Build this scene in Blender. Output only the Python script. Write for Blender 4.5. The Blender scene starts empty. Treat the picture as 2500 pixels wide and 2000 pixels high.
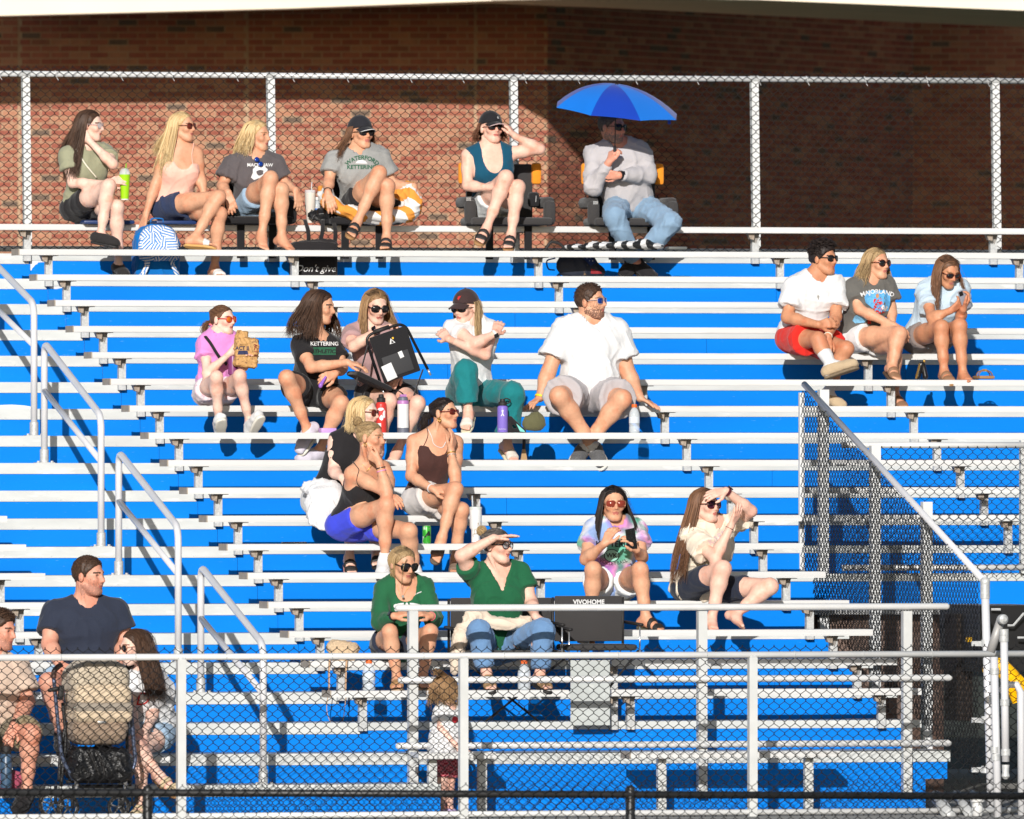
import bpy, bmesh, math, random
import numpy as np
from mathutils import Vector, Matrix
from mathutils.bvhtree import BVHTree

scene = bpy.context.scene
COL = scene.collection
random.seed(7)
RNG = np.random.default_rng(11)

# ------------------------------------------------------------------ camera
TH = math.radians(15.0)
FPX = 34280.0
CAM = np.array([-24.355, -105.57, 2.5])
C_R = np.array([math.cos(TH), -math.sin(TH), 0.0])
C_F = np.array([math.sin(TH), math.cos(TH), 0.0])
YH = 1115.0
cam_data = bpy.data.cameras.new('camera')
cam_data.sensor_width = 36.0
cam_data.lens = FPX * 36.0 / 2500.0
cam_data.shift_y = (YH - 1000.0) / 2500.0
cam_data.clip_start = 1.0
cam_data.clip_end = 2000.0
cam_data.dof.use_dof = True
cam_data.dof.focus_distance = 103.5
cam_data.dof.aperture_fstop = 6.8
cam = bpy.data.objects.new('camera', cam_data)
cam.location = CAM
cam.rotation_euler = (math.pi / 2, 0, -TH)
COL.objects.link(cam)
scene.camera = cam

# ------------------------------------------------------------------ sky and sun
SUN_AZ = math.radians(21.0)      # to the left of the stand's normal
SUN_EL = math.radians(18.5)
to_sun = Vector((-math.sin(SUN_AZ) * math.cos(SUN_EL), -math.cos(SUN_AZ) * math.cos(SUN_EL), math.sin(SUN_EL)))
world = bpy.data.worlds.new('World')
scene.world = world
world.use_nodes = True
wn = world.node_tree.nodes
wl = world.node_tree.links
bg = wn['Background']
sky = wn.new('ShaderNodeTexSky')
sky.sky_type = 'NISHITA'
sky.sun_disc = False
sky.sun_elevation = SUN_EL
sky.sun_rotation = math.atan2(to_sun.x, to_sun.y)
sky.air_density = 1.0
sky.dust_density = 1.0
wl.new(sky.outputs[0], bg.inputs[0])
bg.inputs[1].default_value = 0.07
sun_data = bpy.data.lights.new('sun', 'SUN')
sun_data.energy = 4.55
sun_data.angle = math.radians(0.5)
sun_data.color = (1.0, 0.965, 0.92)
sun = bpy.data.objects.new('sun', sun_data)
sun.rotation_euler = (-to_sun).to_track_quat('-Z', 'Y').to_euler()
sun.location = (-40, -90, 40)
COL.objects.link(sun)

scene.view_settings.view_transform = 'Standard'
scene.view_settings.look = 'None'
scene.view_settings.exposure = 0.0
scene.view_settings.gamma = 1.0
scene.view_settings.use_curve_mapping = False
scene.cycles.use_denoising = True
scene.cycles.max_bounces = 5
scene.cycles.diffuse_bounces = 2
scene.cycles.glossy_bounces = 2
scene.cycles.transmission_bounces = 4
scene.cycles.transparent_max_bounces = 8
scene.cycles.caustics_reflective = False
scene.cycles.caustics_refractive = False

# ------------------------------------------------------------------ basic helpers
def U(px, py, Y):
    """point of the place at depth Y that shows at photo pixel (px, py)"""
    d = C_F + C_R * ((px - 1250.0) / FPX) + np.array([0, 0, 1.0]) * ((YH - py) / FPX)
    t = (Y - CAM[1]) / d[1]
    return CAM + d * t
def UX(px, Y):
    return float(U(px, 1000, Y)[0])
def UZ(px, py, Y):
    return float(U(px, py, Y)[2])

def s2l(c):
    return c / 12.92 if c <= 0.04045 else ((c + 0.055) / 1.055) ** 2.4
def rgb(r, g, b):
    return (s2l(r / 255.0), s2l(g / 255.0), s2l(b / 255.0), 1.0)

MATS = {}
def material(name, color, rough=0.6, metal=0.0, spec=0.5, noise=None, bump=None, second=None, alpha=1.0, trans=0.0, coat=0.0, sheen=0.0, stretch=None, ior=1.45, attr=None):
    """noise=(scale, amount) value variation, bump=(scale, strength), second=(colour, scale, threshold)"""
    if name in MATS:
        return MATS[name]
    m = bpy.data.materials.new(name)
    m.use_nodes = True
    nt = m.node_tree
    n, l = nt.nodes, nt.links
    b = n['Principled BSDF']
    col = tuple(color) if len(color) == 4 else tuple(color) + (1.0,)
    b.inputs['Base Color'].default_value = col
    b.inputs['Roughness'].default_value = rough
    b.inputs['Metallic'].default_value = metal
    b.inputs['Specular IOR Level'].default_value = spec
    b.inputs['IOR'].default_value = ior
    if trans: b.inputs['Transmission Weight'].default_value = trans
    if coat: b.inputs['Coat Weight'].default_value = coat
    if sheen: b.inputs['Sheen Weight'].default_value = sheen
    if alpha < 1: b.inputs['Alpha'].default_value = alpha
    vec = None
    if noise or bump or second:
        tc = n.new('ShaderNodeTexCoord')
        vec = tc.outputs['Object']
        if stretch:
            mp = n.new('ShaderNodeMapping')
            mp.inputs['Scale'].default_value = stretch
            l.new(vec, mp.inputs['Vector'])
            vec = mp.outputs['Vector']
    out = None
    if attr:
        at = n.new('ShaderNodeAttribute'); at.attribute_name = attr[0]
        mx = n.new('ShaderNodeMix'); mx.data_type = 'RGBA'
        mx.inputs['A'].default_value = col
        mx.inputs['B'].default_value = tuple(attr[1])
        l.new(at.outputs['Fac'], mx.inputs['Factor'])
        out = mx.outputs['Result']
    if second:
        c2, sc, th = second
        t = n.new('ShaderNodeTexNoise'); t.inputs['Scale'].default_value = sc; t.inputs['Detail'].default_value = 4
        l.new(vec, t.inputs['Vector'])
        r = n.new('ShaderNodeMapRange'); r.inputs['From Min'].default_value = th; r.inputs['From Max'].default_value = th + 0.12
        l.new(t.outputs['Fac'], r.inputs['Value'])
        mx = n.new('ShaderNodeMix'); mx.data_type = 'RGBA'
        if out is not None: l.new(out, mx.inputs['A'])
        else: mx.inputs['A'].default_value = col
        mx.inputs['B'].default_value = tuple(c2)
        l.new(r.outputs['Result'], mx.inputs['Factor'])
        out = mx.outputs['Result']
    if noise:
        t = n.new('ShaderNodeTexNoise'); t.inputs['Scale'].default_value = noise[0]; t.inputs['Detail'].default_value = 5
        l.new(vec, t.inputs['Vector'])
        r = n.new('ShaderNodeMapRange')
        r.inputs['From Min'].default_value = 0.25; r.inputs['From Max'].default_value = 0.75
        r.inputs['To Min'].default_value = 1 - noise[1]; r.inputs['To Max'].default_value = 1 + noise[1]
        l.new(t.outputs['Fac'], r.inputs['Value'])
        h = n.new('ShaderNodeHueSaturation')
        l.new(r.outputs['Result'], h.inputs['Value'])
        if out is not None: l.new(out, h.inputs['Color'])
        else: h.inputs['Color'].default_value = col
        out = h.outputs['Color']
    if out is not None:
        l.new(out, b.inputs['Base Color'])
    if bump:
        t = n.new('ShaderNodeTexNoise'); t.inputs['Scale'].default_value = bump[0]; t.inputs['Detail'].default_value = 4
        l.new(vec, t.inputs['Vector'])
        bp = n.new('ShaderNodeBump'); bp.inputs['Strength'].default_value = bump[1]; bp.inputs['Distance'].default_value = 0.02
        l.new(t.outputs['Fac'], bp.inputs['Height'])
        l.new(bp.outputs['Normal'], b.inputs['Normal'])
    MATS[name] = m
    return m

def empty(name, loc=(0, 0, 0), label=None, cat=None, group=None, kind=None):
    o = bpy.data.objects.new(name, None)
    o.location = loc
    o.empty_display_size = 0.1
    COL.objects.link(o)
    tag(o, label, cat, group, kind)
    return o
def tag(o, label=None, cat=None, group=None, kind=None):
    if label: o['label'] = label
    if cat: o['category'] = cat
    if group: o['group'] = group
    if kind: o['kind'] = kind
    return o
def put(o, parent):
    """parent without moving: all parts are modelled in world coordinates"""
    if parent is not None:
        o.parent = parent
        M = Matrix.Identity(4); q = parent
        chain = []
        while q is not None:
            chain.append(q); q = q.parent
        for q in reversed(chain):
            M = M @ q.matrix_parent_inverse @ Matrix.Translation(q.location)
        o.matrix_parent_inverse = M.inverted()
    return o

class MB:
    def __init__(s):
        s.v = []; s.f = []; s.m = []; s.cur = 0
    def face(s, idx):
        s.f.append(tuple(idx)); s.m.append(s.cur)
    def add(s, vs, fs):
        o = len(s.v)
        s.v.extend([tuple(map(float, p)) for p in vs])
        for f in fs: s.face([i + o for i in f])
        return s
    def box(s, x0, x1, y0, y1, z0, z1):
        vs = [(x, y, z) for z in (z0, z1) for y in (y0, y1) for x in (x0, x1)]
        return s.add(vs, [(0, 2, 3, 1), (4, 5, 7, 6), (0, 1, 5, 4), (2, 6, 7, 3), (0, 4, 6, 2), (1, 3, 7, 5)])
    def obox(s, c, ax, ay, az, hx, hy, hz):
        c, ax, ay, az = [np.array(q, float) for q in (c, ax, ay, az)]
        vs = [c + ax * hx * i + ay * hy * j + az * hz * k for k in (-1, 1) for j in (-1, 1) for i in (-1, 1)]
        return s.add(vs, [(0, 2, 3, 1), (4, 5, 7, 6), (0, 1, 5, 4), (2, 6, 7, 3), (0, 4, 6, 2), (1, 3, 7, 5)])
    def prism(s, poly, axis, a0, a1):
        """poly of 2D points extruded along axis 'x','y' or 'z'"""
        def P(p, a):
            return {'x': (a, p[0], p[1]), 'y': (p[0], a, p[1]), 'z': (p[0], p[1], a)}[axis]
        n = len(poly)
        vs = [P(p, a0) for p in poly] + [P(p, a1) for p in poly]
        fs = [tuple(range(n))[::-1], tuple(range(n, 2 * n))]
        fs += [(i, (i + 1) % n, (i + 1) % n + n, i + n) for i in range(n)]
        return s.add(vs, fs)
    def tube(s, pts, r, sides=10, caps=True, flat=None):
        pts = [np.array(p, float) for p in pts]
        n = len(pts)
        rs = r if hasattr(r, '__len__') else [r] * n
        up = None; rings = []
        for i in range(n):
            t = pts[min(i + 1, n - 1)] - pts[max(i - 1, 0)]
            t = t / (np.linalg.norm(t) + 1e-12)
            if up is None:
                up = np.array([0, 0, 1.0]) if abs(t[2]) < 0.9 else np.array([1.0, 0, 0])
            a = np.cross(t, up); a /= np.linalg.norm(a) + 1e-12
            b = np.cross(a, t); up = b
            fl = 1.0 if flat is None else flat
            rings.append([pts[i] + rs[i] * (a * math.cos(q) + b * fl * math.sin(q)) for q in [2 * math.pi * k / sides for k in range(sides)]])
        o = len(s.v)
        for rg in rings: s.v.extend([tuple(p) for p in rg])
        for i in range(n - 1):
            for k in range(sides):
                k2 = (k + 1) % sides
                s.face((o + i * sides + k, o + i * sides + k2, o + (i + 1) * sides + k2, o + (i + 1) * sides + k))
        if caps:
            s.face([o + k for k in range(sides)][::-1])
            s.face([o + (n - 1) * sides + k for k in range(sides)])
        return s
    def lathe(s, base, axis, prof, sides=16):
        """prof: list of (r, h) along axis from base"""
        base = np.array(base, float); ax = np.array(axis, float); ax /= np.linalg.norm(ax)
        h = np.array([0, 0, 1.0]) if abs(ax[2]) < 0.9 else np.array([1.0, 0, 0])
        a = np.cross(ax, h); a /= np.linalg.norm(a); b = np.cross(ax, a)
        o = len(s.v); n = len(prof)
        for (r, hh) in prof:
            for k in range(sides):
                q = 2 * math.pi * k / sides
                s.v.append(tuple(base + ax * hh + (a * math.cos(q) + b * math.sin(q)) * r))
        for i in range(n - 1):
            for k in range(sides):
                k2 = (k + 1) % sides
                s.face((o + i * sides + k, o + i * sides + k2, o + (i + 1) * sides + k2, o + (i + 1) * sides + k))
        s.face([o + k for k in range(sides)][::-1])
        s.face([o + (n - 1) * sides + k for k in range(sides)])
        return s
    def build(s, name, mat, parent=None, smooth=False, label=None, origin=None):
        me = bpy.data.meshes.new(name)
        me.from_pydata(s.v, [], s.f)
        mats = mat if isinstance(mat, (list, tuple)) else [mat]
        for m in mats: me.materials.append(m)
        if len(mats) > 1: me.polygons.foreach_set('material_index', s.m)
        if smooth: me.polygons.foreach_set('use_smooth', [True] * len(me.polygons))
        if smooth == 'angle':
            try: me.set_sharp_from_angle(angle=math.radians(40))
            except Exception: pass
        me.update()
        o = bpy.data.objects.new(name, me)
        COL.objects.link(o)
        if label: o['label'] = label
        return put(o, parent)

def arr_mesh(name, V, F, mat, parent=None, smooth=True, mi=None, attr=None):
    """mesh from numpy arrays, F (n,4) quads or (n,3)"""
    me = bpy.data.meshes.new(name)
    V = np.asarray(V, np.float32); F = np.asarray(F, np.int32)
    k = F.shape[1]
    me.vertices.add(len(V)); me.vertices.foreach_set('co', V.ravel())
    me.loops.add(F.size); me.loops.foreach_set('vertex_index', F.ravel())
    me.polygons.add(len(F)); me.polygons.foreach_set('loop_start', np.arange(0, F.size, k, dtype=np.int32))
    try: me.polygons.foreach_set('loop_total', np.full(len(F), k, np.int32))
    except Exception: pass
    mats = mat if isinstance(mat, (list, tuple)) else [mat]
    for m in mats: me.materials.append(m)
    if mi is not None: me.polygons.foreach_set('material_index', np.asarray(mi, np.int32))
    if attr is not None:
        a = me.attributes.new(attr[0], 'FLOAT', 'POINT'); a.data.foreach_set('value', np.asarray(attr[1], np.float32))
    me.update(calc_edges=True)
    me.polygons.foreach_set('use_smooth', np.full(len(F), bool(smooth)))
    o = bpy.data.objects.new(name, me)
    COL.objects.link(o)
    return put(o, parent)

# ------------------------------------------------------------------ materials of the place
M_SEAT = material('seat_aluminium', (0.71, 0.71, 0.70), 0.42, 0.15, noise=(3.0, 0.08), second=((.60, .59, .57, 1), 5, .62), stretch=(0.25, 6, 6), bump=(40, 0.03))
M_LIP = material('seat_underside', (0.42, 0.42, 0.42), 0.5, 0.3, noise=(6, 0.12))
M_CAP = material('end_cap_plastic', rgb(168, 156, 140), 0.6, noise=(14, 0.15))
M_NOSE = material('nosing_aluminium', (0.60, 0.62, 0.61), 0.5, 0.15, noise=(5.0, 0.10), second=((0.74, 0.74, 0.72, 1), 9.0, 0.60), stretch=(0.6, 4, 2.5))
M_BLUE = material('riser_blue', (0.0, 0.205, 0.75), 0.5, 0.0, 0.15, noise=(1.6, 0.09), second=((0.08, 0.31, 0.78, 1), 34.0, 0.68), stretch=(.5, 1, 2.2), bump=(5, .06))
M_DECK = material('deck_aluminium', (0.5, 0.5, 0.5), 0.5, 0.2, noise=(4, 0.15))
M_GALV = material('galvanised_steel', (0.52, 0.53, 0.53), 0.5, 0.2, noise=(60, 0.20), second=((0.64, 0.65, 0.64, 1), 40, 0.58))
M_PIPE = material('galvanised_pipe', (0.74, 0.74, 0.73), 0.36, 0.15, noise=(7, 0.06))
M_PIPE2 = material('handrail_aluminium', (0.78, 0.78, 0.80), 0.32, 0.18, noise=(5, 0.05))
M_RUST = material('bracket_steel', (0.30, 0.28, 0.26), 0.55, 0.3, noise=(30, 0.3))
M_BRASS = material('bracket_side', rgb(160, 146, 132), 0.5, 0.2, noise=(45, 0.35))
M_BLK = material('black_vinyl_wire', (0.010, 0.010, 0.011), 0.45, 0.0, 0.3)
M_BLKPAINT = material('black_pipe', (0.02, 0.02, 0.021), 0.4, 0.0, 0.5, noise=(9, 0.3))
M_PAINTCHIP = material('bare_metal_chip', (0.70, 0.72, 0.76), 0.5, 0.1, noise=(8, 0.1))

# ================================================================== the stand: rows counted downwards, row 0 = first bench with a visible left end
RISE, DEPTH = 0.2032, 0.61
def seatY(k): return -DEPTH * k
def seatZ(k): return 4.101 - RISE * k
def nosY(j): return -DEPTH * (j + 1) + 0.17
def treadZ(j): return 3.671 - RISE * j
def proj(p):
    q = np.array(p, float) - CAM
    d = q @ C_F
    return 1250 + FPX * (q @ C_R) / d, YH - FPX * q[2] / d

GROUND = bpy.data.objects
# ---- ground: walkway level by the stand, dropping to the field
g = MB()
prof = [(-160, -0.95), (-17.5, -0.95), (-14.5, -0.02), (400, -0.02)]
for (y0, z0), (y1, z1) in zip(prof[:-1], prof[1:]):
    g.add([(-300, y0, z0), (300, y0, z0), (300, y1, z1), (-300, y1, z1)], [(0, 1, 2, 3)])
M_TURF = material('ground_turf_and_asphalt', (0.045, 0.055, 0.04), 0.95, noise=(0.8, 0.2), bump=(40, 0.2))
tag(g.build('ground', M_TURF), 'dark ground and turf around the stand', None, None, 'structure')
M_CONC = material('concrete_walkway', (0.34, 0.33, 0.31), 0.85, noise=(1.2, 0.18), bump=(30, 0.15), second=((0.26, 0.25, 0.23, 1), 0.6, 0.55))
m = MB(); m.box(-30, 40, -14.4, 2.0, -0.018, 0.0)
tag(m.build('walkway', M_CONC), 'grey concrete walkway below the stand', None, None, 'structure')

XE = UX(2131.5, seatY(14))           # right end of the lower benches
XA = UX(113.6, nosY(-1))             # right end of the aisle nosing
XSEAM = UX(74, nosY(-2))
XL = UX(63.8, seatY(11))             # right end of the left block's benches
XRT = UX(2320, nosY(16))
XSTEP = UX(1022, nosY(16))
X_LEFT, X_RIGHT = -4.2, 9.6

bl = empty('bleachers', (XE / 2, nosY(16), 0.0), 'large aluminium bleachers with silver bench planks and bright blue risers', 'bleachers')

SEAT_D, SEAT_H = 0.24, 0.046
def plank_profile(y0, z):
    h = SEAT_H
    return [(y0 + 0.003, z), (y0, z - 0.003), (y0, z - h * 0.84), (y0 + 0.0025, z - h * 0.86), (y0 + 0.0025, z - h * 0.90), (y0, z - h * 0.92),
            (y0, z - h), (y0 + 0.03, z - h), (y0 + 0.03, z - h * 0.8), (y0 + SEAT_D - 0.03, z - h * 0.8), (y0 + SEAT_D - 0.03, z - h), (y0 + SEAT_D, z - h), (y0 + SEAT_D, z - 0.003), (y0 + SEAT_D - 0.003, z)]
def seat_plank(k, x0, x1, cap=True, posts=(), yoff=0.0):
    z = seatZ(k); y0 = seatY(k) + yoff
    m = MB(); m.prism(plank_profile(y0, z)[::-1], 'x', x0, x1)
    o = m.build('seat_plank', M_SEAT, bl)
    if cap:
        c = MB(); c.box(x0 - 0.008, x0, y0 - 0.002, y0 + SEAT_D + 0.002, z - SEAT_H - 0.002, z + 0.002)
        c.build('end_cap', M_CAP, o)
    yp = y0 + 0.17
    for xp in posts:
        p = MB(); p.box(xp - 0.027, xp + 0.027, yp - 0.055, yp - 0.004, treadZ(k - 1) - 0.058, z - SEAT_H - 0.006)
        po = p.build('seat_post', M_GALV, bl)
        b = MB()
        zt = z - SEAT_H - 0.001
        b.box(xp - 0.062, xp + 0.055, y0 + 0.035, y0 + 0.19, zt - 0.005, zt)
        b.add([(xp - 0.030, yp - 0.062, zt - 0.006), (xp + 0.030, yp - 0.062, zt - 0.006), (xp + 0.002, yp - 0.062, zt - 0.078),
               (xp - 0.030, yp - 0.056, zt - 0.006), (xp + 0.030, yp - 0.056, zt - 0.006), (xp + 0.002, yp - 0.056, zt - 0.078)],
              [(0, 2, 1), (3, 4, 5), (0, 1, 4, 3), (1, 2, 5, 4), (2, 0, 3, 5)])
        b.cur = 1
        b.add([(xp - 0.078, y0 + 0.05, zt - 0.006), (xp - 0.026, y0 + 0.05, zt - 0.006), (xp - 0.030, y0 + 0.05, zt - 0.052), (xp - 0.062, y0 + 0.05, zt - 0.045),
               (xp - 0.078, y0 + 0.11, zt - 0.006), (xp - 0.026, y0 + 0.11, zt - 0.006), (xp - 0.030, y0 + 0.11, zt - 0.052), (xp - 0.062, y0 + 0.11, zt - 0.045)],
              [(0, 3, 2, 1), (4, 5, 6, 7), (0, 1, 5, 4), (1, 2, 6, 5), (2, 3, 7, 6), (3, 0, 4, 7)])
        b.build('bracket', [M_RUST, M_BRASS], po)
    return o

def frange(a, b, s):
    r = []
    while a < b: r.append(a); a += s
    return r
XP0 = 0.262
for k in range(-1, 17):
    right = X_RIGHT if k <= 10 else XE
    left = -2.6 if k == -1 else 0.0
    px = frange(XP0 - (1.96 if k == -1 else 0), right - 0.15, 1.96)
    if k > 10: px = [x for x in px if x < XE - 0.6] + [XE - 0.26]
    if k == -1: px = [x - 0.03 for x in px]
    if k >= 15:      # the bottom two benches stop short at a grey plate
        xa, xb = UX(1392, seatY(k)), UX(1490, seatY(k))
        seat_plank(k, left, xa - 0.01, True, [x for x in px if x < xa - 0.1])
        seat_plank(k, xb + 0.01, right, False, [x for x in px if x > xb + 0.1] + [xb + 0.06])
    else:
        seat_plank(k, left, right, k >= 0, px)
for k in range(8, 17):
    seat_plank(k, X_LEFT, XL, False, [XL - 0.30, XL - 2.26])

def nosing(j, x0, x1, h, bolts=False):
    m = MB(); y = nosY(j); z = treadZ(j)
    m.box(x0, x1, y, y + 0.02, z - h, z)
    if bolts:
        x = x0 + 0.23
        while x < x1 - 0.05:
            m.lathe((x, y, z - h * 0.82), (0, -1, 0), [(0.006, 0), (0.005, 0.004)], 6); x += 0.355
    return m.build('tread_nosing', M_NOSE, bl)
for j in range(-2, 18):
    y = nosY(j); z = treadZ(j)
    if j == 17: xr = XSTEP
    elif j == 16: xr = XRT
    elif j <= 10: xr = X_RIGHT
    else: xr = XE + 0.05
    nosing(j, X_LEFT, XA if j < 16 else (XA + 1.0 if j == 16 else XSTEP), 0.08, True)
    if j < 17: nosing(j, XA + (0.002 if j < 16 else 1.002), xr, 0.055 if j < 16 else 0.083, j == 16)
    d = MB(); d.box(X_LEFT, xr, y + 0.021, nosY(j - 1) + (0.005 if j > -2 else 2.2), z - 0.04, z - 0.003)
    d.build('tread', M_DECK, bl)
    # blue riser standing on tread j up to the nosing of tread j-1
    if j > -2:
        yy = nosY(j - 1) + 0.008; zt = treadZ(j - 1) - 0.002
        segs = [(X_LEFT, XSEAM)]
        a = XSEAM + 0.003
        rr = xr if j <= 11 else (XE - 0.10 if j < 17 else XRT - 0.25)
        if j == 17: rr = XRT - 0.02
        if j == 11: rr = X_RIGHT if False else XE - 0.10
        off = (j * 1.37) % 3.6
        nxt = a + 2.2 + off
        while a < rr:
            b = min(nxt, rr); segs.append((a, b)); a = b + 0.003; nxt = a + 3.65
        for (a, b) in segs:
            m = MB(); m.box(a, b, yy, yy + 0.012, z - 0.001, zt); m.build('riser_panel', M_BLUE, bl)
# skirt below the front tread, and the fascia of the right-hand block over the passage
m = MB(); m.box(X_LEFT, XSTEP, nosY(17) + 0.008, nosY(17) + 0.02, 0.0, treadZ(17) - 0.03); m.build('riser_panel', M_BLUE, bl)
m = MB(); m.box(XSTEP + 0.004, XRT - 0.18, nosY(16) + 0.012, nosY(16) + 0.022, 0.0, treadZ(17)); m.build('riser_panel', M_BLUE, bl)
m = MB(); m.box(XE - 0.08, X_RIGHT, nosY(10) + 0.008, nosY(10) + 0.02, UZ(2450, 1480, nosY(10)), treadZ(10) - 0.045); m.build('riser_panel', M_BLUE, bl)
m = MB(); m.box(XE - 0.08, X_RIGHT, nosY(10) + 0.022, 1.6, treadZ(10) - 0.30, treadZ(10) - 0.26); m.build('underside', M_DECK, bl)
# flat grey plate closing the gap in the two bottom benches
m = MB(); yq = seatY(16) - 0.015
m.box(UX(1393, yq), UX(1489, yq), yq, yq + 0.004, UZ(1440, 1771, yq), UZ(1440, 1612, yq))
m.build('gap_plate', material('plate_galvanised', (0.50, 0.53, 0.52), 0.5, 0.2, noise=(7, 0.10), second=((0.6, 0.62, 0.6, 1), 14, 0.6)), bl)
# chips of missing blue paint by the aisle
def chip(pts, j):
    y = nosY(j - 1) + 0.006
    P = [(UX(px, y), y, UZ(px, py, y)) for px, py in pts]
    m = MB(); n = len(P)
    m.add(P + [(p[0], p[1] + 0.0015, p[2]) for p in P], [tuple(range(n))[::-1], tuple(range(n, 2 * n))])
    m.build('paint_chip', M_PAINTCHIP, bl)
chip([(74, 636.5), (109, 637), (109, 640), (93, 641), (91, 645), (86, 647), (82, 652), (79, 655), (77, 660), (74.5, 661)], -1)
chip([(122, 697), (155, 697), (153, 703), (137, 706), (122, 705)], 0)
chip([(0, 989), (28, 988), (58, 990), (78, 993), (86, 999), (84, 1001), (40, 1001.5), (0, 1001)], 4)

# ---- front guard rail on the edge of the lowest tread
M_POST = material('post_galvanised', (0.60, 0.61, 0.60), 0.5, 0.15, noise=(8, 0.08))
gr = empty('guard_rail', (UX(1008, nosY(16)), nosY(16) - 0.04, 0.3), 'silver pipe guard rail on square posts along the front of the lowest row', 'guard rail')
yg = nosY(16) - 0.045
for py, x0, x1 in ((1483, 966, 2318), (1658, 968, 2319), (1818, 962, 2317)):
    m = MB(); zz = UZ(1600, py, yg - 0.03); xa, xb = UX(x0, yg), UX(x1, yg)
    yr_ = yg + (.006 if py < 1500 else -.05); m.tube([(xa, yr_, zz), (xa + 0.015, yr_, zz), (xb - 0.015, yr_, zz), (xb, yr_, zz)], [0.014, 0.024, 0.024, 0.014], 12)
    m.build('rail', M_PIPE, gr, True)
for px in (1008, 1714, 2214):
    m = MB(); x = UX(px, yg)
    m.box(x - 0.032, x + 0.032, yg - 0.026, yg + 0.038, 0.10, UZ(px, 1492, yg))
    o = m.build('post', M_POST, gr)
    for zb in (treadZ(16) - 0.055, treadZ(16) - 0.20):
        b = MB(); b.lathe((x + 0.005, yg - 0.026, zb), (0, -1, 0), [(0.018, 0), (0.018, 0.004), (0.011, 0.004), (0.011, 0.012)], 6); b.build('bolt', M_GALV, o)

# ---- stair handrails
def fillet(pts, r, n=6):
    pts = [np.array(p, float) for p in pts]; out = [pts[0]]
    for i in range(1, len(pts) - 1):
        a, b, c = pts[i - 1], pts[i], pts[i + 1]
        u = (a - b) / np.linalg.norm(a - b); v = (c - b) / np.linalg.norm(c - b)
        p, q = b + u * r, b + v * r
        for t in np.linspace(0, 1, n):
            out.append((1 - t) ** 2 * p + 2 * t * (1 - t) * b + t * t * q)
    out.append(pts[-1]); return out
def tread_for(py, px):
    best = None
    for j in range(-2, 18):
        y = nosY(j); e = abs(proj((UX(px, y), y, treadZ(j)))[1] - py)
        if best is None or e < best[0]: best = (e, j)
    return best[1]
def handrail(up_px, up_top, up_base, lo_px, lo_top, lo_base, mid_drop, label, lo_px_base=None):
    ju, jl = tread_for(up_base, up_px), tread_for(lo_base, lo_px)
    yu, yl = nosY(ju) + 0.14, nosY(jl) + 0.14
    xu = UX(up_px, yu); xl = UX(lo_px, yl); x = (xu + xl) / 2
    zu, zl = UZ(up_px, up_top, yu), UZ(lo_px, lo_top, yl)
    t = empty('handrail', (x, yl, treadZ(jl)), label, 'handrail', 'stair handrails in the aisle')
    P = fillet([(x, yu, treadZ(ju)), (x, yu, zu), (x, yl, zl), (x, yl, treadZ(jl))], 0.11)
    m = MB(); m.tube(P, 0.0255, 12); m.build('top_rail', M_PIPE2, t, True)
    m = MB(); m.tube([(x, yu - 0.01, zu - mid_drop), (x, yl + 0.01, zl - mid_drop + 0.03)], 0.022, 12); m.build('mid_rail', M_PIPE2, t, True)
    for yy, jj in ((yu, ju), (yl, jl)):
        z = treadZ(jj)
        m = MB(); m.lathe((x, yy, z), (0, 0, 1), [(0.033, 0.004), (0.033, 0.10), (0.027, 0.105)], 14)
        m.box(x - 0.07, x + 0.07, yy - 0.05, yy + 0.05, z - 0.001, z + 0.005)
        for s in (-1, 1): m.lathe((x + s * 0.052, yy - 0.03, z + 0.005), (0, 0, 1), [(0.011, 0), (0.011, 0.012)], 6)
        m.build('base_flange', M_GALV, t, 'angle')
handrail(-30, 605, 865, 63, 742, 1066, 0.34, 'topmost silver stair handrail, cut off by the left edge')
handrail(111, 836, 1134, 244, 1016, 1337, 0.36, 'second silver stair handrail from the top, left of the girl in pink')
handrail(291, 1103, 1407, 434, 1288, 1625, 0.36, 'third silver stair handrail from the top, ending behind the front fence rail')
handrail(490, 1382, 1695, 643, 1574, 1923, 0.37, 'lowest silver stair handrail, its foot behind the front chain link')

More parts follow.
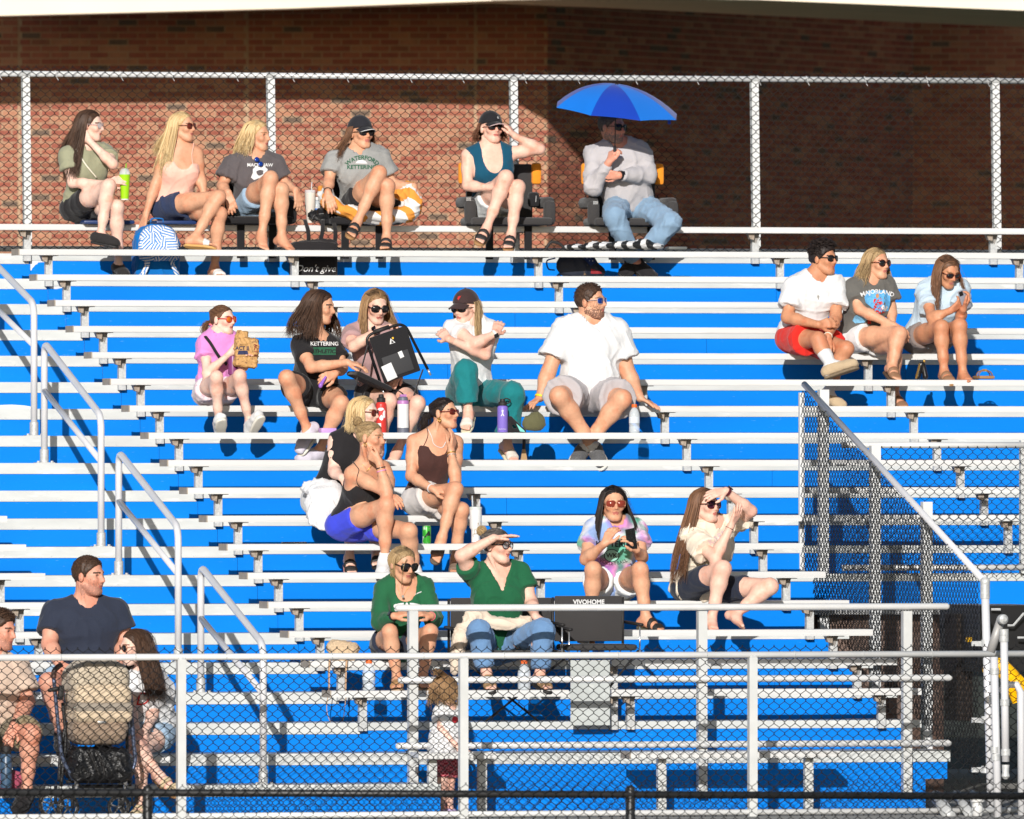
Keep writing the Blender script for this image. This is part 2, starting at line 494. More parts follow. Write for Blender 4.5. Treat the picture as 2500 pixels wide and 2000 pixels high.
# ---- chain link
PITCH = 0.0735
def chainlink(O, u, width, zlo, zhi, n=(0, -1, 0), r=0.0023, mat=None, name='chain_link', parent=None, pitch=PITCH, sides=4, depth=0.006):
    """zigzag wires hooked into each other; zlo and zhi are functions of the distance along u"""
    u = np.array(u, float); u /= np.linalg.norm(u); n = np.array(n, float); O = np.array(O, float)
    w = pitch / 2
    N = int(width / w)
    mb = MB(); V = []; F = []
    for i in range(N):
        uu = i * w
        a, b = zlo(uu), zhi(uu)
        j0, j1 = int(math.ceil(a / w)), int(math.floor(b / w))
        pts = []
        for j in range(j0, j1 + 1):
            right = (i + j) % 2
            x = uu + (w + 0.0022 if right else -0.0022)
            s = 1 if right else -1
            for dz in (-0.0045, 0.0045):
                pts.append(O + u * x + np.array([0, 0, 1.0]) * (j * w + dz) + n * (depth * 0.5 * s * (1 if dz < 0 else -1)))
        if len(pts) < 3: continue
        P = np.array(pts); m = len(P)
        T = np.gradient(P, axis=0); T /= np.linalg.norm(T, axis=1)[:, None] + 1e-9
        A = np.cross(T, n); A /= np.linalg.norm(A, axis=1)[:, None] + 1e-9
        B = np.cross(A, T)
        base = len(V) and sum(len(v) for v in V)
        ring = np.stack([P + r * (A * math.cos(q) + B * math.sin(q)) for q in [2 * math.pi * k / sides for k in range(sides)]], 1)
        V.append(ring.reshape(-1, 3))
        idx = np.arange(m * sides).reshape(m, sides) + base
        f = np.stack([idx[:-1], np.roll(idx[:-1], -1, 1), np.roll(idx[1:], -1, 1), idx[1:]], -1).reshape(-1, 4)
        F.append(f)
    o = arr_mesh(name, np.concatenate(V), np.concatenate(F), mat or M_BLK, parent)
    o['kind'] = 'stuff'
    return o

# back fence
YB = 1.30
bf = empty('chain_link_fence', (3, YB, treadZ(-2)), 'tall black chain link fence with silver posts behind the top row', 'fence')
zr = UZ(0, 178, YB); zr2 = UZ(2500, 200, YB)
xa, xb = UX(-60, YB), UX(2560, YB)
zr = 0.5 * (zr + zr2)
m = MB(); m.tube([(xa, YB, zr), (xb, YB, zr)], 0.0225, 12); m.build('top_rail', material('rail_white_galvanised', (0.74, 0.75, 0.75), 0.4, 0.2, noise=(8, 0.06)), bf, True)
m = MB(); m.tube([(xa, YB, treadZ(-2) + 0.045), (xb, YB, treadZ(-2) + 0.045)], 0.022, 12); m.build('bottom_rail', M_POST, bf, True)
for px in (62, 660, 1253, 1841, 2429):
    m = MB(); x = UX(px, YB); lean = 0.022
    ztop = zr - 0.02; zb = treadZ(-2) - 0.25
    m.add([(x - .029, YB - .03, ztop), (x + .029, YB - .03, ztop), (x + .029, YB + .03, ztop), (x - .029, YB + .03, ztop),
           (x - .029 + lean, YB - .03, zb), (x + .029 + lean, YB - .03, zb), (x + .029 + lean, YB + .03, zb), (x - .029 + lean, YB + .03, zb)],
          [(0, 1, 2, 3), (7, 6, 5, 4), (0, 4, 5, 1), (1, 5, 6, 2), (2, 6, 7, 3), (3, 7, 4, 0)])
    po = m.build('post', material('post_white_galvanised', (0.72, 0.73, 0.73), 0.45, 0.15, noise=(6, 0.05)), bf)
    c = MB(); c.lathe((x - 0.034, YB, zr), (1, 0, 0), [(0.026, 0), (0.026, 0.068)], 12); c.build('rail_clamp', M_GALV, po, 'angle')
chainlink((xa, YB - 0.036, 0), (1, 0, 0), xb - xa, lambda u: treadZ(-2) + 0.035, lambda u: zr + 0.068, parent=bf)
# wire ties
m = MB()
for i in range(18):
    x = xa + 0.2 + i * 0.47 + random.uniform(-.05, .05)
    m.tube([(x - .004, YB - .03, zr + .028), (x + .002, YB - .044, zr), (x + .010, YB - .034, zr - .03), (x + .018, YB - .05, zr - .05)], 0.0022, 5)
m.build('wire_tie', M_PIPE, bf)['kind'] = 'stuff'

# galvanised front fence
YF = nosY(16) - 1.55
ff = empty('chain_link_fence', (3, YF, 0), 'waist high fence with silver pipe rail and black chain link in front of the stand', 'fence')
zf = UZ(1250, 1601, YF)
xa, xb = UX(-60, YF), UX(2560, YF)
m = MB(); m.tube([(xa, YF, zf), (xb, YF, zf)], 0.0225, 12); m.build('top_rail', M_PIPE, ff, True)
zb_ = UZ(1250, 1987, YF)
m = MB(); m.tube([(xa, YF, zb_), (xb, YF, zb_)], 0.0205, 12); m.build('bottom_rail', M_PIPE, ff, True)
for px in (442, 1131, 1837):
    x = UX(px, YF); m = MB(); m.box(x - .029, x + .029, YF - .03, YF + .03, -0.05, zf - 0.019); po = m.build('post', M_POST, ff)
    m = MB(); m.box(x - .024, x + .024, YF - .026, YF + .026, zf - 0.019, zf - 0.002); m.build('post_saddle', M_GALV, po)
for px in (148, 330, 552, 810, 1033, 1230, 1508, 1725, 1940, 2108, 2275, 2442):
    x = UX(px, YF); m = MB(); m.tube([(x, YF - .024 * math.cos(q) , zf + .0245 * math.sin(q)) for q in np.linspace(-2.2, 2.2, 9)], 0.0025, 5); m.build('wire_tie', M_GALV, ff)
chainlink((xa, YF + 0.033, 0), (1, 0, 0), xb - xa, lambda u: -0.02, lambda u: zf + 0.080, parent=ff, pitch=0.0765, r=.0026)

# black fence at the edge of the field, nearer the camera
dk = 88.6
def Ud(px, py, d):
    return CAM + d * (C_F + C_R * ((px - 1250.0) / FPX) + np.array([0, 0, 1.0]) * ((YH - py) / FPX))
YK = float(Ud(1250, 1940, dk)[1])
kf = empty('chain_link_fence', (2, YK, -0.95), 'low all black chain link fence along the bottom edge of the view', 'fence')
xa, xb = UX(-60, YK), UX(2560, YK)
zk0, zk1 = UZ(-60, 1934, YK), UZ(2560, 1944, YK)
m = MB(); m.tube([(xa, YK, zk0), (xb, YK, zk1)], 0.0235, 12); m.build('top_rail', M_BLKPAINT, kf, True)
for px in (361, 1540):
    x = UX(px, YK); m = MB(); zz = UZ(px, 1926, YK)
    m.lathe((x, YK + 0.01, -0.95), (0, 0, 1), [(0.031, 0), (0.031, zz + 0.95), (0.024, zz + 0.965), (0.008, zz + 0.972)], 14); m.build('post', M_BLKPAINT, kf, 'angle')
chainlink((xa, YK - 0.03, 0), (1, 0, 0), xb - xa, lambda u: -0.6, lambda u: zk0 + 0.062, parent=kf, pitch=0.0735)

# sloping side fence beside the passage, seen almost edge on
XS = XE + 0.14
ys0, ys1 = nosY(10) - 0.02, None
# its near end shows at pixel x = 2396
lo, hi = ys0, ys0 - 9
for _ in range(50):
    mid = (lo + hi) / 2
    if proj((XS, mid, 1.5))[0] < 2392: lo = mid
    else: hi = mid
ys1 = lo
# far end at pixel x = 1957
lo, hi = ys1, 3.0
for _ in range(50):
    mid = (lo + hi) / 2
    if proj((XS, mid, 1.5))[0] > 1957: lo = mid
    else: hi = mid
ys0 = lo
zs0, zs1 = UZ(1957, 945, ys0), UZ(2392, 1420, ys1)
zb0, zb1 = UZ(1957, 1464, ys0), UZ(2392, 1905, ys1)
sf = empty('chain_link_fence', (XS, (ys0 + ys1) / 2, 0), 'black chain link side fence with sloping silver top rail at the stand end', 'fence')
L = ys0 - ys1
def ztop(u): return zs0 + (zs1 - zs0) * u / L
def zbot(u): return max(zb0 + (zb1 - zb0) * u / L, 0.0) - 0.02
m = MB(); m.tube([(XS + .03, ys0 + 0.03, ztop(0) + .02), (XS + .03, ys1 - 0.02, ztop(L) + 0.0)], 0.024, 12); m.build('top_rail', M_PIPE2, sf, True)
chainlink((XS, ys0, 0), (0, -1, 0), L, zbot, lambda u: ztop(u) + 0.0, n=(-1, 0, 0), parent=sf, r=0.0034, depth=.012)
for px in (1962, 2010, 2136, 2262):
    lo, hi = ys1, ys0 + .5
    for _ in range(40):
        mid = (lo + hi) / 2
        if proj((XS + .1, mid, 1.5))[0] > px: lo = mid
        else: hi = mid
    u = ys0 - lo
    m = MB(); wd = 0.035 if px > 1970 else 0.018
    m.box(XS + .065, XS + .065 + 2 * wd, lo - wd, lo + wd, max(zbot(max(u, 0)) - 0.3, 0), ztop(max(u, 0)) + (0.05 if px > 1970 else -.04))
    m.build('post', material('side_post_galvanised', (0.70, 0.71, 0.71), 0.45, 0.1, noise=(8, 0.08)), sf)
# end post with rail elbow
m = MB(); pt = np.array((XS + .03, ys1 - 0.03, 0.0))
m.tube([(pt[0] + .03, pt[1] - .05, -0.02), (pt[0], pt[1], ztop(L) - 0.05)], 0.0285, 14)
ep = m.build('end_post', M_PIPE2, sf, True)
m = MB(); m.tube([(pt[0], pt[1], ztop(L) - .12), (pt[0], pt[1], ztop(L) - .02)], 0.034, 14); m.lathe((pt[0], pt[1], ztop(L) - .03), (0, 0, 1), [(.03, 0), (.036, .02), (.033, .045), (.018, .06)], 14); m.build('cap', M_GALV, ep, 'angle')
for zz in (ztop(L) - .46, ztop(L) - 1.0, ztop(L) - 1.35):
    m = MB(); m.lathe((pt[0] + .004, pt[1] - .006, zz), (0, 0, 1), [(.0335, 0), (.0335, .05)], 14); m.box(pt[0] - .10, pt[0] - .02, pt[1] - .008, pt[1] + .008, zz + .005, zz + .04); m.build('clamp', M_GALV, ep, 'angle')

# fence on the front edge of the right-hand block
YR = nosY(10) - 0.05
rf = empty('chain_link_fence', (XE + 1, YR, treadZ(10)), 'black chain link guard fence with silver rails on the upper right block', 'fence')
xa, xb = XS + 0.2, UX(2560, YR)
for py in (1087, 1386):
    m = MB(); m.tube([(xa, YR, UZ(2300, py, YR)), (xb, YR, UZ(2300, py, YR))], 0.0225, 12); m.build('rail', M_PIPE, rf, True)
chainlink((xa, YR - .03, 0), (1, 0, 0), xb - xa, lambda u: UZ(2300, 1412, YR), lambda u: UZ(2300, 1088, YR), parent=rf)
m = MB(); x = UX(2499, YR); m.box(x - .02, x + .03, YR + .0, YR + .05, treadZ(10), UZ(2300, 1075, YR)); m.build('post', M_POST, rf)

# ---- gate posts and pipes by the passage
gp = empty('gate_frame', tuple(Ud(2440, 1990, 97.5)), 'cluster of round silver gate posts with clamps at right edge', 'gate')
def pipe(pts, d, r, name='gate_post', mat=None, sides=14):
    m = MB(); m.tube([Ud(px, py, d + (dd if False else 0)) for px, py in pts], r, sides); return m.build(name, mat or M_PIPE2, gp, True)
b1 = pipe([(2427, 1604), (2437, 2010)], 97.4, 0.0265)
b2 = pipe([(2451, 1540), (2455, 1860)], 97.2, 0.0265)
b3 = pipe([(2440, 1690), (2462, 1672), (2482, 1672), (2492, 1690), (2494, 2010)], 97.9, 0.026)
b4 = pipe([(2444, 1512), (2418, 1592)], 97.6, 0.031, 'brace', material('grey_pipe', (0.42, 0.41, 0.40), 0.5, 0.2))
for q, d, pr in (((2451, 1545), 97.2, b2), ((2451, 1560), 97.2, b2), ((2453, 1716), 97.2, b2), ((2428, 1640), 97.4, b1), ((2431, 1850), 97.4, b1), ((2455, 1838), 97.2, b2), ((2429, 1832), 97.4, b1)):
    p = Ud(q[0], q[1], d); m = MB(); m.lathe(p - np.array([0, 0, .02]), (0, 0, 1), [(.0325, 0), (.0325, .045)], 14); m.build('clamp', M_GALV, pr, 'angle')
m = MB(); p = Ud(2444, 1512, 97.55); m.lathe(p - np.array([0, 0.02, 0]), (0.2, -1, 0), [(.03, -.02), (.036, 0), (.034, .03), (.016, .045)], 14); m.build('elbow', M_GALV, b4, 'angle')
m = MB(); m.lathe(Ud(2455, 1885, 97.2), (0, 0, 1), [(.012, -.05), (.03, -.03), (.024, 0), (.028, .05)], 12); m.build('hinge', M_GALV, b2, 'angle')

# ---- under the right block: brown back wall, dark trailer, yellow hose, jumble of pipes
M_BROWN = material('brown_block_wall', rgb(122, 102, 92), 0.9, noise=(5, 0.14), bump=(25, 0.3))
m = MB()
yw = nosY(10) + 0.16; zz = 0.0; xw0, xw1 = XE - .25, UX(2304, yw)
uw = empty('block_wall', (XE + 1.5, yw, 0), 'brown block wall under the right part of the stand', 'wall')
m.box(xw0, xw1, yw, yw + 0.2, -0.02, 1.42); m.build('core', material('brown_mortar', rgb(105, 84, 74), 0.95), uw)
blk = MB().box(-.194, .194, -.006, .0, -.094, .094)
for r_ in range(7):
    for c_ in range(10):
        x = xw0 + .2 + c_ * 0.4 - (r_ % 2) * 0.2
        if x + .19 > xw1 or x - .19 < xw0: continue
        mm = MB(); mm.box(x - .194, x + .194, yw - .008, yw - .001, r_ * .2 + .006, r_ * .2 + .194); mm.build('block', M_BROWN, uw)
tr = empty('trailer', tuple(Ud(2470, 1960, 100.2)), 'black trailer body in the shade under the stand', 'trailer')
M_BLACKP = material('black_paint', (0.012, 0.012, 0.013), 0.35, 0.0, 0.5)
def px_box(name, x0, y0, x1, y1, d, depth, mat, parent, label=None):
    a, b = Ud(x0, y0, d), Ud(x1, y1, d); Y = (a[1] + b[1]) / 2
    m = MB(); m.box(min(a[0], b[0]), max(a[0], b[0]), Y, Y + depth, min(a[2], b[2]), max(a[2], b[2])); return m.build(name, mat, parent, label=label)
tb = px_box('body', 2386, 1478, 2560, 1640, 100.4, 1.0, M_BLACKP, tr)
px_box('shade_panel', 2334, 1500, 2376, 1760, 100.8, 0.3, material('painted_shade_brown', rgb(48, 36, 28), 0.6), tr)  # shade behind the side fence mesh, put in as a dark brown panel
for pts in (((2460, 1527), (2474, 1527), (2500, 1497)), ((2484, 1557), (2510, 1557), (2540, 1590)), ((2420, 1488), (2443, 1488))):
    m = MB(); m.tube([Ud(a, b, 100.3) for a, b in pts], 0.009, 6); m.build('frame_bar', M_GALV, tr)
hs = MB()
hp = fillet([Ud(2418, 1640, 99.9), Ud(2440, 1625, 99.8), Ud(2475, 1660, 99.7), Ud(2520, 1715, 99.9)], 0.04, 8)
P2 = []; R2 = []
for a, b in zip(hp[:-1], hp[1:]):
    nn = max(2, int(np.linalg.norm(b - a) / 0.008))
    for t in np.linspace(0, 1, nn, endpoint=False): P2.append(a + (b - a) * t); R2.append(0.058 + (0.006 if len(P2) % 2 else 0))
hs.tube(P2, R2, 16)
tag(hs.build('corrugated_hose', material('yellow_plastic', rgb(246, 188, 0), 0.45, noise=(8, .06))), 'thick yellow corrugated hose behind the silver gate posts', 'hose')
h2 = MB()
P2 = [Ud(2466 + 14 * t, 1672 + 44 * t, 99.5) for t in np.linspace(0, 1, 26)]
h2.tube(P2, [0.036 + (0.005 if i % 2 else 0) - 0.0006 * i for i in range(26)], 14)
tag(h2.build('corrugated_hose', MATS['yellow_plastic']), 'short yellow corrugated hose end below the longer one', 'hose')
px_box('yellow_latch', 2362, 1556, 2374, 1568, 100.0, 0.05, MATS['yellow_plastic'], tr)
jp = empty('pipe_pile', tuple(Ud(2330, 1985, 97.8)), 'grey pipe ends lying on the ground by the side fence', 'pipes')
for a, b, r_ in (((2336, 1940), (2368, 1990), .034), ((2285, 1945), (2318, 1992), .045), ((2372, 1938), (2390, 1990), .03)):
    m = MB(); m.tube([Ud(a[0], a[1], 98.2), Ud(b[0], b[1], 97.6)], r_, 12); m.build('pipe', M_GALV, jp, True)
m = MB(); m.lathe(Ud(2386, 1975, 97.5), (0, 0, 1), [(.03, -.05), (.04, -.03), (.04, .02), (.03, .04), (.05, .05), (.05, .08)], 14); m.build('fitting', M_PIPE, jp, 'angle')

# ---- low benches in front of the stand
def front_bench(x0, x1, yt, legs, label, cap):
    Y = nosY(16) - 0.62
    z = UZ((x0 + x1) / 2, yt, Y); xa, xb = UX(x0, Y), UX(x1, Y)
    t = empty('front_bench', ((xa + xb) / 2, Y + .12, 0), label, 'bench')
    m = MB(); m.prism(plank_profile(Y, z)[::-1], 'x', xa, xb); o = m.build('seat_plank', M_SEAT, t)
    if cap: c = MB(); c.box(xa - .008, xa, Y - .002, Y + SEAT_D + .002, z - SEAT_H - .002, z + .002); c.build('end_cap', M_CAP, o)
    for px in legs:
        x = UX(px, Y + .1); m = MB(); m.box(x - .030, x + .030, Y + .09, Y + .14, -0.02, z - SEAT_H - .006)
        m.box(x - .05, x + .05, Y + .03, Y + .21, z - SEAT_H - .006, z - SEAT_H - .001); m.build('leg', M_POST, t)
front_bench(1022, 1211, 1837, (1056, 1178), 'short silver bench by the toddler', False)
front_bench(1540, 2051, 1835, (1616, 1975), 'longer silver bench low in front of the guard rail', True)

# ================================================================== brick building behind
wb = empty('brick_building', tuple(Ud(700, 1100, 147)), 'red brick building with cream roof edge behind the fence', 'building')
M_MORTAR = material('mortar', rgb(184, 158, 130), 0.95, noise=(20, 0.1))
M_BR = [material('brick_%s' % n_, c, 0.85, noise=(14, 0.16), bump=(60, 0.2)) for n_, c in (('orange', rgb(164, 100, 80)), ('red', rgb(152, 86, 70)), ('pale', rgb(176, 124, 98)), ('brown', rgb(146, 92, 72)), ('dark', rgb(106, 88, 76)))]
D0 = 147.0; PHI = math.radians(62)
W0 = Ud(-90, 0, D0); W1 = Ud(1337, 0, D0)
lat1 = (1337 - 1250) / FPX * D0
tq = (2229 - 1250) / FPX
Lr = (tq * D0 - lat1) / (math.cos(PHI) - tq * math.sin(PHI))
W2 = W1 + (C_R * math.cos(PHI) + C_F * math.sin(PHI)) * Lr
W3 = W2 + C_R * 3.0
ZB0, ZB1 = 3.2, 9.4
walls = [(W0, W1), (W1, W2), (W2, W3)]
cand = []
for wi, (A, B) in enumerate(walls):
    A = A.copy(); B = B.copy(); A[2] = B[2] = 0
    e = (B - A); Lw = np.linalg.norm(e); e /= Lw
    nrm = np.array([e[1], -e[0], 0.0])
    m = MB(); ca = A - nrm * 0.012; cb = B - nrm * 0.012
    m.add([(*ca[:2], ZB0), (*cb[:2], ZB0), (*cb[:2], ZB1), (*ca[:2], ZB1), (*(ca - nrm * .3)[:2], ZB0), (*(cb - nrm * .3)[:2], ZB0), (*(cb - nrm * .3)[:2], ZB1), (*(ca - nrm * .3)[:2], ZB1)],
          [(0, 1, 2, 3), (5, 4, 7, 6), (3, 2, 6, 7), (0, 3, 7, 4), (1, 5, 6, 2)])
    m.build('wall_core', M_MORTAR, wb)
    bw, bh = 0.203, 0.0677
    rows = int((7.6 - 4.3) / bh)
    joints = []
    if wi == 0:
        for pxj in (46, 604, 1160): joints.append((UX(pxj, 0) * 0 + np.dot(Ud(pxj, 0, D0) - W0, C_R)))
    for r_ in range(rows):
        z = 4.3 + r_ * bh; x = -(r_ % 2) * bw / 2
        while x < Lw:
            a, b = max(x + .007, 0.0), min(x + bw - .007, Lw)
            cut = [(a, b)]
            for jx in joints:
                cut = [q for c in cut for q in ([(c[0], min(c[1], jx - .012)), (max(c[0], jx + .012), c[1])] if c[0] < jx + .012 and c[1] > jx - .012 else [c])]
            for (a_, b_) in cut:
                if b_ - a_ > 0.03: cand.append((wi, A, e, nrm, a_, b_, z))
            x += bw
def brick_verts(c):
    wi, A, e, n_, a, b, z = c
    P = []
    for (uu, zz) in ((a, z + .007), (b, z + .007), (b, z + .0607), (a, z + .0607)):
        q = A + e * uu; P.append((q[0], q[1], zz))
    pr = 0.0 + random.uniform(-.002, .002)
    Fv = [tuple(np.array(p) + n_ * pr) for p in P]; Bv = [tuple(np.array(p) - n_ * 0.014) for p in P]
    return Fv + Bv
BF = [(0, 1, 2, 3), (0, 4, 5, 1), (1, 5, 6, 2), (2, 6, 7, 3), (3, 7, 4, 0)]
def shade_pick():
    return random.choices(range(5), (5, 5, 2.5, 1.5, 0.7))[0]
vis = []
rest = {i: MB() for i in range(5)}
order = sorted(range(len(cand)), key=lambda i: (cand[i][0] != 0, abs(proj(cand[i][1] + cand[i][2] * cand[i][4] + np.array([0, 0, cand[i][6]]))[1] - 400) + 0.15 * abs(proj(cand[i][1] + cand[i][2] * cand[i][4] + np.array([0, 0, cand[i][6]]))[0] - 700)))
single = set(order[:290])
for i, c in enumerate(cand):
    if i in single:
        m = MB(); m.add(brick_verts(c), BF); m.build('brick', M_BR[shade_pick()], wb)
    else:
        rest[shade_pick()].add(brick_verts(c), BF)
for i in range(5):
    o = rest[i].build('brickwork', M_BR[i], wb); o['kind'] = 'stuff'
# roof edge
M_CREAM = material('cream_fascia', rgb(238, 226, 204), 0.7, noise=(0.9, 0.06))
rp = [(-90, 41, 144.5), (700, 21, 144.4), (1200, 2, 144.0), (1500, -6, 141.5), (1857, 0, 140.0), (2600, 30, 139.3)]
m = MB(); V = []
for px, py, d in rp:
    p = Ud(px, py, d); q = Ud(px, py, 144.9); q[2] = p[2]
    V += [tuple(p), (p[0], p[1], p[2] + 1.6), (q[0], q[1], p[2] + 1.6), tuple(q)]
F = []
for i in range(len(rp) - 1):
    a = i * 4; b = a + 4
    F += [(a, b, b + 1, a + 1), (a + 1, b + 1, b + 2, a + 2), (a + 2, b + 2, b + 3, a + 3), (a + 3, b + 3, b, a)]
m.add(V, F); ro = m.build('roof_edge', M_CREAM, wb)
for px in (128,):
    p = Ud(px, 35, 144.5); q = p + np.array([0, 0, .9]); m = MB(); m.tube([p + C_F * -.003, q + C_F * -.003], 0.006, 5); m.build('joint', material('joint_dark', rgb(150, 136, 112), .9), ro)  # vertical fascia joint, a darker tan line
a, b = Ud(-90, 30, 144.8), Ud(2600, 30, 144.8); m = MB()
m.add([(a[0], a[1], 8.2), (b[0], b[1], 8.2), (b[0] + 4.5 * C_F[0] * 5, b[1] + 4.5 * C_F[1] * 5, 8.2), (a[0] + 4.5 * C_F[0] * 5, a[1] + 4.5 * C_F[1] * 5, 8.2)], [(0, 1, 2, 3)])
m.build('roof_deck', material('roof_underside', rgb(90, 76, 66), .9), ro)

# ================================================================== implicit surfaces: bodies and clothes are grown from tapered limbs and meshed
def nrm(v):
    v = np.asarray(v, float); return v / (np.linalg.norm(v) + 1e-12)
def d_cap(p, a, ra, b, rb):
    ab = b - a; L2 = np.float32(ab @ ab + 1e-12)
    q = p - a
    pp = np.einsum('ij,ij->i', q, q)
    if L2 < 1e-10: return np.sqrt(pp) - ra
    dp = q @ ab
    t = np.clip(dp / L2, 0, 1)
    return np.sqrt(np.maximum(pp - t * (2 * dp - t * L2), 0)) - (ra + t * (rb - ra))
def d_ell(p, c, R, rad):
    q = (p - c) @ (R.T / rad)
    k0 = np.sqrt(np.einsum('ij,ij->i', q, q)); q = q / rad
    return k0 * (k0 - 1.0) / (np.sqrt(np.einsum('ij,ij->i', q, q)) + 1e-9)
def smin(a, b, k):
    if k <= 0: return np.minimum(a, b)
    h = np.maximum(k - np.abs(a - b), 0.0) / k
    return np.minimum(a, b) - h * h * k * 0.25
def smax(a, b, k): return -smin(-a, -b, k)
class Chain:
    """a list of capsules / ellipsoids blended with radius k"""
    def __init__(s, k): s.k = k; s.p = []
    def cap(s, a, ra, b=None, rb=None):
        a = np.asarray(a, np.float32); b = a if b is None else np.asarray(b, np.float32)
        s.p.append((0, a, np.float32(ra), b, np.float32(ra if rb is None else rb))); return s
    def ell(s, c, R, rad): s.p.append((1, np.asarray(c, np.float32), np.asarray(R, np.float32), np.asarray(rad, np.float32))); return s
    def d(s, p, off=0.0):
        r = None
        for q in s.p:
            v = d_cap(p, *q[1:]) if q[0] == 0 else d_ell(p, *q[1:])
            r = v if r is None else smin(r, v, s.k)
        return r - off
    def box(s):
        lo = []; hi = []
        for q in s.p:
            if q[0] == 0:
                r = max(q[2], q[4]); lo += [np.minimum(q[1], q[3]) - r]; hi += [np.maximum(q[1], q[3]) + r]
            else:
                r = max(q[3]); lo += [q[1] - r]; hi += [q[1] + r]
        return np.min(lo, 0), np.max(hi, 0)

def mesh_sdf(fn, lo, hi, h, B=6, margin=0.02):
    lo = np.asarray(lo, np.float32) - 2 * h; hi = np.asarray(hi, np.float32) + 2 * h
    nb = np.maximum(np.ceil((hi - lo) / (h * B)).astype(int), 1)
    n = nb * B
    bi = np.stack(np.meshgrid(*[np.arange(q) for q in nb], indexing='ij'), -1).reshape(-1, 3)
    ctr = (lo + (bi * B + (B - 1) / 2) * h).astype(np.float32)
    dc = fn(ctr)
    near = np.abs(dc) < (B * h * 0.87 + margin)
    D = np.repeat(np.repeat(np.repeat(np.where(dc < 0, -1.0, 1.0).astype(np.float32).reshape(nb), B, 0), B, 1), B, 2)
    loc = np.stack(np.meshgrid(*[np.arange(B)] * 3, indexing='ij'), -1).reshape(-1, 3)
    idx = (bi[near][:, None, :] * B + loc[None]).reshape(-1, 3)
    if len(idx) == 0: return np.zeros((0, 3)), np.zeros((0, 4), int)
    D[idx[:, 0], idx[:, 1], idx[:, 2]] = fn((lo + idx * h).astype(np.float32))
    S = D < 0
    c = S[:-1, :-1, :-1].astype(np.int8)
    for (i, j, k) in ((1, 0, 0), (0, 1, 0), (0, 0, 1), (1, 1, 0), (1, 0, 1), (0, 1, 1), (1, 1, 1)):
        c = c + S[i:n[0] - 1 + i, j:n[1] - 1 + j, k:n[2] - 1 + k]
    act = (c > 0) & (c < 8)
    ai = np.argwhere(act)
    if len(ai) == 0: return np.zeros((0, 3)), np.zeros((0, 4), int)
    vid = np.full(act.shape, -1, np.int32); vid[act] = np.arange(len(ai))
    acc = np.zeros((len(ai), 3), np.float32); cnt = np.zeros(len(ai), np.float32)
    corners = [(0, 0, 0), (1, 0, 0), (0, 1, 0), (1, 1, 0), (0, 0, 1), (1, 0, 1), (0, 1, 1), (1, 1, 1)]
    vals = [D[ai[:, 0] + a, ai[:, 1] + b, ai[:, 2] + e] for a, b, e in corners]
    for i in range(8):
        for ax in range(3):
            if corners[i][ax] == 0:
                j = i + (1 << ax)
                v0, v1 = vals[i], vals[j]
                m = (v0 < 0) != (v1 < 0)
                t = np.where(m, v0 / np.where(np.abs(v0 - v1) < 1e-9, 1e-9, v0 - v1), 0)
                q = np.tile(np.array(corners[i], np.float32), (len(ai), 1)); q[:, ax] += t
                acc += np.where(m[:, None], q, 0); cnt += m
    V = lo + (ai + acc / cnt[:, None]) * h
    F = []
    for ax in range(3):
        sl0 = [slice(None)] * 3; sl1 = [slice(None)] * 3
        sl0[ax] = slice(0, -1); sl1[ax] = slice(1, None)
        A = S[tuple(sl0)]; Bq = S[tuple(sl1)]
        e = np.argwhere(A != Bq)
        u, w = [(1, 2), (2, 0), (0, 1)][ax]
        ok = (e[:, u] > 0) & (e[:, w] > 0) & (e[:, u] < n[u] - 1) & (e[:, w] < n[w] - 1)
        e = e[ok]
        inside = A[e[:, 0], e[:, 1], e[:, 2]]
        quad = []
        for du, dw in ((-1, -1), (0, -1), (0, 0), (-1, 0)):
            g_ = e.copy(); g_[:, u] += du; g_[:, w] += dw
            quad.append(vid[g_[:, 0], g_[:, 1], g_[:, 2]])
        q = np.stack(quad, 1)
        q[~inside] = q[~inside][:, ::-1]
        F.append(q)
    F = np.concatenate(F); F = F[(F >= 0).all(1)]
    return V, F

def vnormals(V, F):
    N = np.zeros_like(V)
    a, b, c, d = V[F[:, 0]], V[F[:, 1]], V[F[:, 2]], V[F[:, 3]]
    fn = np.cross(c - a, d - b)
    for i in range(4): np.add.at(N, F[:, i], fn)
    return N / (np.linalg.norm(N, axis=1)[:, None] + 1e-12)
def relax(V, F, it=1, w=0.5):
    for _ in range(it):
        A = np.zeros_like(V); c = np.zeros(len(V))
        for i in range(4):
            for j in ((i + 1) % 4, (i - 1) % 4):
                np.add.at(A, F[:, i], V[F[:, j]]); np.add.at(c, F[:, i], 1)
        V = V * (1 - w) + w * A / np.maximum(c, 1)[:, None]
    return V

def folds(V, seed, amp, scale=1.0, dirs=None):
    """a few long soft creases plus a broad sag"""
    r = np.random.default_rng(seed)
    out = np.zeros(len(V))
    for i in range(6):
        k = r.normal(size=3) * np.array((1.0, 1.0, 0.55)); k /= np.linalg.norm(k)
        f = r.uniform(14, 44) * scale
        q = r.normal(size=3) * 6; q2 = r.normal(size=3) * 10
        s = np.sin(V @ k * f + 1.3 * np.sin(V @ q + r.uniform(0, 6)) + r.uniform(0, 6))
        msk = np.clip(np.sin(V @ q2 + r.uniform(0, 6)) + .25, 0, 1)
        out += (1 - np.abs(s)) ** 3 * msk * 1.5 + .25 * s
    return (out - out.mean() * 0.6) * amp * .80

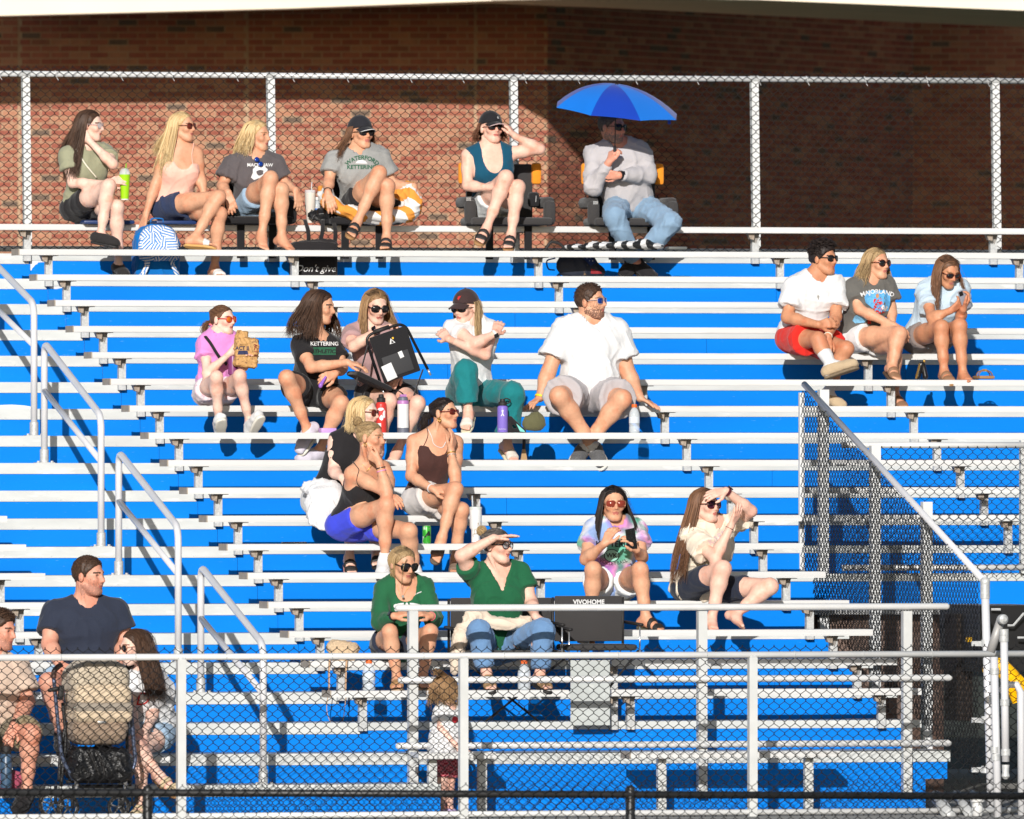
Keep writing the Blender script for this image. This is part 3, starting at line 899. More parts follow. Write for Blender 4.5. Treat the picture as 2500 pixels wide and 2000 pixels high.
# skin, hair and cloth materials
def skin(name, c):
    m = material(name, c, 0.50, 0, 0.45, noise=(40, 0.10), second=((c[0] * 1.0, c[1] * 0.80, c[2] * 0.74, 1), 11, 0.54), bump=(120, .12), attr=('blush', (min(c[0] * 1.02, 1), c[1] * .66, c[2] * .60, 1)))
    return m
SKIN = {'fair': skin('skin_fair', rgb(236, 198, 180)), 'pink': skin('skin_pink', rgb(232, 188, 168)), 'tan': skin('skin_tan', rgb(214, 162, 130)), 'bronze': skin('skin_bronze', rgb(198, 140, 106)), 'ruddy': skin('skin_ruddy', rgb(216, 156, 132))}
HAIRC = {'black': ((30, 25, 24), (62, 50, 46)), 'dark': ((50, 36, 28), (96, 70, 54)), 'brown': ((84, 58, 42), (140, 100, 72)), 'light': ((120, 90, 62), (182, 146, 104)), 'blonde': ((182, 146, 96), (238, 214, 166)), 'dirty': ((132, 106, 74), (206, 176, 130)), 'grey': ((70, 64, 60), (130, 122, 116)), 'auburn': ((74, 46, 34), (128, 84, 60))}
def hair_mat(k):
    a, b = HAIRC[k]
    return material('hair_' + k, rgb(*a), 0.52, 0, 0.32, attr=('hv', rgb(*b)))
def cloth(name, c, rough=0.85, bump=(17, 0.42), noise=(7, 0.05), second=None, sheen=0.15):
    return material('cloth_' + name, c, rough, 0, 0.25, noise=noise, bump=bump, second=second, sheen=sheen)
M_EYE = material('eye_white', (0.75, 0.72, 0.70), 0.3)
M_IRIS = material('iris', rgb(52, 40, 34), 0.2)
M_LENS = material('dark_lens', (0.012, 0.011, 0.012), 0.08, 0, 0.7)
M_LENSBR = material('brown_lens', rgb(96, 34, 24), 0.1, 0, 0.7)
M_LENSPK = material('amber_lens', rgb(176, 84, 56), 0.12, 0, 0.7)
M_LENSBL = material('blue_mirror_lens', rgb(24, 66, 158), 0.1, 0.4, 0.7)
M_LENSOR = material('orange_mirror_lens', rgb(230, 120, 40), 0.15, 0.3, 0.7)
M_CLEAR = material('clear_lens', (0.75, 0.8, 0.85), 0.05, 0, 0.6, alpha=0.35)
M_FBLK = material('frame_black', (0.015, 0.014, 0.014), 0.25, 0, 0.5)
M_FTORT = material('frame_tortoise', rgb(110, 50, 30), 0.25, 0, 0.5, noise=(60, .4))
M_FRED = material('frame_red', rgb(196, 40, 50), 0.3)
M_FCLR = material('frame_clear', rgb(196, 180, 180), 0.15, alpha=.7)
M_FGOLD = material('frame_gold', rgb(190, 140, 110), 0.3, .5)
M_NAIL = material('nail_polish', rgb(240, 200, 205), 0.25)

Z = {1: (0, 150, 3.08), 2: (650, 150, 3.08), 3: (1300, 150, 3.08), 4: (1850, 500, 2.875), 5: (450, 670, 3.45), 6: (1000, 670, 3.317), 7: (700, 950, 3.5945), 8: (1350, 1130, 3.593), 9: (700, 1270, 3.08), 10: (0, 1320, 2.537), 11: (950, 1550, 3.08), 12: (0, 1600, 4.312)}

class Person:
    """joints are read from the photograph and set at their own depth: dy metres in front of the bench edge Y0"""
    def __init__(s, zid, Y0, label, group=None, cat='person', skin='fair', g=1.0, male=False, hs=0.235, base=None):
        s.z = Z[zid]; s.Y0 = Y0; s.g = g; s.male = male; s.hs = hs; s.skin = SKIN[skin]; s.extra = []
        s.label = label; s.group = group; s.cat = cat; s.J = {}; s.root = None
        s.seed = abs(hash(label)) % 1000 if False else sum(map(ord, label)) % 997
    def P(s, x, y, dy):
        return U(s.z[0] + x / s.z[2], s.z[1] + y / s.z[2], s.Y0 - dy)
    def set(s, **k):
        for n_, v in k.items():
            s.J[n_] = s.P(*v)
        return s
    # ---------------------------------------------------------------- skeleton to volumes
    def frame(s):
        J = s.J; g = s.g
        s.e = nrm(J['shB'] - J['shA'])
        s.nb = (J['shA'] + J['shB']) / 2 + np.array([0, 0, s.lift if hasattr(s, 'lift') else (0.062 if s.male else 0.036)])
        J['nb'] = s.nb
        up = nrm(s.nb - J['pel']); s.up = up
        s.fw = nrm(np.cross(s.e, up)); s.rt = nrm(np.cross(up, s.fw))
        if 'hipA' in J: pe = nrm(J['hipB'] - J['hipA'])
        else:
            pe = nrm(0.55 * s.rt + 0.45 * np.array([1.0, 0, 0]) * np.sign(s.rt[0] + 1e-6))
        s.pe = pe
        J.setdefault('hipA', J['pel'] - pe * 0.085 * (0.6 + 0.4 * g)); J.setdefault('hipB', J['pel'] + pe * 0.085 * (0.6 + 0.4 * g))
    def volumes(s, bust=1.0, belly=0.0, sleeve_shoulder=None, child=1.0):
        s.frame(); J = s.J; g = s.g; m = s.male; c = child
        up, fw, rt, pe = s.up, s.fw, s.rt, s.pe
        H = np.linalg.norm(s.nb - J['pel'])
        sw = np.linalg.norm(J['shB'] - J['shA'])
        T = Chain(0.09 * c)
        R = np.array([rt, fw, up]); Rp = np.array([pe, nrm(np.cross(pe, up)), up])
        pelw = (0.165 if not m else 0.16) * g * c
        T.ell(J['pel'] + up * 0.01, Rp, (pelw, 0.115 * g * c, 0.12 * c * (0.7 + .3 * g)))
        T.ell(J['pel'] + up * H * 0.30 + fw * 0.01, R, ((0.125 if not m else 0.148) * g * c, 0.098 * g * c, 0.13 * c))
        T.ell(J['pel'] + up * H * 0.62 + fw * 0.012, R, (max((0.135 if not m else 0.158) * g * c, sw * 0.40), (0.102 if not m else 0.115) * g * c, 0.15 * c))
        T.ell(J['pel'] + up * H * 0.84 - fw * 0.005, R, (max(sw * 0.40, 0.11 * c), 0.085 * g ** .5 * c, 0.085 * c))
        if belly: T.ell(J['pel'] + up * H * 0.30 + fw * belly, R, (0.135 * g, 0.10 * g, 0.14))
        if bust and not m:
            for q in (-1, 1): T.ell(J['pel'] + up * H * 0.66 + fw * 0.072 * g + rt * q * 0.072 * g, R, (0.062 * g * bust, 0.058 * g * bust, 0.062 * g * bust))
        if m: 
            for q in (-1, 1): T.ell(J['pel'] + up * H * 0.72 + fw * 0.06 * g + rt * q * 0.07 * g, R, (0.085 * g, 0.05 * g, 0.065 * g))
        # trapezius slope
        for q in ('shA', 'shB'):
            T.cap(s.nb + up * 0.03 * c, 0.042 * c, J[q] + up * 0.002, (0.047 if not m else 0.056) * g ** .5 * c)
        s.T = T
        s.neck = Chain(0.03).cap(s.nb - up * 0.03, (0.052 if not m else 0.066) * g ** .4 * c, J['head'] - np.array([0, 0, s.hs * 0.14]) - s.hf * 0.030, (0.046 if not m else 0.060) * g ** .4 * c)
        s.arms = {}; s.legs = {}; s.feet = {}; s.hands = {}
        for q in 'AB':
            if 'el' + q in J:
                a, b, w = J['sh' + q], J['el' + q], J['wr' + q]
                ga = g ** .8 * c * (1.14 if m else 1.0)
                A = Chain(0.03 * c)
                A.cap(a, 0.050 * ga, a + (b - a) * 0.45, 0.046 * ga).cap(a + (b - a) * 0.45, 0.046 * ga, b, 0.037 * ga)
                A.cap(b, 0.037 * ga, b + (w - b) * 0.30, 0.039 * ga).cap(b + (w - b) * 0.30, 0.039 * ga, w, 0.0255 * ga ** .7)
                s.arms[q] = A
            if 'kn' + q in J:
                a, b, w = J['hip' + q], J['kn' + q], J['an' + q]
                gl = g ** .8 * c * (1.03 if m else 1.0)
                Lg = Chain(0.035 * c)
                Lg.cap(a, 0.088 * gl, a + (b - a) * 0.5, 0.074 * gl).cap(a + (b - a) * 0.5, 0.074 * gl, b, 0.053 * gl)
                back = nrm(np.cross(np.cross(w - b, b - a), w - b)); 
                if back @ (a - b) < 0: back = -back
                cf = b + (w - b) * 0.30 + back * 0.014 * gl
                Lg.cap(b, 0.051 * gl, cf, 0.053 * gl).cap(cf, 0.053 * gl, b + (w - b) * 0.68 + back * .004, 0.038 * gl).cap(b + (w - b) * 0.68, 0.036 * gl, w, 0.031 * gl ** .7)
                s.legs[q] = Lg
        s.details(child)
        return s
    def details(s, child=1.0):
        J = s.J; D = Chain(0.008); up, fw, rt = s.up, s.fw, s.rt; g = s.g ** .5 * child
        notch = s.nb - up * 0.035 * child + fw * (0.068 * s.g) * child
        s.notch = notch
        if child > .9:
            for q in 'AB':
                sg = 1 if q == 'B' else -1
                a = J['sh' + q] + up * 0.030 * g + fw * 0.022 * g - rt * sg * .02
                D.cap(notch + rt * sg * 0.016, 0.0085 * g, (notch + a) / 2 + up * .012 + fw * .004, 0.0085 * g).cap((notch + a) / 2 + up * .012 + fw * .004, 0.0085 * g, a, 0.0095 * g)
                ear = J['head'] + s.hr * sg * 0.058 - s.hf * 0.030 - s.hu * 0.060
                D.cap(ear, 0.015 * g, notch + rt * sg * 0.014, 0.009 * g)
        for q, Lg in s.legs.items():
            a, b, w = J['hip' + q], J['kn' + q], J['an' + q]
            f = nrm(nrm(b - a) + nrm(b - w)); gl = float(Lg.p[1][4])
            D.cap(b + f * gl * .42, gl * .62, b + f * gl * .30 + nrm(w - b) * gl * 1.0, gl * .50)
            sd = nrm(np.cross(w - b, f))
            for e in (-1, 1): D.cap(w + sd * e * .024 * child, .0125 * child)
            D.cap(b + (w - b) * .2 + f * gl * .45, gl * .42, b + (w - b) * .75 + f * .012, .018 * child)
        for q in s.arms:
            a, b, w = J['sh' + q], J['el' + q], J['wr' + q]; f = nrm(nrm(b - a) + nrm(b - w)); r_ = float(s.arms[q].p[1][4])
            D.cap(b + f * r_ * .45, r_ * .55)
            D.cap(a + (b - a) * .12 + fw * .006, float(s.arms[q].p[0][2]) * .98, a + (b - a) * .34, float(s.arms[q].p[0][2]) * .80)
        s.D = D
        return s
    def look(s, yaw, pitch=0, roll=0):
        y, p, r = [math.radians(q) for q in (yaw, pitch, roll)]
        f = -C_F * math.cos(y) + C_R * math.sin(y); rr = C_R * math.cos(y) + C_F * math.sin(y)
        u = np.array([0, 0, 1.0])
        f2 = f * math.cos(p) + u * math.sin(p); u2 = u * math.cos(p) - f * math.sin(p)
        s.hf = f2; s.hu = u2 * math.cos(r) + rr * math.sin(r); s.hr = rr * math.cos(r) - u2 * math.sin(r)
        s.HR = np.array([s.hr, s.hf, s.hu])
        return s
    def hl(s, x, y, z):
        k = s.hs / 0.225
        return s.J['head'] + (s.hr * x + s.hf * y + s.hu * z) * k
    def head_chain(s):
        k = s.hs / 0.225; R = s.HR; h = s.hl; m = s.male
        A = Chain(0.022 * k)
        A.ell(h(0, -0.014, 0.030), R, np.array((0.0735, 0.093, 0.082)) * k)
        jw = 1.0 if m else 0.84
        A.ell(h(0, 0.024, -0.030), R, np.array((0.0575 * jw, 0.066, 0.075)) * k)
        A.cap(h(-0.022 * jw, 0.034, -0.078), 0.028 * jw * k, h(0.022 * jw, 0.034, -0.078), 0.028 * jw * k)
        A.cap(h(-0.010 * jw, 0.064, -0.093), 0.0185 * k, h(0.010 * jw, 0.064, -0.093), 0.0185 * k)
        for q in (-1, 1):
            A.cap(h(q * 0.050 * jw, 0.0, -0.052), 0.018 * k, h(q * 0.026 * jw, 0.052, -0.086), 0.017 * k)
            A.cap(h(q * 0.040, 0.058, -0.018), 0.022 * k)
        B = Chain(0.010 * k)
        B.cap(h(-0.034, 0.070, 0.026), 0.011 * k, h(0, 0.078, 0.024), 0.012 * k).cap(h(0, 0.078, 0.024), 0.012 * k, h(0.034, 0.070, 0.026), 0.011 * k)
        B.cap(h(0, 0.080, 0.012), 0.0075 * k, h(0, 0.101, -0.022), 0.0105 * k)
        for q in (-1, 1): B.cap(h(q * 0.011, 0.088, -0.026), 0.0085 * k)
        Lp = Chain(0.006 * k)
        Lp.cap(h(-0.016, 0.0795, -0.0505), 0.0048 * k, h(0, 0.0838, -0.049), 0.0055 * k).cap(h(0, 0.0838, -0.049), 0.0055 * k, h(0.016, 0.0795, -0.0505), 0.0048 * k)
        Lp.cap(h(-0.011, 0.0785, -0.0605), 0.0056 * k, h(0.011, 0.0785, -0.0605), 0.0056 * k)
        E = Chain(0.006 * k)
        for q in (-1, 1):
            E.ell(h(q * 0.076, -0.008, -0.004), R, np.array((0.011, 0.018, 0.030)) * k)
        s.headA, s.headB, s.headL, s.headE = A, B, Lp, E
        def f(p):
            d = smin(A.d(p), B.d(p), 0.014 * k)
            for q in (-1, 1):
                c = np.asarray(h(q * 0.031, 0.092, 0.006), np.float32)
                e = np.sqrt(((p - c) ** 2).sum(1)) - 0.017 * k
                d = smax(d, -e, 0.012 * k)
            mo = d_cap(p, np.asarray(h(-.017, .086, -.0556), np.float32), .0022 * k, np.asarray(h(.017, .086, -.0556), np.float32), .0022 * k)
            d = smin(d, Lp.d(p), 0.008 * k)
            d = smax(d, -mo, 0.004 * k)
            d = smin(d, E.d(p), 0.006 * k)
            return smin(smin(d, s.neck.d(p), 0.020 * k), s.D.d(p), .012)
        return f
    # ---------------------------------------------------------------- hands and feet
    def hand(s, q, tip, n, curl=0.25, spread=0.12, thumb=1.0, size=1.0, side=None):
        """tip: point the middle finger aims at, n: direction the palm faces"""
        w = s.J['wr' + q]
        tip = s.P(*tip) if len(tip) == 3 and not isinstance(tip, np.ndarray) else tip
        d = nrm(tip - w); n = nrm(np.asarray(n, float)); n = nrm(n - d * (n @ d))
        sd = np.cross(n, d) * (side if side else (1 if q == 'B' else -1) * -1)
        h = Chain(0.010 * size); F = Chain(0.004)
        sc = size * 0.98
        offs = (0.030, 0.010, -0.010, -0.028); ml = (0.086, 0.089, 0.084, 0.075)
        ph = ((0.042, 0.026, 0.020), (0.046, 0.029, 0.021), (0.043, 0.027, 0.020), (0.034, 0.021, 0.018))
        for i in range(4):
            kb = w + d * ml[i] * sc + sd * offs[i] * sc
            h.cap(w + sd * offs[i] * 0.55 * sc + d * 0.012, 0.0145 * sc, kb, 0.0118 * sc)
            dd = nrm(d + sd * spread * (1.5 - i) / 1.5); p = kb; ang = 0
            cu = curl[i] if hasattr(curl, '__len__') else curl
            for j, L in enumerate(ph[i]):
                ang += cu * (1.25, 1.45, 1.0)[j]
                v = dd * math.cos(ang) + n * math.sin(ang)
                e = p + v * L * sc
                r0 = (0.0098, 0.0088, 0.0078)[j] * sc; h.cap(p, r0, e, r0 * 0.92); p = e
        tb = w + d * 0.022 * sc + sd * 0.022 * sc + n * 0.006
        t1 = tb + nrm(d * 0.75 + sd * 0.75 * thumb + n * 0.25) * 0.044 * sc
        t2 = t1 + nrm(d * 0.95 + sd * 0.30 * thumb + n * 0.30) * 0.031 * sc
        t3 = t2 + nrm(d * 1.0 + sd * 0.1 * thumb + n * 0.35) * 0.024 * sc
        h.cap(tb, 0.016 * sc, t1, 0.0118 * sc).cap(t1, 0.0112 * sc, t2, 0.0100 * sc).cap(t2, 0.0098 * sc, t3, 0.0080 * sc)
        h.cap(w - d * 0.0, 0.024 * sc, w + d * 0.018 * sc, 0.021 * sc)
        s.hands[q] = h
        return s
    def foot(s, q, toe, size=1.0, up=None):
        an = s.J['an' + q]; toe = s.P(*toe)
        kn = s.J['kn' + q]
        sh = nrm(an - kn)
        t = nrm(toe - an)
        u = nrm(np.array(up, float)) if up is not None else nrm(-sh - t * (-sh @ t))
        if up is not None: u = nrm(u - t * (u @ t))
        # the sole plane: rotate foot axis so that the ankle sits above the heel
        L = np.linalg.norm(toe - an)
        sd = nrm(np.cross(t, u))
        heel = an - u * 0.052 * size - t * 0.030 * size
        tip = toe
        ax = nrm(tip - heel); u2 = nrm(u - ax * (u @ ax)); sd = nrm(np.cross(ax, u2))
        FL = 0.225 * size
        ball = heel + ax * FL * 0.70; 
        F = Chain(0.03 * size)
        F.cap(heel, 0.031 * size, heel + ax * FL * 0.35 + u2 * 0.012 * size, 0.030 * size)
        F.cap(an, 0.031 * size, heel + ax * FL * 0.40 + u2 * 0.014 * size, 0.030 * size)
        F.cap(an, 0.032 * size, heel, 0.030 * size)
        for o in (-0.020, 0.018): F.cap(heel + ax * FL * 0.35 + u2 * 0.008 * size + sd * o * 0.6 * size, 0.027 * size, ball + sd * o * size - u2 * 0.006 * size, 0.0215 * size)
        K = Chain(0.006)
        sgn = 1 if q == 'A' else -1
        for i, (o, l, r) in enumerate(((-0.028, 0.062, 0.0125), (-0.010, 0.058, 0.0095), (0.005, 0.052, 0.009), (0.019, 0.044, 0.0085), (0.031, 0.034, 0.008))):
            b = ball + sd * o * sgn * size - u2 * 0.010 * size
            K.cap(b, 0.013 * size, b + ax * l * size - u2 * 0.004 * size, r * size)
        s.feet[q] = dict(F=F, K=K, heel=heel, ax=ax, u=u2, sd=sd, ball=ball, L=FL + 0.02 * size, size=size)
        return s
    # ---------------------------------------------------------------- fields
    def body(s, p):
        d = s.T.d(p)
        d = smin(d, s.neck.d(p), 0.03)
        for q, a in s.arms.items(): d = smin(d, a.d(p), 0.022)
        L = None
        for q, a in s.legs.items():
            v = a.d(p)
            if q in s.feet: v = smin(v, s.feet[q]['F'].d(p), 0.02)
            L = v if L is None else smin(L, v, 0.006)
        if L is not None: d = smin(d, L, 0.03)
        return smin(d, s.D.d(p), 0.014)
    def solid(s, p):
        d = s.body(p)
        return np.minimum(d, s.headA.d(p))
    def build(s, voxel=0.0165, toes=True, stubble=None, brow=None, lips=rgb(190, 110, 100), base=None, eyes=False):
        J = s.J
        allp = [s.T, s.neck] + list(s.arms.values()) + list(s.legs.values()) + [f['F'] for f in s.feet.values()]
        bx = [c.box() for c in allp]
        lo = np.min([b[0] for b in bx], 0); hi = np.max([b[1] for b in bx], 0)
        bp = base if base is not None else np.array([J['pel'][0], J['pel'][1], J['pel'][2] - 0.12])
        s.root = empty('person', tuple(bp), s.label, s.cat, s.group)
        hf = s.head_chain(); k = s.hs / 0.225
        hcut = np.asarray(J['head'] - s.hu * 0.135 * k, np.float32); hu = s.hu.astype(np.float32)
        V, F = mesh_sdf(s.body, lo, hi, voxel)
        parts = [(V, F, np.zeros(len(F), int))]
        # head at fine resolution
        c = J['head']
        Vh, Fh = mesh_sdf(hf, c - 0.15 * k, c + np.array([.15, .15, .145]) * k, 0.0063, margin=0.02)
        fc = Vh[Fh].mean(1)
        loc = ((fc - c) @ s.HR.T) / k
        mi = np.zeros(len(Fh), int)
        x, y, z = loc.T
        mi[(s.headL.d(fc.astype(np.float32)) < 0.0016 * k) & (np.abs(x) < .021) & (z < -.044) & (z > -.068)] = 1
        br = (np.abs(np.abs(x) - .031) < .019) & (np.abs(z - (.0275 - .22 * np.abs(np.abs(x) - .030))) < .0042) & (y > .03)
        mi[br] = 2
        if stubble:
            jaw = (z < -.038 + .35 * np.maximum(np.abs(x) - .045, 0) * 8) & (z > -.13) & (y > -.02) & ~(mi == 1)
            jaw &= ~((np.abs(x) < .03) & (z > -.036)); jaw &= np.random.default_rng(3).uniform(size=len(z)) < np.clip((-.030 - z) / .03, .15, .88); mi[jaw] = 3
        parts.append((Vh, Fh, mi))
        for q, h in s.hands.items():
            w = J['wr' + q].astype(np.float32); e = J['el' + q].astype(np.float32); ax = nrm(w - e).astype(np.float32)
            arm = s.arms[q]
            def fh(p, h=h, arm=arm, w=w, ax=ax):
                d = h.d(p); a = np.maximum(arm.d(p), -((p - w) @ ax) - 0.035)
                return smin(d, a, 0.012)
            b0, b1 = h.box(); b0 = np.minimum(b0, w - 0.04); b1 = np.maximum(b1, w + 0.04)
            v, f = mesh_sdf(fh, b0, b1, 0.0060, margin=0.012)
            parts.append((v, f, np.zeros(len(f), int)))
        if toes:
            for q, ft in s.feet.items():
                if ft.get('bare', True):
                    b0, b1 = ft['K'].box(); v, f = mesh_sdf(ft['K'].d, b0, b1, 0.0062, margin=.012); parts.append((v, f, np.zeros(len(f), int)))
        Vs, Fs, Ms, o = [], [], [], 0
        for v, f, mm in parts:
            if len(v) == 0: continue
            Vs.append(v); Fs.append(f + o); Ms.append(mm); o += len(v)
        mats = [s.skin, material('lips_%02x%02x' % (int(lips[0] * 255), int(lips[1] * 255)), lips, 0.4), brow or MATS.get('brow_dark') or material('brow_dark', rgb(78, 56, 44), .7), stubble or s.skin]
        VV = np.concatenate(Vs); bl = np.zeros(len(VV))
        def gz(c_, r_, a_):
            return a_ * np.exp(-((VV - c_) ** 2).sum(1) / (r_ * r_))
        for q in s.legs: bl += gz(J['kn' + q], .065, .55) + gz(J['an' + q], .06, .3)
        for q in s.feet: bl += gz(s.feet[q]['ball'], .07, .5) + gz(s.feet[q]['heel'], .05, .4)
        for q in s.arms: bl += gz(J['el' + q], .05, .5) + gz(J['wr' + q] + nrm(J['wr' + q] - J['el' + q]) * .10, .08, .45) + gz(J['sh' + q], .07, .3)
        for q in (-1, 1): bl += gz(s.hl(q * .042, .065, -.020), .026 * k, .75)
        bl += gz(s.hl(0, .10, -.02), .020 * k, .7) + gz(s.hl(0, .06, -.095), .03 * k, .3) + gz(s.notch, .07, .5)
        bl = np.clip(bl * .7 + .08 * np.sin(VV @ np.array((31., 17, 23))) + .08 * np.sin(VV @ np.array((-13., 41, 29))), 0, 1)
        s.bodyobj = arr_mesh('body', VV, np.concatenate(Fs), mats, s.root, True, np.concatenate(Ms), attr=('blush', bl))
        if eyes:
            for q in (-1, 1):
                m = MB(); cc = s.hl(q * .0305, .0690, .0060)
                m.lathe(cc - s.hf * .006 * k, s.hf, [(.0105 * k, 0), (.0095 * k, .005 * k), (.006 * k, .0095 * k)], 12); m.cur = 1
                m.lathe(cc + s.hf * .0028 * k, s.hf, [(.0052 * k, 0), (.0035 * k, .0018 * k)], 8)
                m.cur = 1; m.tube([cc + s.hr * x_ * k + s.hu * (.0065 - 38 * x_ * x_) * k + s.hf * .0075 * k for x_ in (-.013, -.007, 0, .007, .013)], .0017 * k, 5)
                m.build('eye', [M_EYE, M_IRIS], s.root, True)
        return s
    # ---------------------------------------------------------------- clothes
    def garment(s, name, fn, lo, hi, mat, voxel=0.0125, amp=0.006, scale=1.0, seed=0, dirs=None, rel=0, mi=None, guard=True, parent=None, label=None, soft=None):
        V, F = mesh_sdf(fn, lo, hi, voxel, margin=0.022)
        if len(V) == 0: print('empty garment', name, s.label); return None
        if rel: V = relax(V, F, rel, .5)
        if amp:
            N = vnormals(V, F); w = folds(V, s.seed + seed, amp, scale, dirs)
            if soft is not None: w = w * np.clip((np.linalg.norm(V - soft[0], axis=1) - soft[1]) / .07, .12, 1)
            V = V + N * np.maximum(w, -0.006)[:, None]
        o = arr_mesh(name, V, F, mat, parent or s.root, True, None if mi is None else mi(V[F].mean(1)))
        if label: o['label'] = label
        return o
    def shirt(s, mat, o=0.012, sleeve=0.55, flare=0.014, hem=-0.02, neck=0.068, scoop=0.0, vneck=0.0, tank=0.0, amp=0.007, long=False, loose=0.0, name='shirt', mi=None, drape=None, scale=1.0, back=True, cuff=1.0, strapdown=0.0, voxel=0.0122):
        J = s.J; up, fw, rt = s.up, s.fw, s.rt
        T = s.T
        hp = (J['pel'] + up * hem).astype(np.float32); upf = up.astype(np.float32)
        arms = []
        for q in s.arms:
            a, b, w = J['sh' + q], J['el' + q], J['wr' + q]
            if sleeve <= 0: continue
            r0 = float(s.arms[q].p[0][2]); 
            if sleeve <= 1:
                e = a + (b - a) * sleeve; dr = nrm(b - a)
                ch = Chain(0.03).cap(a - dr * 0.01, r0 + o * 0.7, a + (b - a) * (sleeve + 0.15), r0 * (1 - .18 * sleeve) + o + flare)
            else:
                f = sleeve - 1; e = b + (w - b) * f * cuff; dr = nrm(w - b)
                rb = float(s.arms[q].p[1][4]) + .008
                ch = Chain(0.03).cap(a, r0 + o, b, rb + o + flare * .5).cap(b, rb + o + flare * .5, b + (w - b) * min(f + .05, 1.0), float(s.arms[q].p[3][4]) + o * .7 + flare * .35)
            arms.append((ch, e.astype(np.float32), dr.astype(np.float32), sleeve > 1))
        nbp = (s.nb + up * 0.06 + fw * 0.012).astype(np.float32); nlow = (s.nb + up * 0.022 + fw * 0.026).astype(np.float32)
        sc = (s.nb - up * 0.03 + fw * 0.10).astype(np.float32)
        ex = []
        if drape is not None: ex = drape
        rtf = rt.astype(np.float32); fwf = fw.astype(np.float32)
        nbf = s.nb.astype(np.float32)
        shs = [np.asarray(J['sh' + q] + (1 if q == 'B' else -1) * rt * 0.028 - up * 0.035, np.float32) for q in 'AB']
        def fn(p):
            d = T.d(p) - o
            for c in ex: d = smin(d, c.d(p), 0.05)
            for ch, e, dr, lng in arms:
                a = ch.d(p)
                a = np.maximum(a, ((p - e) @ dr))
                d = smin(d, a, 0.028)
            d = smax(d, (hp - p) @ upf, 0.006)
            if tank:
                for c in shs:
                    d = smax(d, -(np.sqrt((((p - c)) ** 2).sum(1)) - tank), 0.006)
            q = d_cap(p, nlow, neck, nbp, neck + 0.010)
            d = smax(d, -q, 0.005)
            if scoop:
                l = (p - sc); lx = l @ rtf; ly = l @ fwf; lz = l @ upf
                e2 = np.sqrt((lx / (neck * 1.12)) ** 2 + (np.minimum(lz, 0) / scoop) ** 2) - 1.0
                e2 = np.maximum(e2 * neck, -ly - 0.10)
                d = smax(d, -e2, 0.005)
            if vneck:
                l = (p - (nbf - upf * vneck)); lx = np.abs(l @ rtf); ly = l @ fwf; lz = l @ upf
                e2 = np.maximum(lx * 0.86 - lz * 0.42, -ly - 0.02)
                d = smax(d, -e2, 0.004)
            if strapdown:
                l = (p - nbf); d = np.maximum(d, np.where(np.abs(l @ rtf) >= 0, (l @ upf) + strapdown, 1))
            return d
        lo, hi = T.box()
        for ch, *_ in arms:
            a, b = ch.box(); lo = np.minimum(lo, a); hi = np.maximum(hi, b)
        for c in ex:
            a, b = c.box(); lo = np.minimum(lo, a); hi = np.maximum(hi, b)
        s.shirt_fn = fn
        s.shirtobj = s.garment(name, fn, lo - 0.03 - o, hi + 0.03 + o, mat, amp=amp, seed=1, scale=scale, mi=mi, soft=(s.nb, neck + .01), voxel=voxel, rel=2)
        return s.shirtobj
    def straps(s, mat, pts_list, r=0.006, name='strap', over=False):
        m = MB()
        fld = (lambda q: np.minimum(s.body(q), s.shirt_fn(q)) - .004) if over else s.body
        for pts in pts_list:
            P = [np.asarray(p) for p in pts]
            Q = catmull(P, 10)
            Q = np.array(Q, np.float32)
            for _ in range(3):
                d = fld(Q); g_ = grad(fld, Q)
                Q = Q - g_ * (d - 0.004)[:, None]
            m.tube(Q, r, 6, flat=0.5)
        return m.build(name, mat, s.shirtobj if s.shirtobj else s.root, True)
    def bottoms(s, mat, o=0.012, frac=0.45, flare=0.02, top=0.10, amp=0.005, name='shorts', rise=True, scale=1.0, legs='AB', mi=None, both=None):
        J = s.J; up = s.up.astype(np.float32)
        tp = (J['pel'] + s.up * top).astype(np.float32)
        L = []
        for q in s.legs:
            a, b, w = J['hip' + q], J['kn' + q], J['an' + q]
            pr = s.legs[q].p
            if frac <= 1:
                e = a + (b - a) * frac; dr = nrm(b - a)
                ch = Chain(0.03).cap(a, float(pr[0][2]) + o, a + (b - a) * (frac + .12), float(pr[0][2]) * (1 - .32 * frac) + o + flare)
                L.append((ch, e.astype(np.float32), dr.astype(np.float32)))
            else:
                f = frac - 1; e = b + (w - b) * f; dr = nrm(w - b)
                r = [float(pr[i][2]) for i in range(5)] + [float(pr[-1][4])]
                ch = Chain(0.035).cap(a, r[0] + o, b, r[2] + o * 1.2 + flare * .3).cap(b, r[2] + o * 1.2 + flare * .3, b + (w - b) * min(f + .06, 1.05), r[5] + o + flare)
                L.append((ch, e.astype(np.float32), dr.astype(np.float32)))
        T = s.T
        lowcut = (J['pel'] + s.up * (top)).astype(np.float32)
        pelE = Chain(0.04); q0 = T.p[0]; pelE.p.append((1, q0[1], q0[2], q0[3] + np.float32(o)))
        q1 = T.p[1]; pelE.p.append((1, q1[1], q1[2], q1[3] + np.float32(o * .8)))
        def fn(p):
            d = pelE.d(p)
            d = smax(d, (p - tp) @ up, 0.006)
            l = None
            for ch, e, dr in L:
                a = np.maximum(ch.d(p), (p - e) @ dr)
                l = a if l is None else smin(l, a, 0.008)
            if l is not None: d = smin(d, l, 0.03)
            return d
        lo, hi = pelE.box()
        for ch, *_ in L:
            a, b = ch.box(); lo = np.minimum(lo, a); hi = np.maximum(hi, b)
        s.bottomobj = s.garment(name, fn, lo - .02, hi + .02, mat, amp=amp, seed=2, scale=scale, mi=mi, rel=1)
        return s.bottomobj
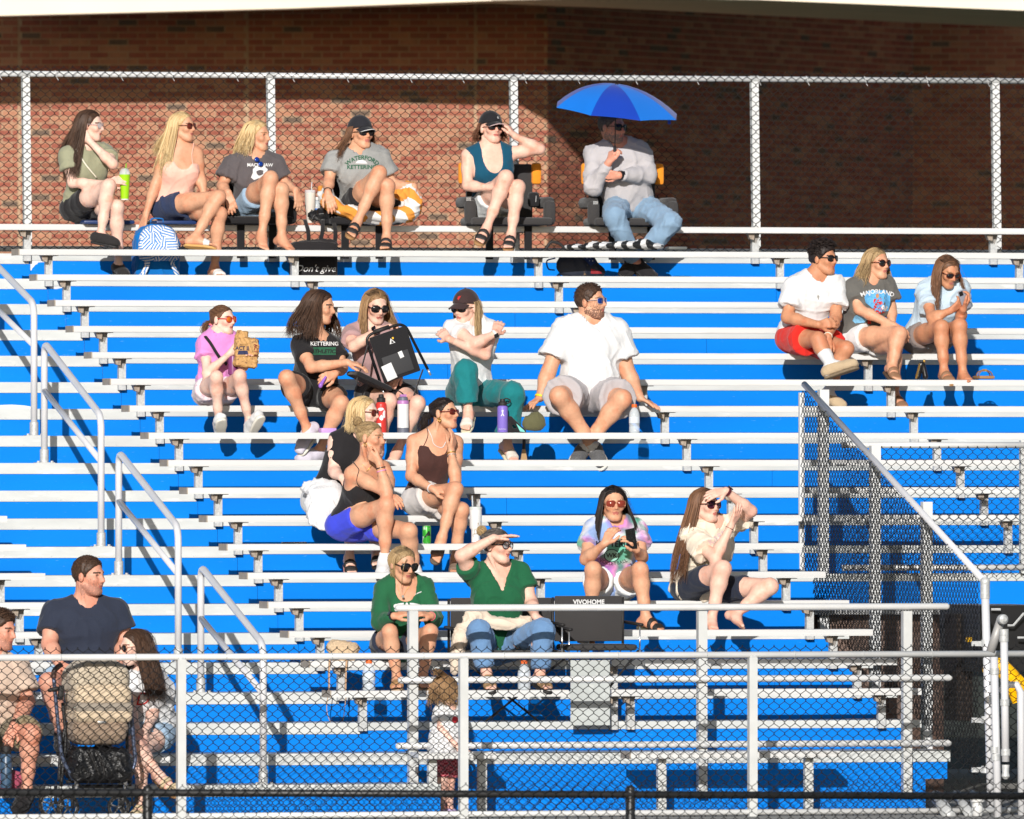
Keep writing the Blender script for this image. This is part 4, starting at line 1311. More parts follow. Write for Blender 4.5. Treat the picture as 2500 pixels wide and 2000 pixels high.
    def shoe(s, q, kind='sneaker', mat=None, solemat=None, name=None, thick=0.022, strapmat=None):
        ft = s.feet[q]; ft['bare'] = kind in ('sandal', 'flip', 'bare')
        ax, u, sd, heel, ball, S = [np.asarray(ft[k_], np.float32) if k_ != 'size' else ft[k_] for k_ in ('ax', 'u', 'sd', 'heel', 'ball', 'size')]
        L = ft['L']
        an = s.J['an' + q].astype(np.float32)
        zs = -0.032 * S
        def sole(p, th=thick, grow=0.0):
            l = p - heel; x = l @ ax; y = l @ sd; z = l @ u
            t = np.clip(x / (L * 0.82), 0, 1)
            xx = x - np.clip(x, 0.0, L * 0.80)
            w = (0.031 + 0.014 * np.sin(np.clip(t, 0, 1) * 2.2) ** 2) * S + grow
            d2 = np.sqrt(xx ** 2 + y ** 2) - w
            dz = np.abs(z - (zs - th / 2)) - th / 2
            return smax(d2, dz, 0.006)
        b0, b1 = ft['F'].box(); c0, c1 = ft['K'].box(); lo = np.minimum(b0, c0) - .05; hi = np.maximum(b1, c1) + .05
        obj = None
        if kind in ('sneaker', 'clog'):
            F, K = ft['F'], ft['K']
            toe = Chain(0.03).cap(ball, 0.030 * S, ball + ax * 0.05 * S, 0.026 * S).cap(heel, 0.032 * S, ball, 0.034 * S)
            cut = an + u * (0.012 if kind == 'sneaker' else 0.0)
            def up_(p):
                d = smin(smin(F.d(p), K.d(p), .02), toe.d(p), .02) - 0.006
                d = smax(d, (p - cut) @ u, 0.006)
                return smax(d, -((p - heel) @ u - zs), 0.004)
            obj = s.garment(name or ('sneaker' if kind == 'sneaker' else 'clog'), up_, lo, hi, mat, voxel=0.0085, amp=0.0015, scale=1.5, seed=5)
            s.garment('sole', lambda p: sole(p, thick, 0.003), lo, hi, solemat or mat, voxel=0.0078, amp=0, parent=obj or s.root)
        elif kind in ('sandal', 'flip'):
            obj = s.garment(name or ('sandal' if kind == 'sandal' else 'flip_flop'), lambda p: sole(p, thick, 0.002), lo, hi, solemat or mat, voxel=0.0078, amp=0)
            F, K = ft['F'], ft['K']
            bands = ((0.62, 0.80), (0.40, 0.52)) if kind == 'sandal' else ((0.50, 0.72),)
            for (a, b) in bands:
                def bd(p, a=a, b=b):
                    d = smin(F.d(p), K.d(p), .015) - 0.006
                    x = ((p - heel) @ ax) / L
                    d = smax(d, np.abs(x - (a + b) / 2) * L - (b - a) / 2 * L, 0.003)
                    return smax(d, -((p - heel) @ u - zs - .002), 0.003)
                s.garment('strap', bd, lo, hi, strapmat or mat, voxel=0.0075, amp=0, parent=obj or s.root)
        return obj
    def sock(s, q, mat, top=0.10, name='sock'):
        J = s.J; kn, an = J['kn' + q], J['an' + q]; dr = nrm(kn - an).astype(np.float32); c = (an + dr * top).astype(np.float32)
        F, Lg = s.feet[q]['F'], s.legs[q]
        lo, hi = F.box()
        lo = np.minimum(lo, c - .06); hi = np.maximum(hi, c + .06)
        def fn(p):
            d = smin(F.d(p), Lg.d(p), .015) - 0.005
            return np.maximum(d, (p - c) @ dr)
        return s.garment(name, fn, lo, hi, mat, voxel=0.009, amp=0.001, seed=8)

def catmull(P, n):
    P = [np.asarray(p, float) for p in P]
    P = [2 * P[0] - P[1]] + P + [2 * P[-1] - P[-2]]
    out = []
    for i in range(1, len(P) - 2):
        for t in np.linspace(0, 1, n, endpoint=False):
            a, b, c, d = P[i - 1:i + 3]
            out.append(0.5 * ((2 * b) + (-a + c) * t + (2 * a - 5 * b + 4 * c - d) * t * t + (-a + 3 * b - 3 * c + d) * t ** 3))
    out.append(P[-2]); return out
def grad(f, Q, e=0.004):
    G = np.zeros_like(Q)
    for i in range(3):
        d = np.zeros(3, np.float32); d[i] = e
        G[:, i] = f(Q + d) - f(Q - d)
    return G / (np.linalg.norm(G, axis=1)[:, None] + 1e-9)

# ================================================================== hair, hats, glasses, small wear
SK_C = np.array((0, -0.014, 0.030)); SK_R = np.array((0.0735, 0.093, 0.082))
def skull(p, az, el, lift=0.010):
    """point over the skull; az 0 = face, positive to image right, el from ear level up"""
    d = np.array((math.sin(az) * math.cos(el), math.cos(az) * math.cos(el), math.sin(el)))
    q = SK_C + d * (SK_R + lift)
    return p.hl(*q)
def hair_cap(p, key, thick=0.009, line=(0.066, 0.076), low=(-0.03, -0.055), amp=0.002, name='hair', top=0.0, scale=2.0, rough=None):
    k = p.hs / 0.225
    c = p.hl(*SK_C); R = p.HR.astype(np.float32)
    n_ = np.array((-(low[1] - line[1]), (low[0] - line[0]))); n_ = n_ / np.linalg.norm(n_)
    if n_[0] < 0: n_ = -n_
    hc = np.asarray(p.J['head'], np.float32)
    rad = ((SK_R + thick) * k).astype(np.float32); c = c.astype(np.float32)
    c2 = np.asarray(p.hl(0, -.012, .030 + top), np.float32)
    def fn(q):
        d = d_ell(q, c, R, rad)
        if top: d = smin(d, d_ell(q, c2, R, rad * np.float32(.93)), .02)
        l = ((q - hc) @ R.T) / k
        w = (l[:, 1] - line[0] - 0.06 * np.abs(l[:, 0])) * n_[0] + (l[:, 2] - line[1]) * n_[1]
        d = smax(d, w * k, 0.008)
        return smax(d, (-0.085 - l[:, 2]) * k, .01)
    V, F = mesh_sdf(fn, c - .14 * k, c + .14 * k, 0.0078, margin=.015)
    N = vnormals(V, F); r = np.random.default_rng(p.seed)
    V = V + N * (folds(V, p.seed + 77, amp, scale) + r.normal(size=len(V)) * amp * .35)[:, None]
    hv = np.clip(.30 + r.normal(size=len(V)) * .22, 0, 1)
    p.hair = arr_mesh(name, V, F, hair_mat(key), p.root, True, attr=('hv', hv))
    return p.hair
def locks(p, paths, key, r0=0.0075, rings=10, name='hair', collide=True, parent=None, taper=0.25, clear=0.012, fix=4, flat=0.45, light=0.0):
    n = len(paths); r = np.random.default_rng(p.seed + n)
    P = np.zeros((n, rings, 3), np.float32)
    for i, c in enumerate(paths):
        Q = np.array(catmull(c, 8)); t = np.linspace(0, len(Q) - 1, rings); a = np.floor(t).astype(int); a = np.minimum(a, len(Q) - 2); f = (t - a)[:, None]
        P[i] = Q[a] * (1 - f) + Q[a + 1] * f
    if collide:
        for _ in range(3):
            Q = P[:, fix:].reshape(-1, 3)
            d = p.solid(Q); G = grad(p.solid, Q)
            push = np.maximum(clear - d, 0)
            P[:, fix:] = (Q + G * push[:, None]).reshape(n, rings - fix, 3)
        P[:, 1:-1] = 0.5 * P[:, 1:-1] + 0.25 * (P[:, :-2] + P[:, 2:])
    T = np.gradient(P, axis=1); T /= np.linalg.norm(T, axis=2)[..., None] + 1e-9
    outv = P - p.J['head'].astype(np.float32)
    outv[..., 2] *= 0.25
    A = np.cross(T, outv); A /= np.linalg.norm(A, axis=2)[..., None] + 1e-9
    B = np.cross(A, T)
    s = np.linspace(0, 1, rings)
    prof = np.minimum(1, 0.5 + 2.5 * s) * (1 - (1 - taper) * np.clip((s - .55) / .45, 0, 1) ** 1.5)
    rad = r0 * prof[None] * r.uniform(.7, 1.25, (n, 1))
    S = 3; ang = [2 * math.pi * k / S for k in range(S)]
    V = np.stack([P + rad[..., None] * (A * math.cos(q) + B * flat * math.sin(q)) for q in ang], 2)
    idx = np.arange(n * rings * S).reshape(n, rings, S)
    F = np.stack([idx[:, :-1], np.roll(idx[:, :-1], -1, 2), np.roll(idx[:, 1:], -1, 2), idx[:, 1:]], -1).reshape(-1, 4)
    hv = np.clip(r.normal(.42 + light, .26, (n, 1, 1)) + np.linspace(-.12, .18, rings)[None, :, None] + np.zeros((1, 1, S)), 0, 1)
    o = arr_mesh(name, V.reshape(-1, 3), F, hair_mat(key), parent or p.root, True, attr=('hv', hv.reshape(-1)))
    return o
def hair_long(p, key, length=0.35, n=150, part=0.0, vol=0.012, amin=62, amax=180, sweepA=(0, 0, 0), sweepB=(0, 0, 0), cap=True, wave=0.006, lenA=1.0, lenB=1.0, start_el=None, front_fall=True, line=(0.066, 0.075), taper=.25, r0=.0036, spread=0.02, crown=True, jag=.22):
    """hair falling from a parting; azimuth from amin (beside the face) to amax (back) on both sides"""
    if cap: hair_cap(p, key, 0.004, line=line, low=(-0.02, -0.05))
    k = p.hs / .225; n = int(n * 3.1); r = np.random.default_rng(p.seed + 3); paths = []
    dn = np.array([0, 0, -1.0])
    for i in range(n):
        sg = -1 if i % 2 else 1
        u = r.uniform(0, 1); az = math.radians(amin + (amax - amin) * u) * sg
        yroot = 0.060 - 0.130 * u + r.normal() * .008
        if start_el is None:
            x0 = part + sg * 0.004
            zr = SK_C[2] + (SK_R[2] + .009) * math.sqrt(max(0.05, 1 - ((yroot - SK_C[1]) / (SK_R[1] + .009)) ** 2 - (x0 / SK_R[0]) ** 2))
            c = [p.hl(x0, yroot, zr), skull(p, az * (0.80 if u < .4 else .95), math.radians(46), .010 + vol * .5), skull(p, az, math.radians(14), .011 + vol)]
        else:
            c = [skull(p, az, math.radians(start_el + 10), .004), skull(p, az, math.radians(start_el), .012), skull(p, az, math.radians(start_el - 12), .012 + vol)]
        b = skull(p, az, math.radians(-14), .014 + vol)
        c.append(b)
        sw = np.array(sweepA if sg < 0 else sweepB, float)
        Lh = length * (lenA if sg < 0 else lenB) * r.uniform(1 - jag, 1.0)
        outd = b - p.hl(*SK_C); outd[2] = 0; outd = nrm(outd)
        lat = r.normal(size=3) * wave
        c.append(b + dn * Lh * .35 + outd * spread * .6 + sw * .35 + lat)
        c.append(b + dn * Lh * .70 + outd * spread + sw * .8 + r.normal(size=3) * wave)
        c.append(b + dn * Lh + outd * spread * .8 + sw + r.normal(size=3) * wave * 1.5)
        paths.append(c)
    o = locks(p, paths, key, r0=r0 * k, rings=9, name='hair' if not cap else 'hair_locks', parent=p.hair if cap else None, taper=taper)
    if not cap: p.hair = o
    fl = []
    for c in paths[::12]:
        j = r.normal(size=3) * .016; fl.append([c[0]] + [q + (q - p.hl(*SK_C)) * .07 + j * (i / 3) + r.normal(size=3) * .006 for i, q in enumerate(c[1:])])
    locks(p, fl, key, r0=.0013, rings=9, name='stray_hairs', parent=p.hair, taper=.5, light=.2)
    return o
def hair_back(p, key, knot=(0, -0.105, 0.05), n=90, line=(0.066, 0.074), low=(-0.03, -0.05), loose=0.003):
    """hair combed back to a knot"""
    hair_cap(p, key, 0.003, line=line, low=low)
    n = int(n * 2.6); r = np.random.default_rng(p.seed + 5); K = p.hl(*knot); paths = []
    for i in range(n):
        az = r.uniform(-2.5, 2.5)
        el = math.radians(38 - 26 * min(abs(az) / 1.6, 1.6)) + r.normal() * .05
        a = skull(p, az, el, .006); 
        m1 = skull(p, az + (math.pi * np.sign(az) - az) * .35, el + .35 * (math.radians(28) - el) + .15, .010)
        m2 = skull(p, az + (math.pi * np.sign(az) - az) * .7, el + .7 * (math.radians(22) - el), .011)
        paths.append([a, m1, m2, K + r.normal(size=3) * .008])
    return locks(p, paths, key, r0=.0029, rings=8, name='hair_locks', collide=False, parent=p.hair, taper=.8)
def bun(p, key, knot, rad=0.034, wisps=8):
    r = np.random.default_rng(p.seed + 9); K = p.hl(*knot); k = p.hs / .225; paths = []
    for i in range(120):
        ax = nrm(np.array((r.normal(), r.normal(), r.normal()))); a = nrm(np.cross(ax, (0.3, .2, 1))); b = np.cross(ax, a)
        R_ = rad * k * r.uniform(.55, .95); off = ax * rad * r.uniform(-.45, .45); t0 = r.uniform(0, 6)
        paths.append([K + off + R_ * (a * math.cos(t0 + t) + b * math.sin(t0 + t)) for t in np.linspace(0, 4.2, 6)])
    for i in range(wisps):
        d = nrm(r.normal(size=3)); paths.append([K, K + d * rad * 1.1, K + d * rad * 1.6 + r.normal(size=3) * .01, K + d * rad * 1.7 + np.array((0, 0, -.02))])
    return locks(p, paths, key, r0=.0034, rings=10, name='bun', collide=False, parent=p.hair, taper=.7)
def ponytail(p, key, knot, length, sweep=(0, 0, 0), n=46, r=.02):
    n = int(n * 3.4); g_ = np.random.default_rng(p.seed + 4); K = p.hl(*knot); paths = []
    for i in range(n):
        j = g_.normal(size=3) * r
        b = -p.hf * .05 + np.array(sweep) * .3
        paths.append([K + j * .3, K + b + j * .8, K + b * 1.4 + np.array((0, 0, -length * .5)) + j * 1.3 + np.array(sweep) * .6, K + b * 1.2 + np.array((0, 0, -length * g_.uniform(.8, 1))) + j + np.array(sweep)])
    return locks(p, paths, key, r0=.0032, rings=10, name='ponytail', parent=p.hair, taper=.3, fix=2)

def short_hair(p, key, thick=0.009, top=0.012, line=(0.068, 0.072), low=(-0.015, -0.03), tuft=90, length=.022, up=.25):
    hair_cap(p, key, thick, line=line, low=low, amp=.003, top=top, scale=3)
    r = np.random.default_rng(p.seed + 6); paths = []
    for i in range(tuft * 4):
        az = r.uniform(-math.pi, math.pi); el = math.asin(r.uniform(.05, .995))
        if abs(az) < 1.25 and el < math.radians(36 - 8 * abs(az)): continue
        a = skull(p, az, el, thick + top * max(0, math.sin(el)) - .004); n_ = nrm(a - p.hl(*SK_C))
        t = nrm(p.hf * r.uniform(.0, 1) + p.hr * r.normal() * .5 + n_ * up)
        paths.append([a, a + n_ * length * .4 + t * length * .3, a + t * length])
    if tuft: locks(p, paths, key, r0=.0034, rings=5, name='hair_locks', collide=False, parent=p.hair, taper=.3)

def glasses(p, lens=None, frame=None, w=0.030, h=0.021, shape=2.6, r=0.0026, drop=0.0, fwd=0.0, name='sunglasses', tilt=0.0, sep=.0335):
    lens = lens or M_LENS; frame = frame or M_FBLK; k = p.hs / .225
    root = None; fr = MB(); outl = []
    for q in (-1, 1):
        c = np.array((q * sep, 0.0925 + fwd, 0.004 - drop)); pts = []
        for t in np.linspace(0, 2 * math.pi, 22, endpoint=False):
            ct, st = math.cos(t), math.sin(t)
            x = np.sign(ct) * abs(ct) ** (2 / shape) * w; z = np.sign(st) * abs(st) ** (2 / shape) * h + tilt * x * q
            y = -abs(c[0] + x) ** 2 * 3.4
            pts.append(p.hl(c[0] + x, c[1] + y, c[2] + z))
        outl.append(pts)
        fr.tube(pts + pts[:2], r * k, 6, caps=False)
        e = np.array((q * .074, .050, .012 - drop)); 
        fr.tube([p.hl(q * (sep + w * .97), 0.0925 + fwd - (sep + w) ** 2 * 3.4, 0.010 - drop), p.hl(*e), p.hl(q * .079, .0, .010 - drop), p.hl(q * .079, -.018, .0 - drop)], [r * 1.2 * k, r * 1.1 * k, r * k, r * .8 * k], 6)
    fr.tube([p.hl(-sep + w * .9, .0925 + fwd, .010 - drop), p.hl(0, .097 + fwd, .013 - drop), p.hl(sep - w * .9, .0925 + fwd, .010 - drop)], r * k, 6)
    o = fr.build(name, frame, p.root, True)
    for pts in outl:
        m = MB(); n = len(pts); P = [np.array(q) for q in pts]; c = sum(P) / n
        V = [c + p.hf * .003 * k] + [q + p.hf * .0008 for q in P] + [q - p.hf * .0015 for q in P]
        m.add(V, [(0, 1 + (i + 1) % n, 1 + i) for i in range(n)] + [tuple(range(1 + n, 1 + 2 * n))] + [(1 + i, 1 + (i + 1) % n, 1 + n + (i + 1) % n, 1 + n + i) for i in range(n)])
        m.build('lens', lens, o, True)
    p.glass = o
    return o
def ball_cap(p, mat, brim=0.075, z0=0.036, tilt=0.10, edge=None, lift=0.014, turn=0.0):
    k = p.hs / .225; c = p.hl(SK_C[0], SK_C[1], SK_C[2] + .004).astype(np.float32); R = p.HR.astype(np.float32)
    rad = ((SK_R + np.array((lift, lift, lift + .010))) * k).astype(np.float32); hc = np.asarray(p.J['head'], np.float32)
    def fn(q):
        d = d_ell(q, c, R, rad); l = ((q - hc) @ R.T) / k
        d = smax(d, (z0 + tilt * l[:, 1] - l[:, 2]) * k, .004)
        return d
    o = p.garment('cap', fn, c - .15 * k, c + .15 * k, mat, voxel=.0075, amp=.0012, scale=1.0, seed=31)
    m = MB(); nx, ny = 13, 7; rows = []
    for th in (0, .004):
        for j in range(ny):
            v = j / (ny - 1)
            for i in range(nx):
                a = (i / (nx - 1) - .5) * 2
                x = a * (.070 - .008 * v)
                yb = SK_C[1] + (SK_R[1] + lift) * math.sqrt(max(0, 1 - (x / (SK_R[0] + lift + .004)) ** 2)) - .012
                y = yb + v * brim * math.sqrt(max(0.0, 1 - .72 * a * a))
                z = z0 + tilt * yb + .006 - .35 * v * .075 * (brim / .075) - 3.0 * x * x - th
                rows.append(p.hl(x, y, z))
    N = nx * ny; F = []
    for j in range(ny - 1):
        for i in range(nx - 1):
            a = j * nx + i; F += [(a, a + 1, a + nx + 1, a + nx), (N + a, N + a + nx, N + a + nx + 1, N + a + 1)]
    for i in range(nx - 1):
        a = (ny - 1) * nx + i; F.append((a, a + 1, N + a + 1, N + a))
    for j in range(ny - 1):
        F.append((j * nx, (j + 1) * nx, N + (j + 1) * nx, N + j * nx)); a = j * nx + nx - 1; F.append((a + nx, a, N + a, N + a + nx))
    m.add(rows, F); b = m.build('brim', mat, o, True)
    if edge:
        e = MB(); e.tube([rows[(ny - 1) * nx + i] - p.hu * .002 for i in range(nx)], .0026 * k, 5); e.build('brim_edge', edge, o, True)
    m = MB(); m.lathe(p.hl(0, SK_C[1], SK_C[2] + SK_R[2] + lift + .012), p.hu, [(.008, 0), (.007, .005), (.003, .007)], 8); m.build('button', mat, o, True)
    return o
def band(p, q, mat, f=0.92, r=None, w=0.010, th=0.003, face=None, fdir=None, name='wristband'):
    a, b = p.J['el' + q], p.J['wr' + q]; c = a + (b - a) * f; d = nrm(b - a)
    rr = r or (0.0285 * p.g ** .56 + .10 * (1 - f) * .06 + .002)
    m = MB(); m.lathe(c - d * w / 2, d, [(rr - .004, 0), (rr + th, .0008), (rr + th, w - .0008), (rr - .004, w)], 18)
    o = m.build(name, mat, p.root, 'angle')
    if face is not None:
        fd = nrm(np.array(fdir) - d * (np.array(fdir) @ d)); sd = np.cross(d, fd)
        m = MB(); m.obox(c + fd * (rr + th + .003), d, sd, fd, .017, .015, .004); m.build('watch_face', face, o)
    return o

# ---- flat print laid on a surface
FONT_CACHE = {}
def text_mesh(txt, size, bold=0.0, shear=0.0, spacing=1.0):
    cu = bpy.data.curves.new('t', 'FONT'); cu.body = txt; cu.size = size; cu.align_x = 'CENTER'; cu.align_y = 'CENTER'; cu.offset = bold; cu.shear = shear; cu.space_character = spacing; cu.resolution_u = 3
    o = bpy.data.objects.new('t', cu); COL.objects.link(o)
    dg = bpy.context.evaluated_depsgraph_get(); dg.update()
    me = bpy.data.meshes.new_from_object(o.evaluated_get(dg))
    V = np.array([v.co[:] for v in me.vertices]); F = [tuple(f.vertices) for f in me.polygons]
    bpy.data.objects.remove(o); bpy.data.curves.remove(cu); bpy.data.meshes.remove(me)
    return V, F
def bvh_of(obj):
    me = obj.data; M = obj.matrix_basis
    n = len(me.vertices); co = np.empty(n * 3, np.float32); me.vertices.foreach_get('co', co)
    return BVHTree.FromPolygons([Vector(c) for c in co.reshape(-1, 3)], [tuple(f.vertices) for f in me.polygons])
def lay(V2, F, target, center, right, up, mat, name, parent=None, offset=0.004, maxd=.4, bvh=None):
    """drop a flat 2D mesh along the view of (right x up) onto target"""
    right = nrm(right); up = nrm(up - right * (up @ right)) if True else up
    n = nrm(np.cross(right, up)); b = bvh or bvh_of(target)
    out = []; ok = True
    for v in V2:
        p0 = center + right * v[0] + up * v[1] + n * .25
        h = b.ray_cast(Vector(p0), Vector(-n), maxd + .25)
        out.append(tuple(np.array(h[0]) + n * offset) if h[0] is not None else None)
    F = [f for f in F if all(out[i] is not None for i in f)]
    out = [o if o is not None else (0, 0, 0) for o in out]
    m = MB(); m.add(out, F); return m.build(name, mat, parent or target)
def subdivide2(V, F, maxlen):
    """split long triangles/ngons so that the print follows the cloth"""
    bm = bmesh.new(); vs = [bm.verts.new((v[0], v[1], 0)) for v in V]
    for f in F:
        try: bm.faces.new([vs[i] for i in f])
        except ValueError: pass
    bmesh.ops.triangulate(bm, faces=bm.faces[:])
    for _ in range(4):
        e = [e for e in bm.edges if e.calc_length() > maxlen]
        if not e: break
        bmesh.ops.subdivide_edges(bm, edges=e, cuts=1, use_grid_fill=False); bmesh.ops.triangulate(bm, faces=[f for f in bm.faces if len(f.verts) > 3])
    bm.verts.index_update()
    V2 = np.array([v.co[:2] for v in bm.verts]); F2 = [tuple(v.index for v in f.verts) for f in bm.faces]; bm.free()
    return V2, F2
def bend(V, R_):
    a = V[:, 0] / R_; r = R_ + V[:, 1]
    return np.stack([np.sin(a) * r, np.cos(a) * r - R_], 1)
def print_text(target, center, right, up, txt, size, mat, arc=0.0, bold=0.0, name='print', shear=0., spacing=1., parent=None, offset=.004):
    V, F = text_mesh(txt, size, bold, shear, spacing); V = V[:, :2]
    V, F = subdivide2(V, F, size * .35)
    if arc: V = bend(V, arc)
    return lay(V, F, target, center, right, up, mat, name, parent, offset)
def print_poly(target, center, right, up, pts, mat, name='print', offset=.0035, parent=None, sub=.02):
    V = np.array(pts, float); V, F = subdivide2(V, [tuple(range(len(V)))], sub)
    return lay(V, F, target, center, right, up, mat, name, parent, offset)
def blob(rx, ry, n=14, jit=.15, seed=0, cx=0, cy=0):
    r = np.random.default_rng(seed); return [(cx + rx * math.cos(t) * r.uniform(1 - jit, 1 + jit), cy + ry * math.sin(t) * r.uniform(1 - jit, 1 + jit)) for t in np.linspace(0, 2 * math.pi, n, endpoint=False)]
def on_shirt(p, x, y, dy=0.12): return p.P(x, y, dy)

# ================================================================== people
PEOPLE = {}
def arm_shadowless(*a): pass
C_WHITE = cloth('white', (0.74, 0.74, 0.745))
C_BLACK = cloth('black', rgb(36, 34, 36))
C_NAVY = cloth('navy', rgb(40, 46, 62))
C_DENIM_D = cloth('dark_denim', rgb(44, 56, 86), bump=(260, .35), noise=(40, .12))
C_DENIM_L = cloth('light_denim', rgb(150, 176, 200), bump=(260, .35), noise=(6, .12))
C_DENIM_W = cloth('white_denim', rgb(220, 224, 226))
C_PRINT_W = material('print_white', (.72, .72, .72), .8)
M_STITCH = material('strap_cream', rgb(236, 230, 210), .8)
M_GOLD = material('gold', rgb(212, 170, 90), .3, .8)
M_SILVER = material('silver', (.7, .7, .7), .25, .8)
M_CORK = material('cork_sole', rgb(156, 118, 78), .8, noise=(40, .15))
M_RUBBER = material('black_rubber', rgb(38, 36, 36), .6)
M_WSOLE = material('white_rubber', rgb(226, 222, 210), .6, noise=(30, .05))
BROW_B = material('brow_blonde', rgb(150, 112, 80), .7)

# 1 ---- olive t-shirt, green cup
p = Person(1, seatY(-1), 'young woman in olive t-shirt with very long dark hair holding a green cup', 'people on the top row', skin='fair', g=.96, hs=.238)
p.look(72, -3)
p.set(head=(678, 485, .02), shA=(500, 705, .04), shB=(795, 690, -.02), pel=(620, 1105, -.10), elA=(545, 915, .10), wrA=(800, 918, .32), elB=(850, 775, .24), wrB=(672, 598, .13),
      knA=(820, 935, .42), anA=(757, 1300, .40), knB=(880, 1092, .38), anB=(890, 1530, .28))
p.volumes()
p.hand('A', (945, 868, .42), (.1, .8, -.6), .32); p.hand('B', (595, 500, .06), (.3, 1, .2), .35)
p.foot('A', (840, 1352, .46), .88); p.foot('B', (930, 1592, .36), .88)
p.foot_kind = 'sneaker'
for q in 'AB': p.feet[q]['bare'] = False
p.build(toes=False)
p.shirt(cloth('olive', rgb(150, 150, 124)), o=.013, sleeve=.52, flare=.03, hem=.03, neck=.066, amp=.006)
p.bottoms(C_BLACK, o=.010, frac=.42, flare=.012, top=.14)
for q in 'AB': p.shoe(q, 'sneaker', cloth('black_canvas', rgb(44, 42, 42)), M_RUBBER)
hair_long(p, 'dark', .44, n=190, sweepA=(-.07, -.04, 0), sweepB=(-.12, .02, 0), lenB=.75, vol=.006, amin=78)
glasses(p, M_CLEAR, M_FCLR, .026, .022, 2.3, r=.0022, name='eyeglasses')
p.straps(M_STITCH, [[p.P(575, 655, .12), p.P(650, 770, .16), p.P(745, 890, .16)]], .011, 'bag_strap', over=True)
PEOPLE['olive'] = p

# 2 ---- peach tank
p = Person(1, seatY(-1), 'woman with long blonde hair in peach tank top and navy shorts leaning on one arm', 'people on the top row', skin='tan', g=.98, hs=.232)
p.look(60, 2)
p.set(head=(1372, 495, .02), shA=(1245, 715, .0), shB=(1478, 690, .0), pel=(1295, 1105, -.10), elA=(1165, 935, -.02), wrA=(1098, 1150, .0), elB=(1505, 870, .0), wrB=(1538, 1015, .08),
      knA=(1645, 1020, .38), anA=(1468, 1322, .44), knB=(1655, 1145, .35), anB=(1612, 1555, .26))
p.volumes()
p.hand('A', (1070, 1240, .03), (.2, 0, -1), .12); p.hand('B', (1560, 1090, .14), (0, 1, -.5), .3)
p.foot('A', (1600, 1375, .52), .98); p.foot('B', (1650, 1598, .36), .98)
p.build()
C_PEACH = cloth('peach', rgb(246, 190, 172))
p.shirt(C_PEACH, o=.008, sleeve=0, hem=-.03, neck=.07, scoop=.095, tank=.085, strapdown=.075, amp=.004, voxel=.0095)
p.straps(C_PEACH, [[s_ for s_ in (p.P(1300, 840, .12), p.P(1290, 700, .07), p.P(1268, 640, .0))], [p.P(1465, 790, .12), p.P(1440, 690, .07), p.P(1425, 640, .0)]], .006)
p.bottoms(C_DENIM_D, o=.010, frac=.34, flare=.016, top=.11)
p.shoe('A', 'flip', material('white_strap', (.75, .75, .73), .5), material('tan_sole', rgb(206, 160, 96), .7), thick=.02)
p.shoe('B', 'flip', MATS['white_strap'], MATS['tan_sole'], thick=.02)
hair_long(p, 'blonde', .38, n=180, sweepA=(-.05, .02, 0), sweepB=(-.10, .06, 0), lenB=.6, vol=.006, amin=74, part=.01)
glasses(p, M_LENSBR, M_FTORT, .028, .020, 3.0)

# 3 ---- older blonde, charcoal tee
p = Person(1, seatY(-1), 'older woman with shoulder length blonde hair in charcoal t-shirt, barefoot', 'people on the top row', skin='tan', g=1.04, hs=.238)
p.look(62, -2)
p.set(head=(1935, 560, .0), shA=(1745, 775, .0), shB=(2085, 775, .0), pel=(1920, 1085, -.12), elA=(1668, 940, .02), wrA=(1715, 985, .20), elB=(2140, 930, .0), wrB=(2222, 968, .15),
      knA=(2035, 878, .42), anA=(1968, 1300, .44), knB=(2118, 965, .40), anB=(2118, 1325, .40))
p.volumes()
p.hand('A', (1752, 1120, .24), (.3, .6, -.5), .18); p.hand('B', (2265, 1115, .18), (-.2, .6, -.6), .25)
p.foot('A', (1985, 1385, .55), .98); p.foot('B', (2180, 1395, .50), .98)
p.build(eyes=True, brow=BROW_B)
p.shirt(cloth('charcoal', rgb(92, 86, 88)), o=.015, sleeve=.62, flare=.035, hem=-.02, neck=.070, amp=.007)
p.bottoms(C_DENIM_L, o=.010, frac=.40, flare=.016)
hair_long(p, 'blonde', .17, n=150, sweepA=(-.03, .0, 0), sweepB=(-.03, .02, 0), vol=.012, amin=70, wave=.01, part=.012)
R_, U_ = C_R, np.array([0, 0, 1.0])
cc = p.P(1955, 830, .12)
print_poly(p.shirtobj, cc, R_, U_, [(-.055, .02), (-.03, .045), (.0, .035), (.03, .045), (.06, .02), (.05, -.01), (.062, -.04), (.02, -.055), (-.01, -.05), (-.045, -.065), (-.07, -.045), (-.055, -.01)], C_PRINT_W)
print_poly(p.shirtobj, cc, R_, U_, blob(.03, .022, 10, .25, 3, .0, -.005), p.shirtobj.data.materials[0], offset=.006)
print_text(p.shirtobj, cc + np.array([0, 0, .052]), R_, U_, 'MACKINAW', .036, C_PRINT_W, bold=.001)
# blue sunglasses hanging at the collar
m = MB(); c0 = p.P(1930, 738, .13)
for dx, dz in ((0, 0), (.03, -.035)):
    m.lathe(c0 + np.array((dx, -.004, dz)), (0.1, -1, .2), [(.020, 0), (.020, .003), (.012, .006)], 14)
m.build('hanging_sunglasses', M_LENSBL, p.root, True)

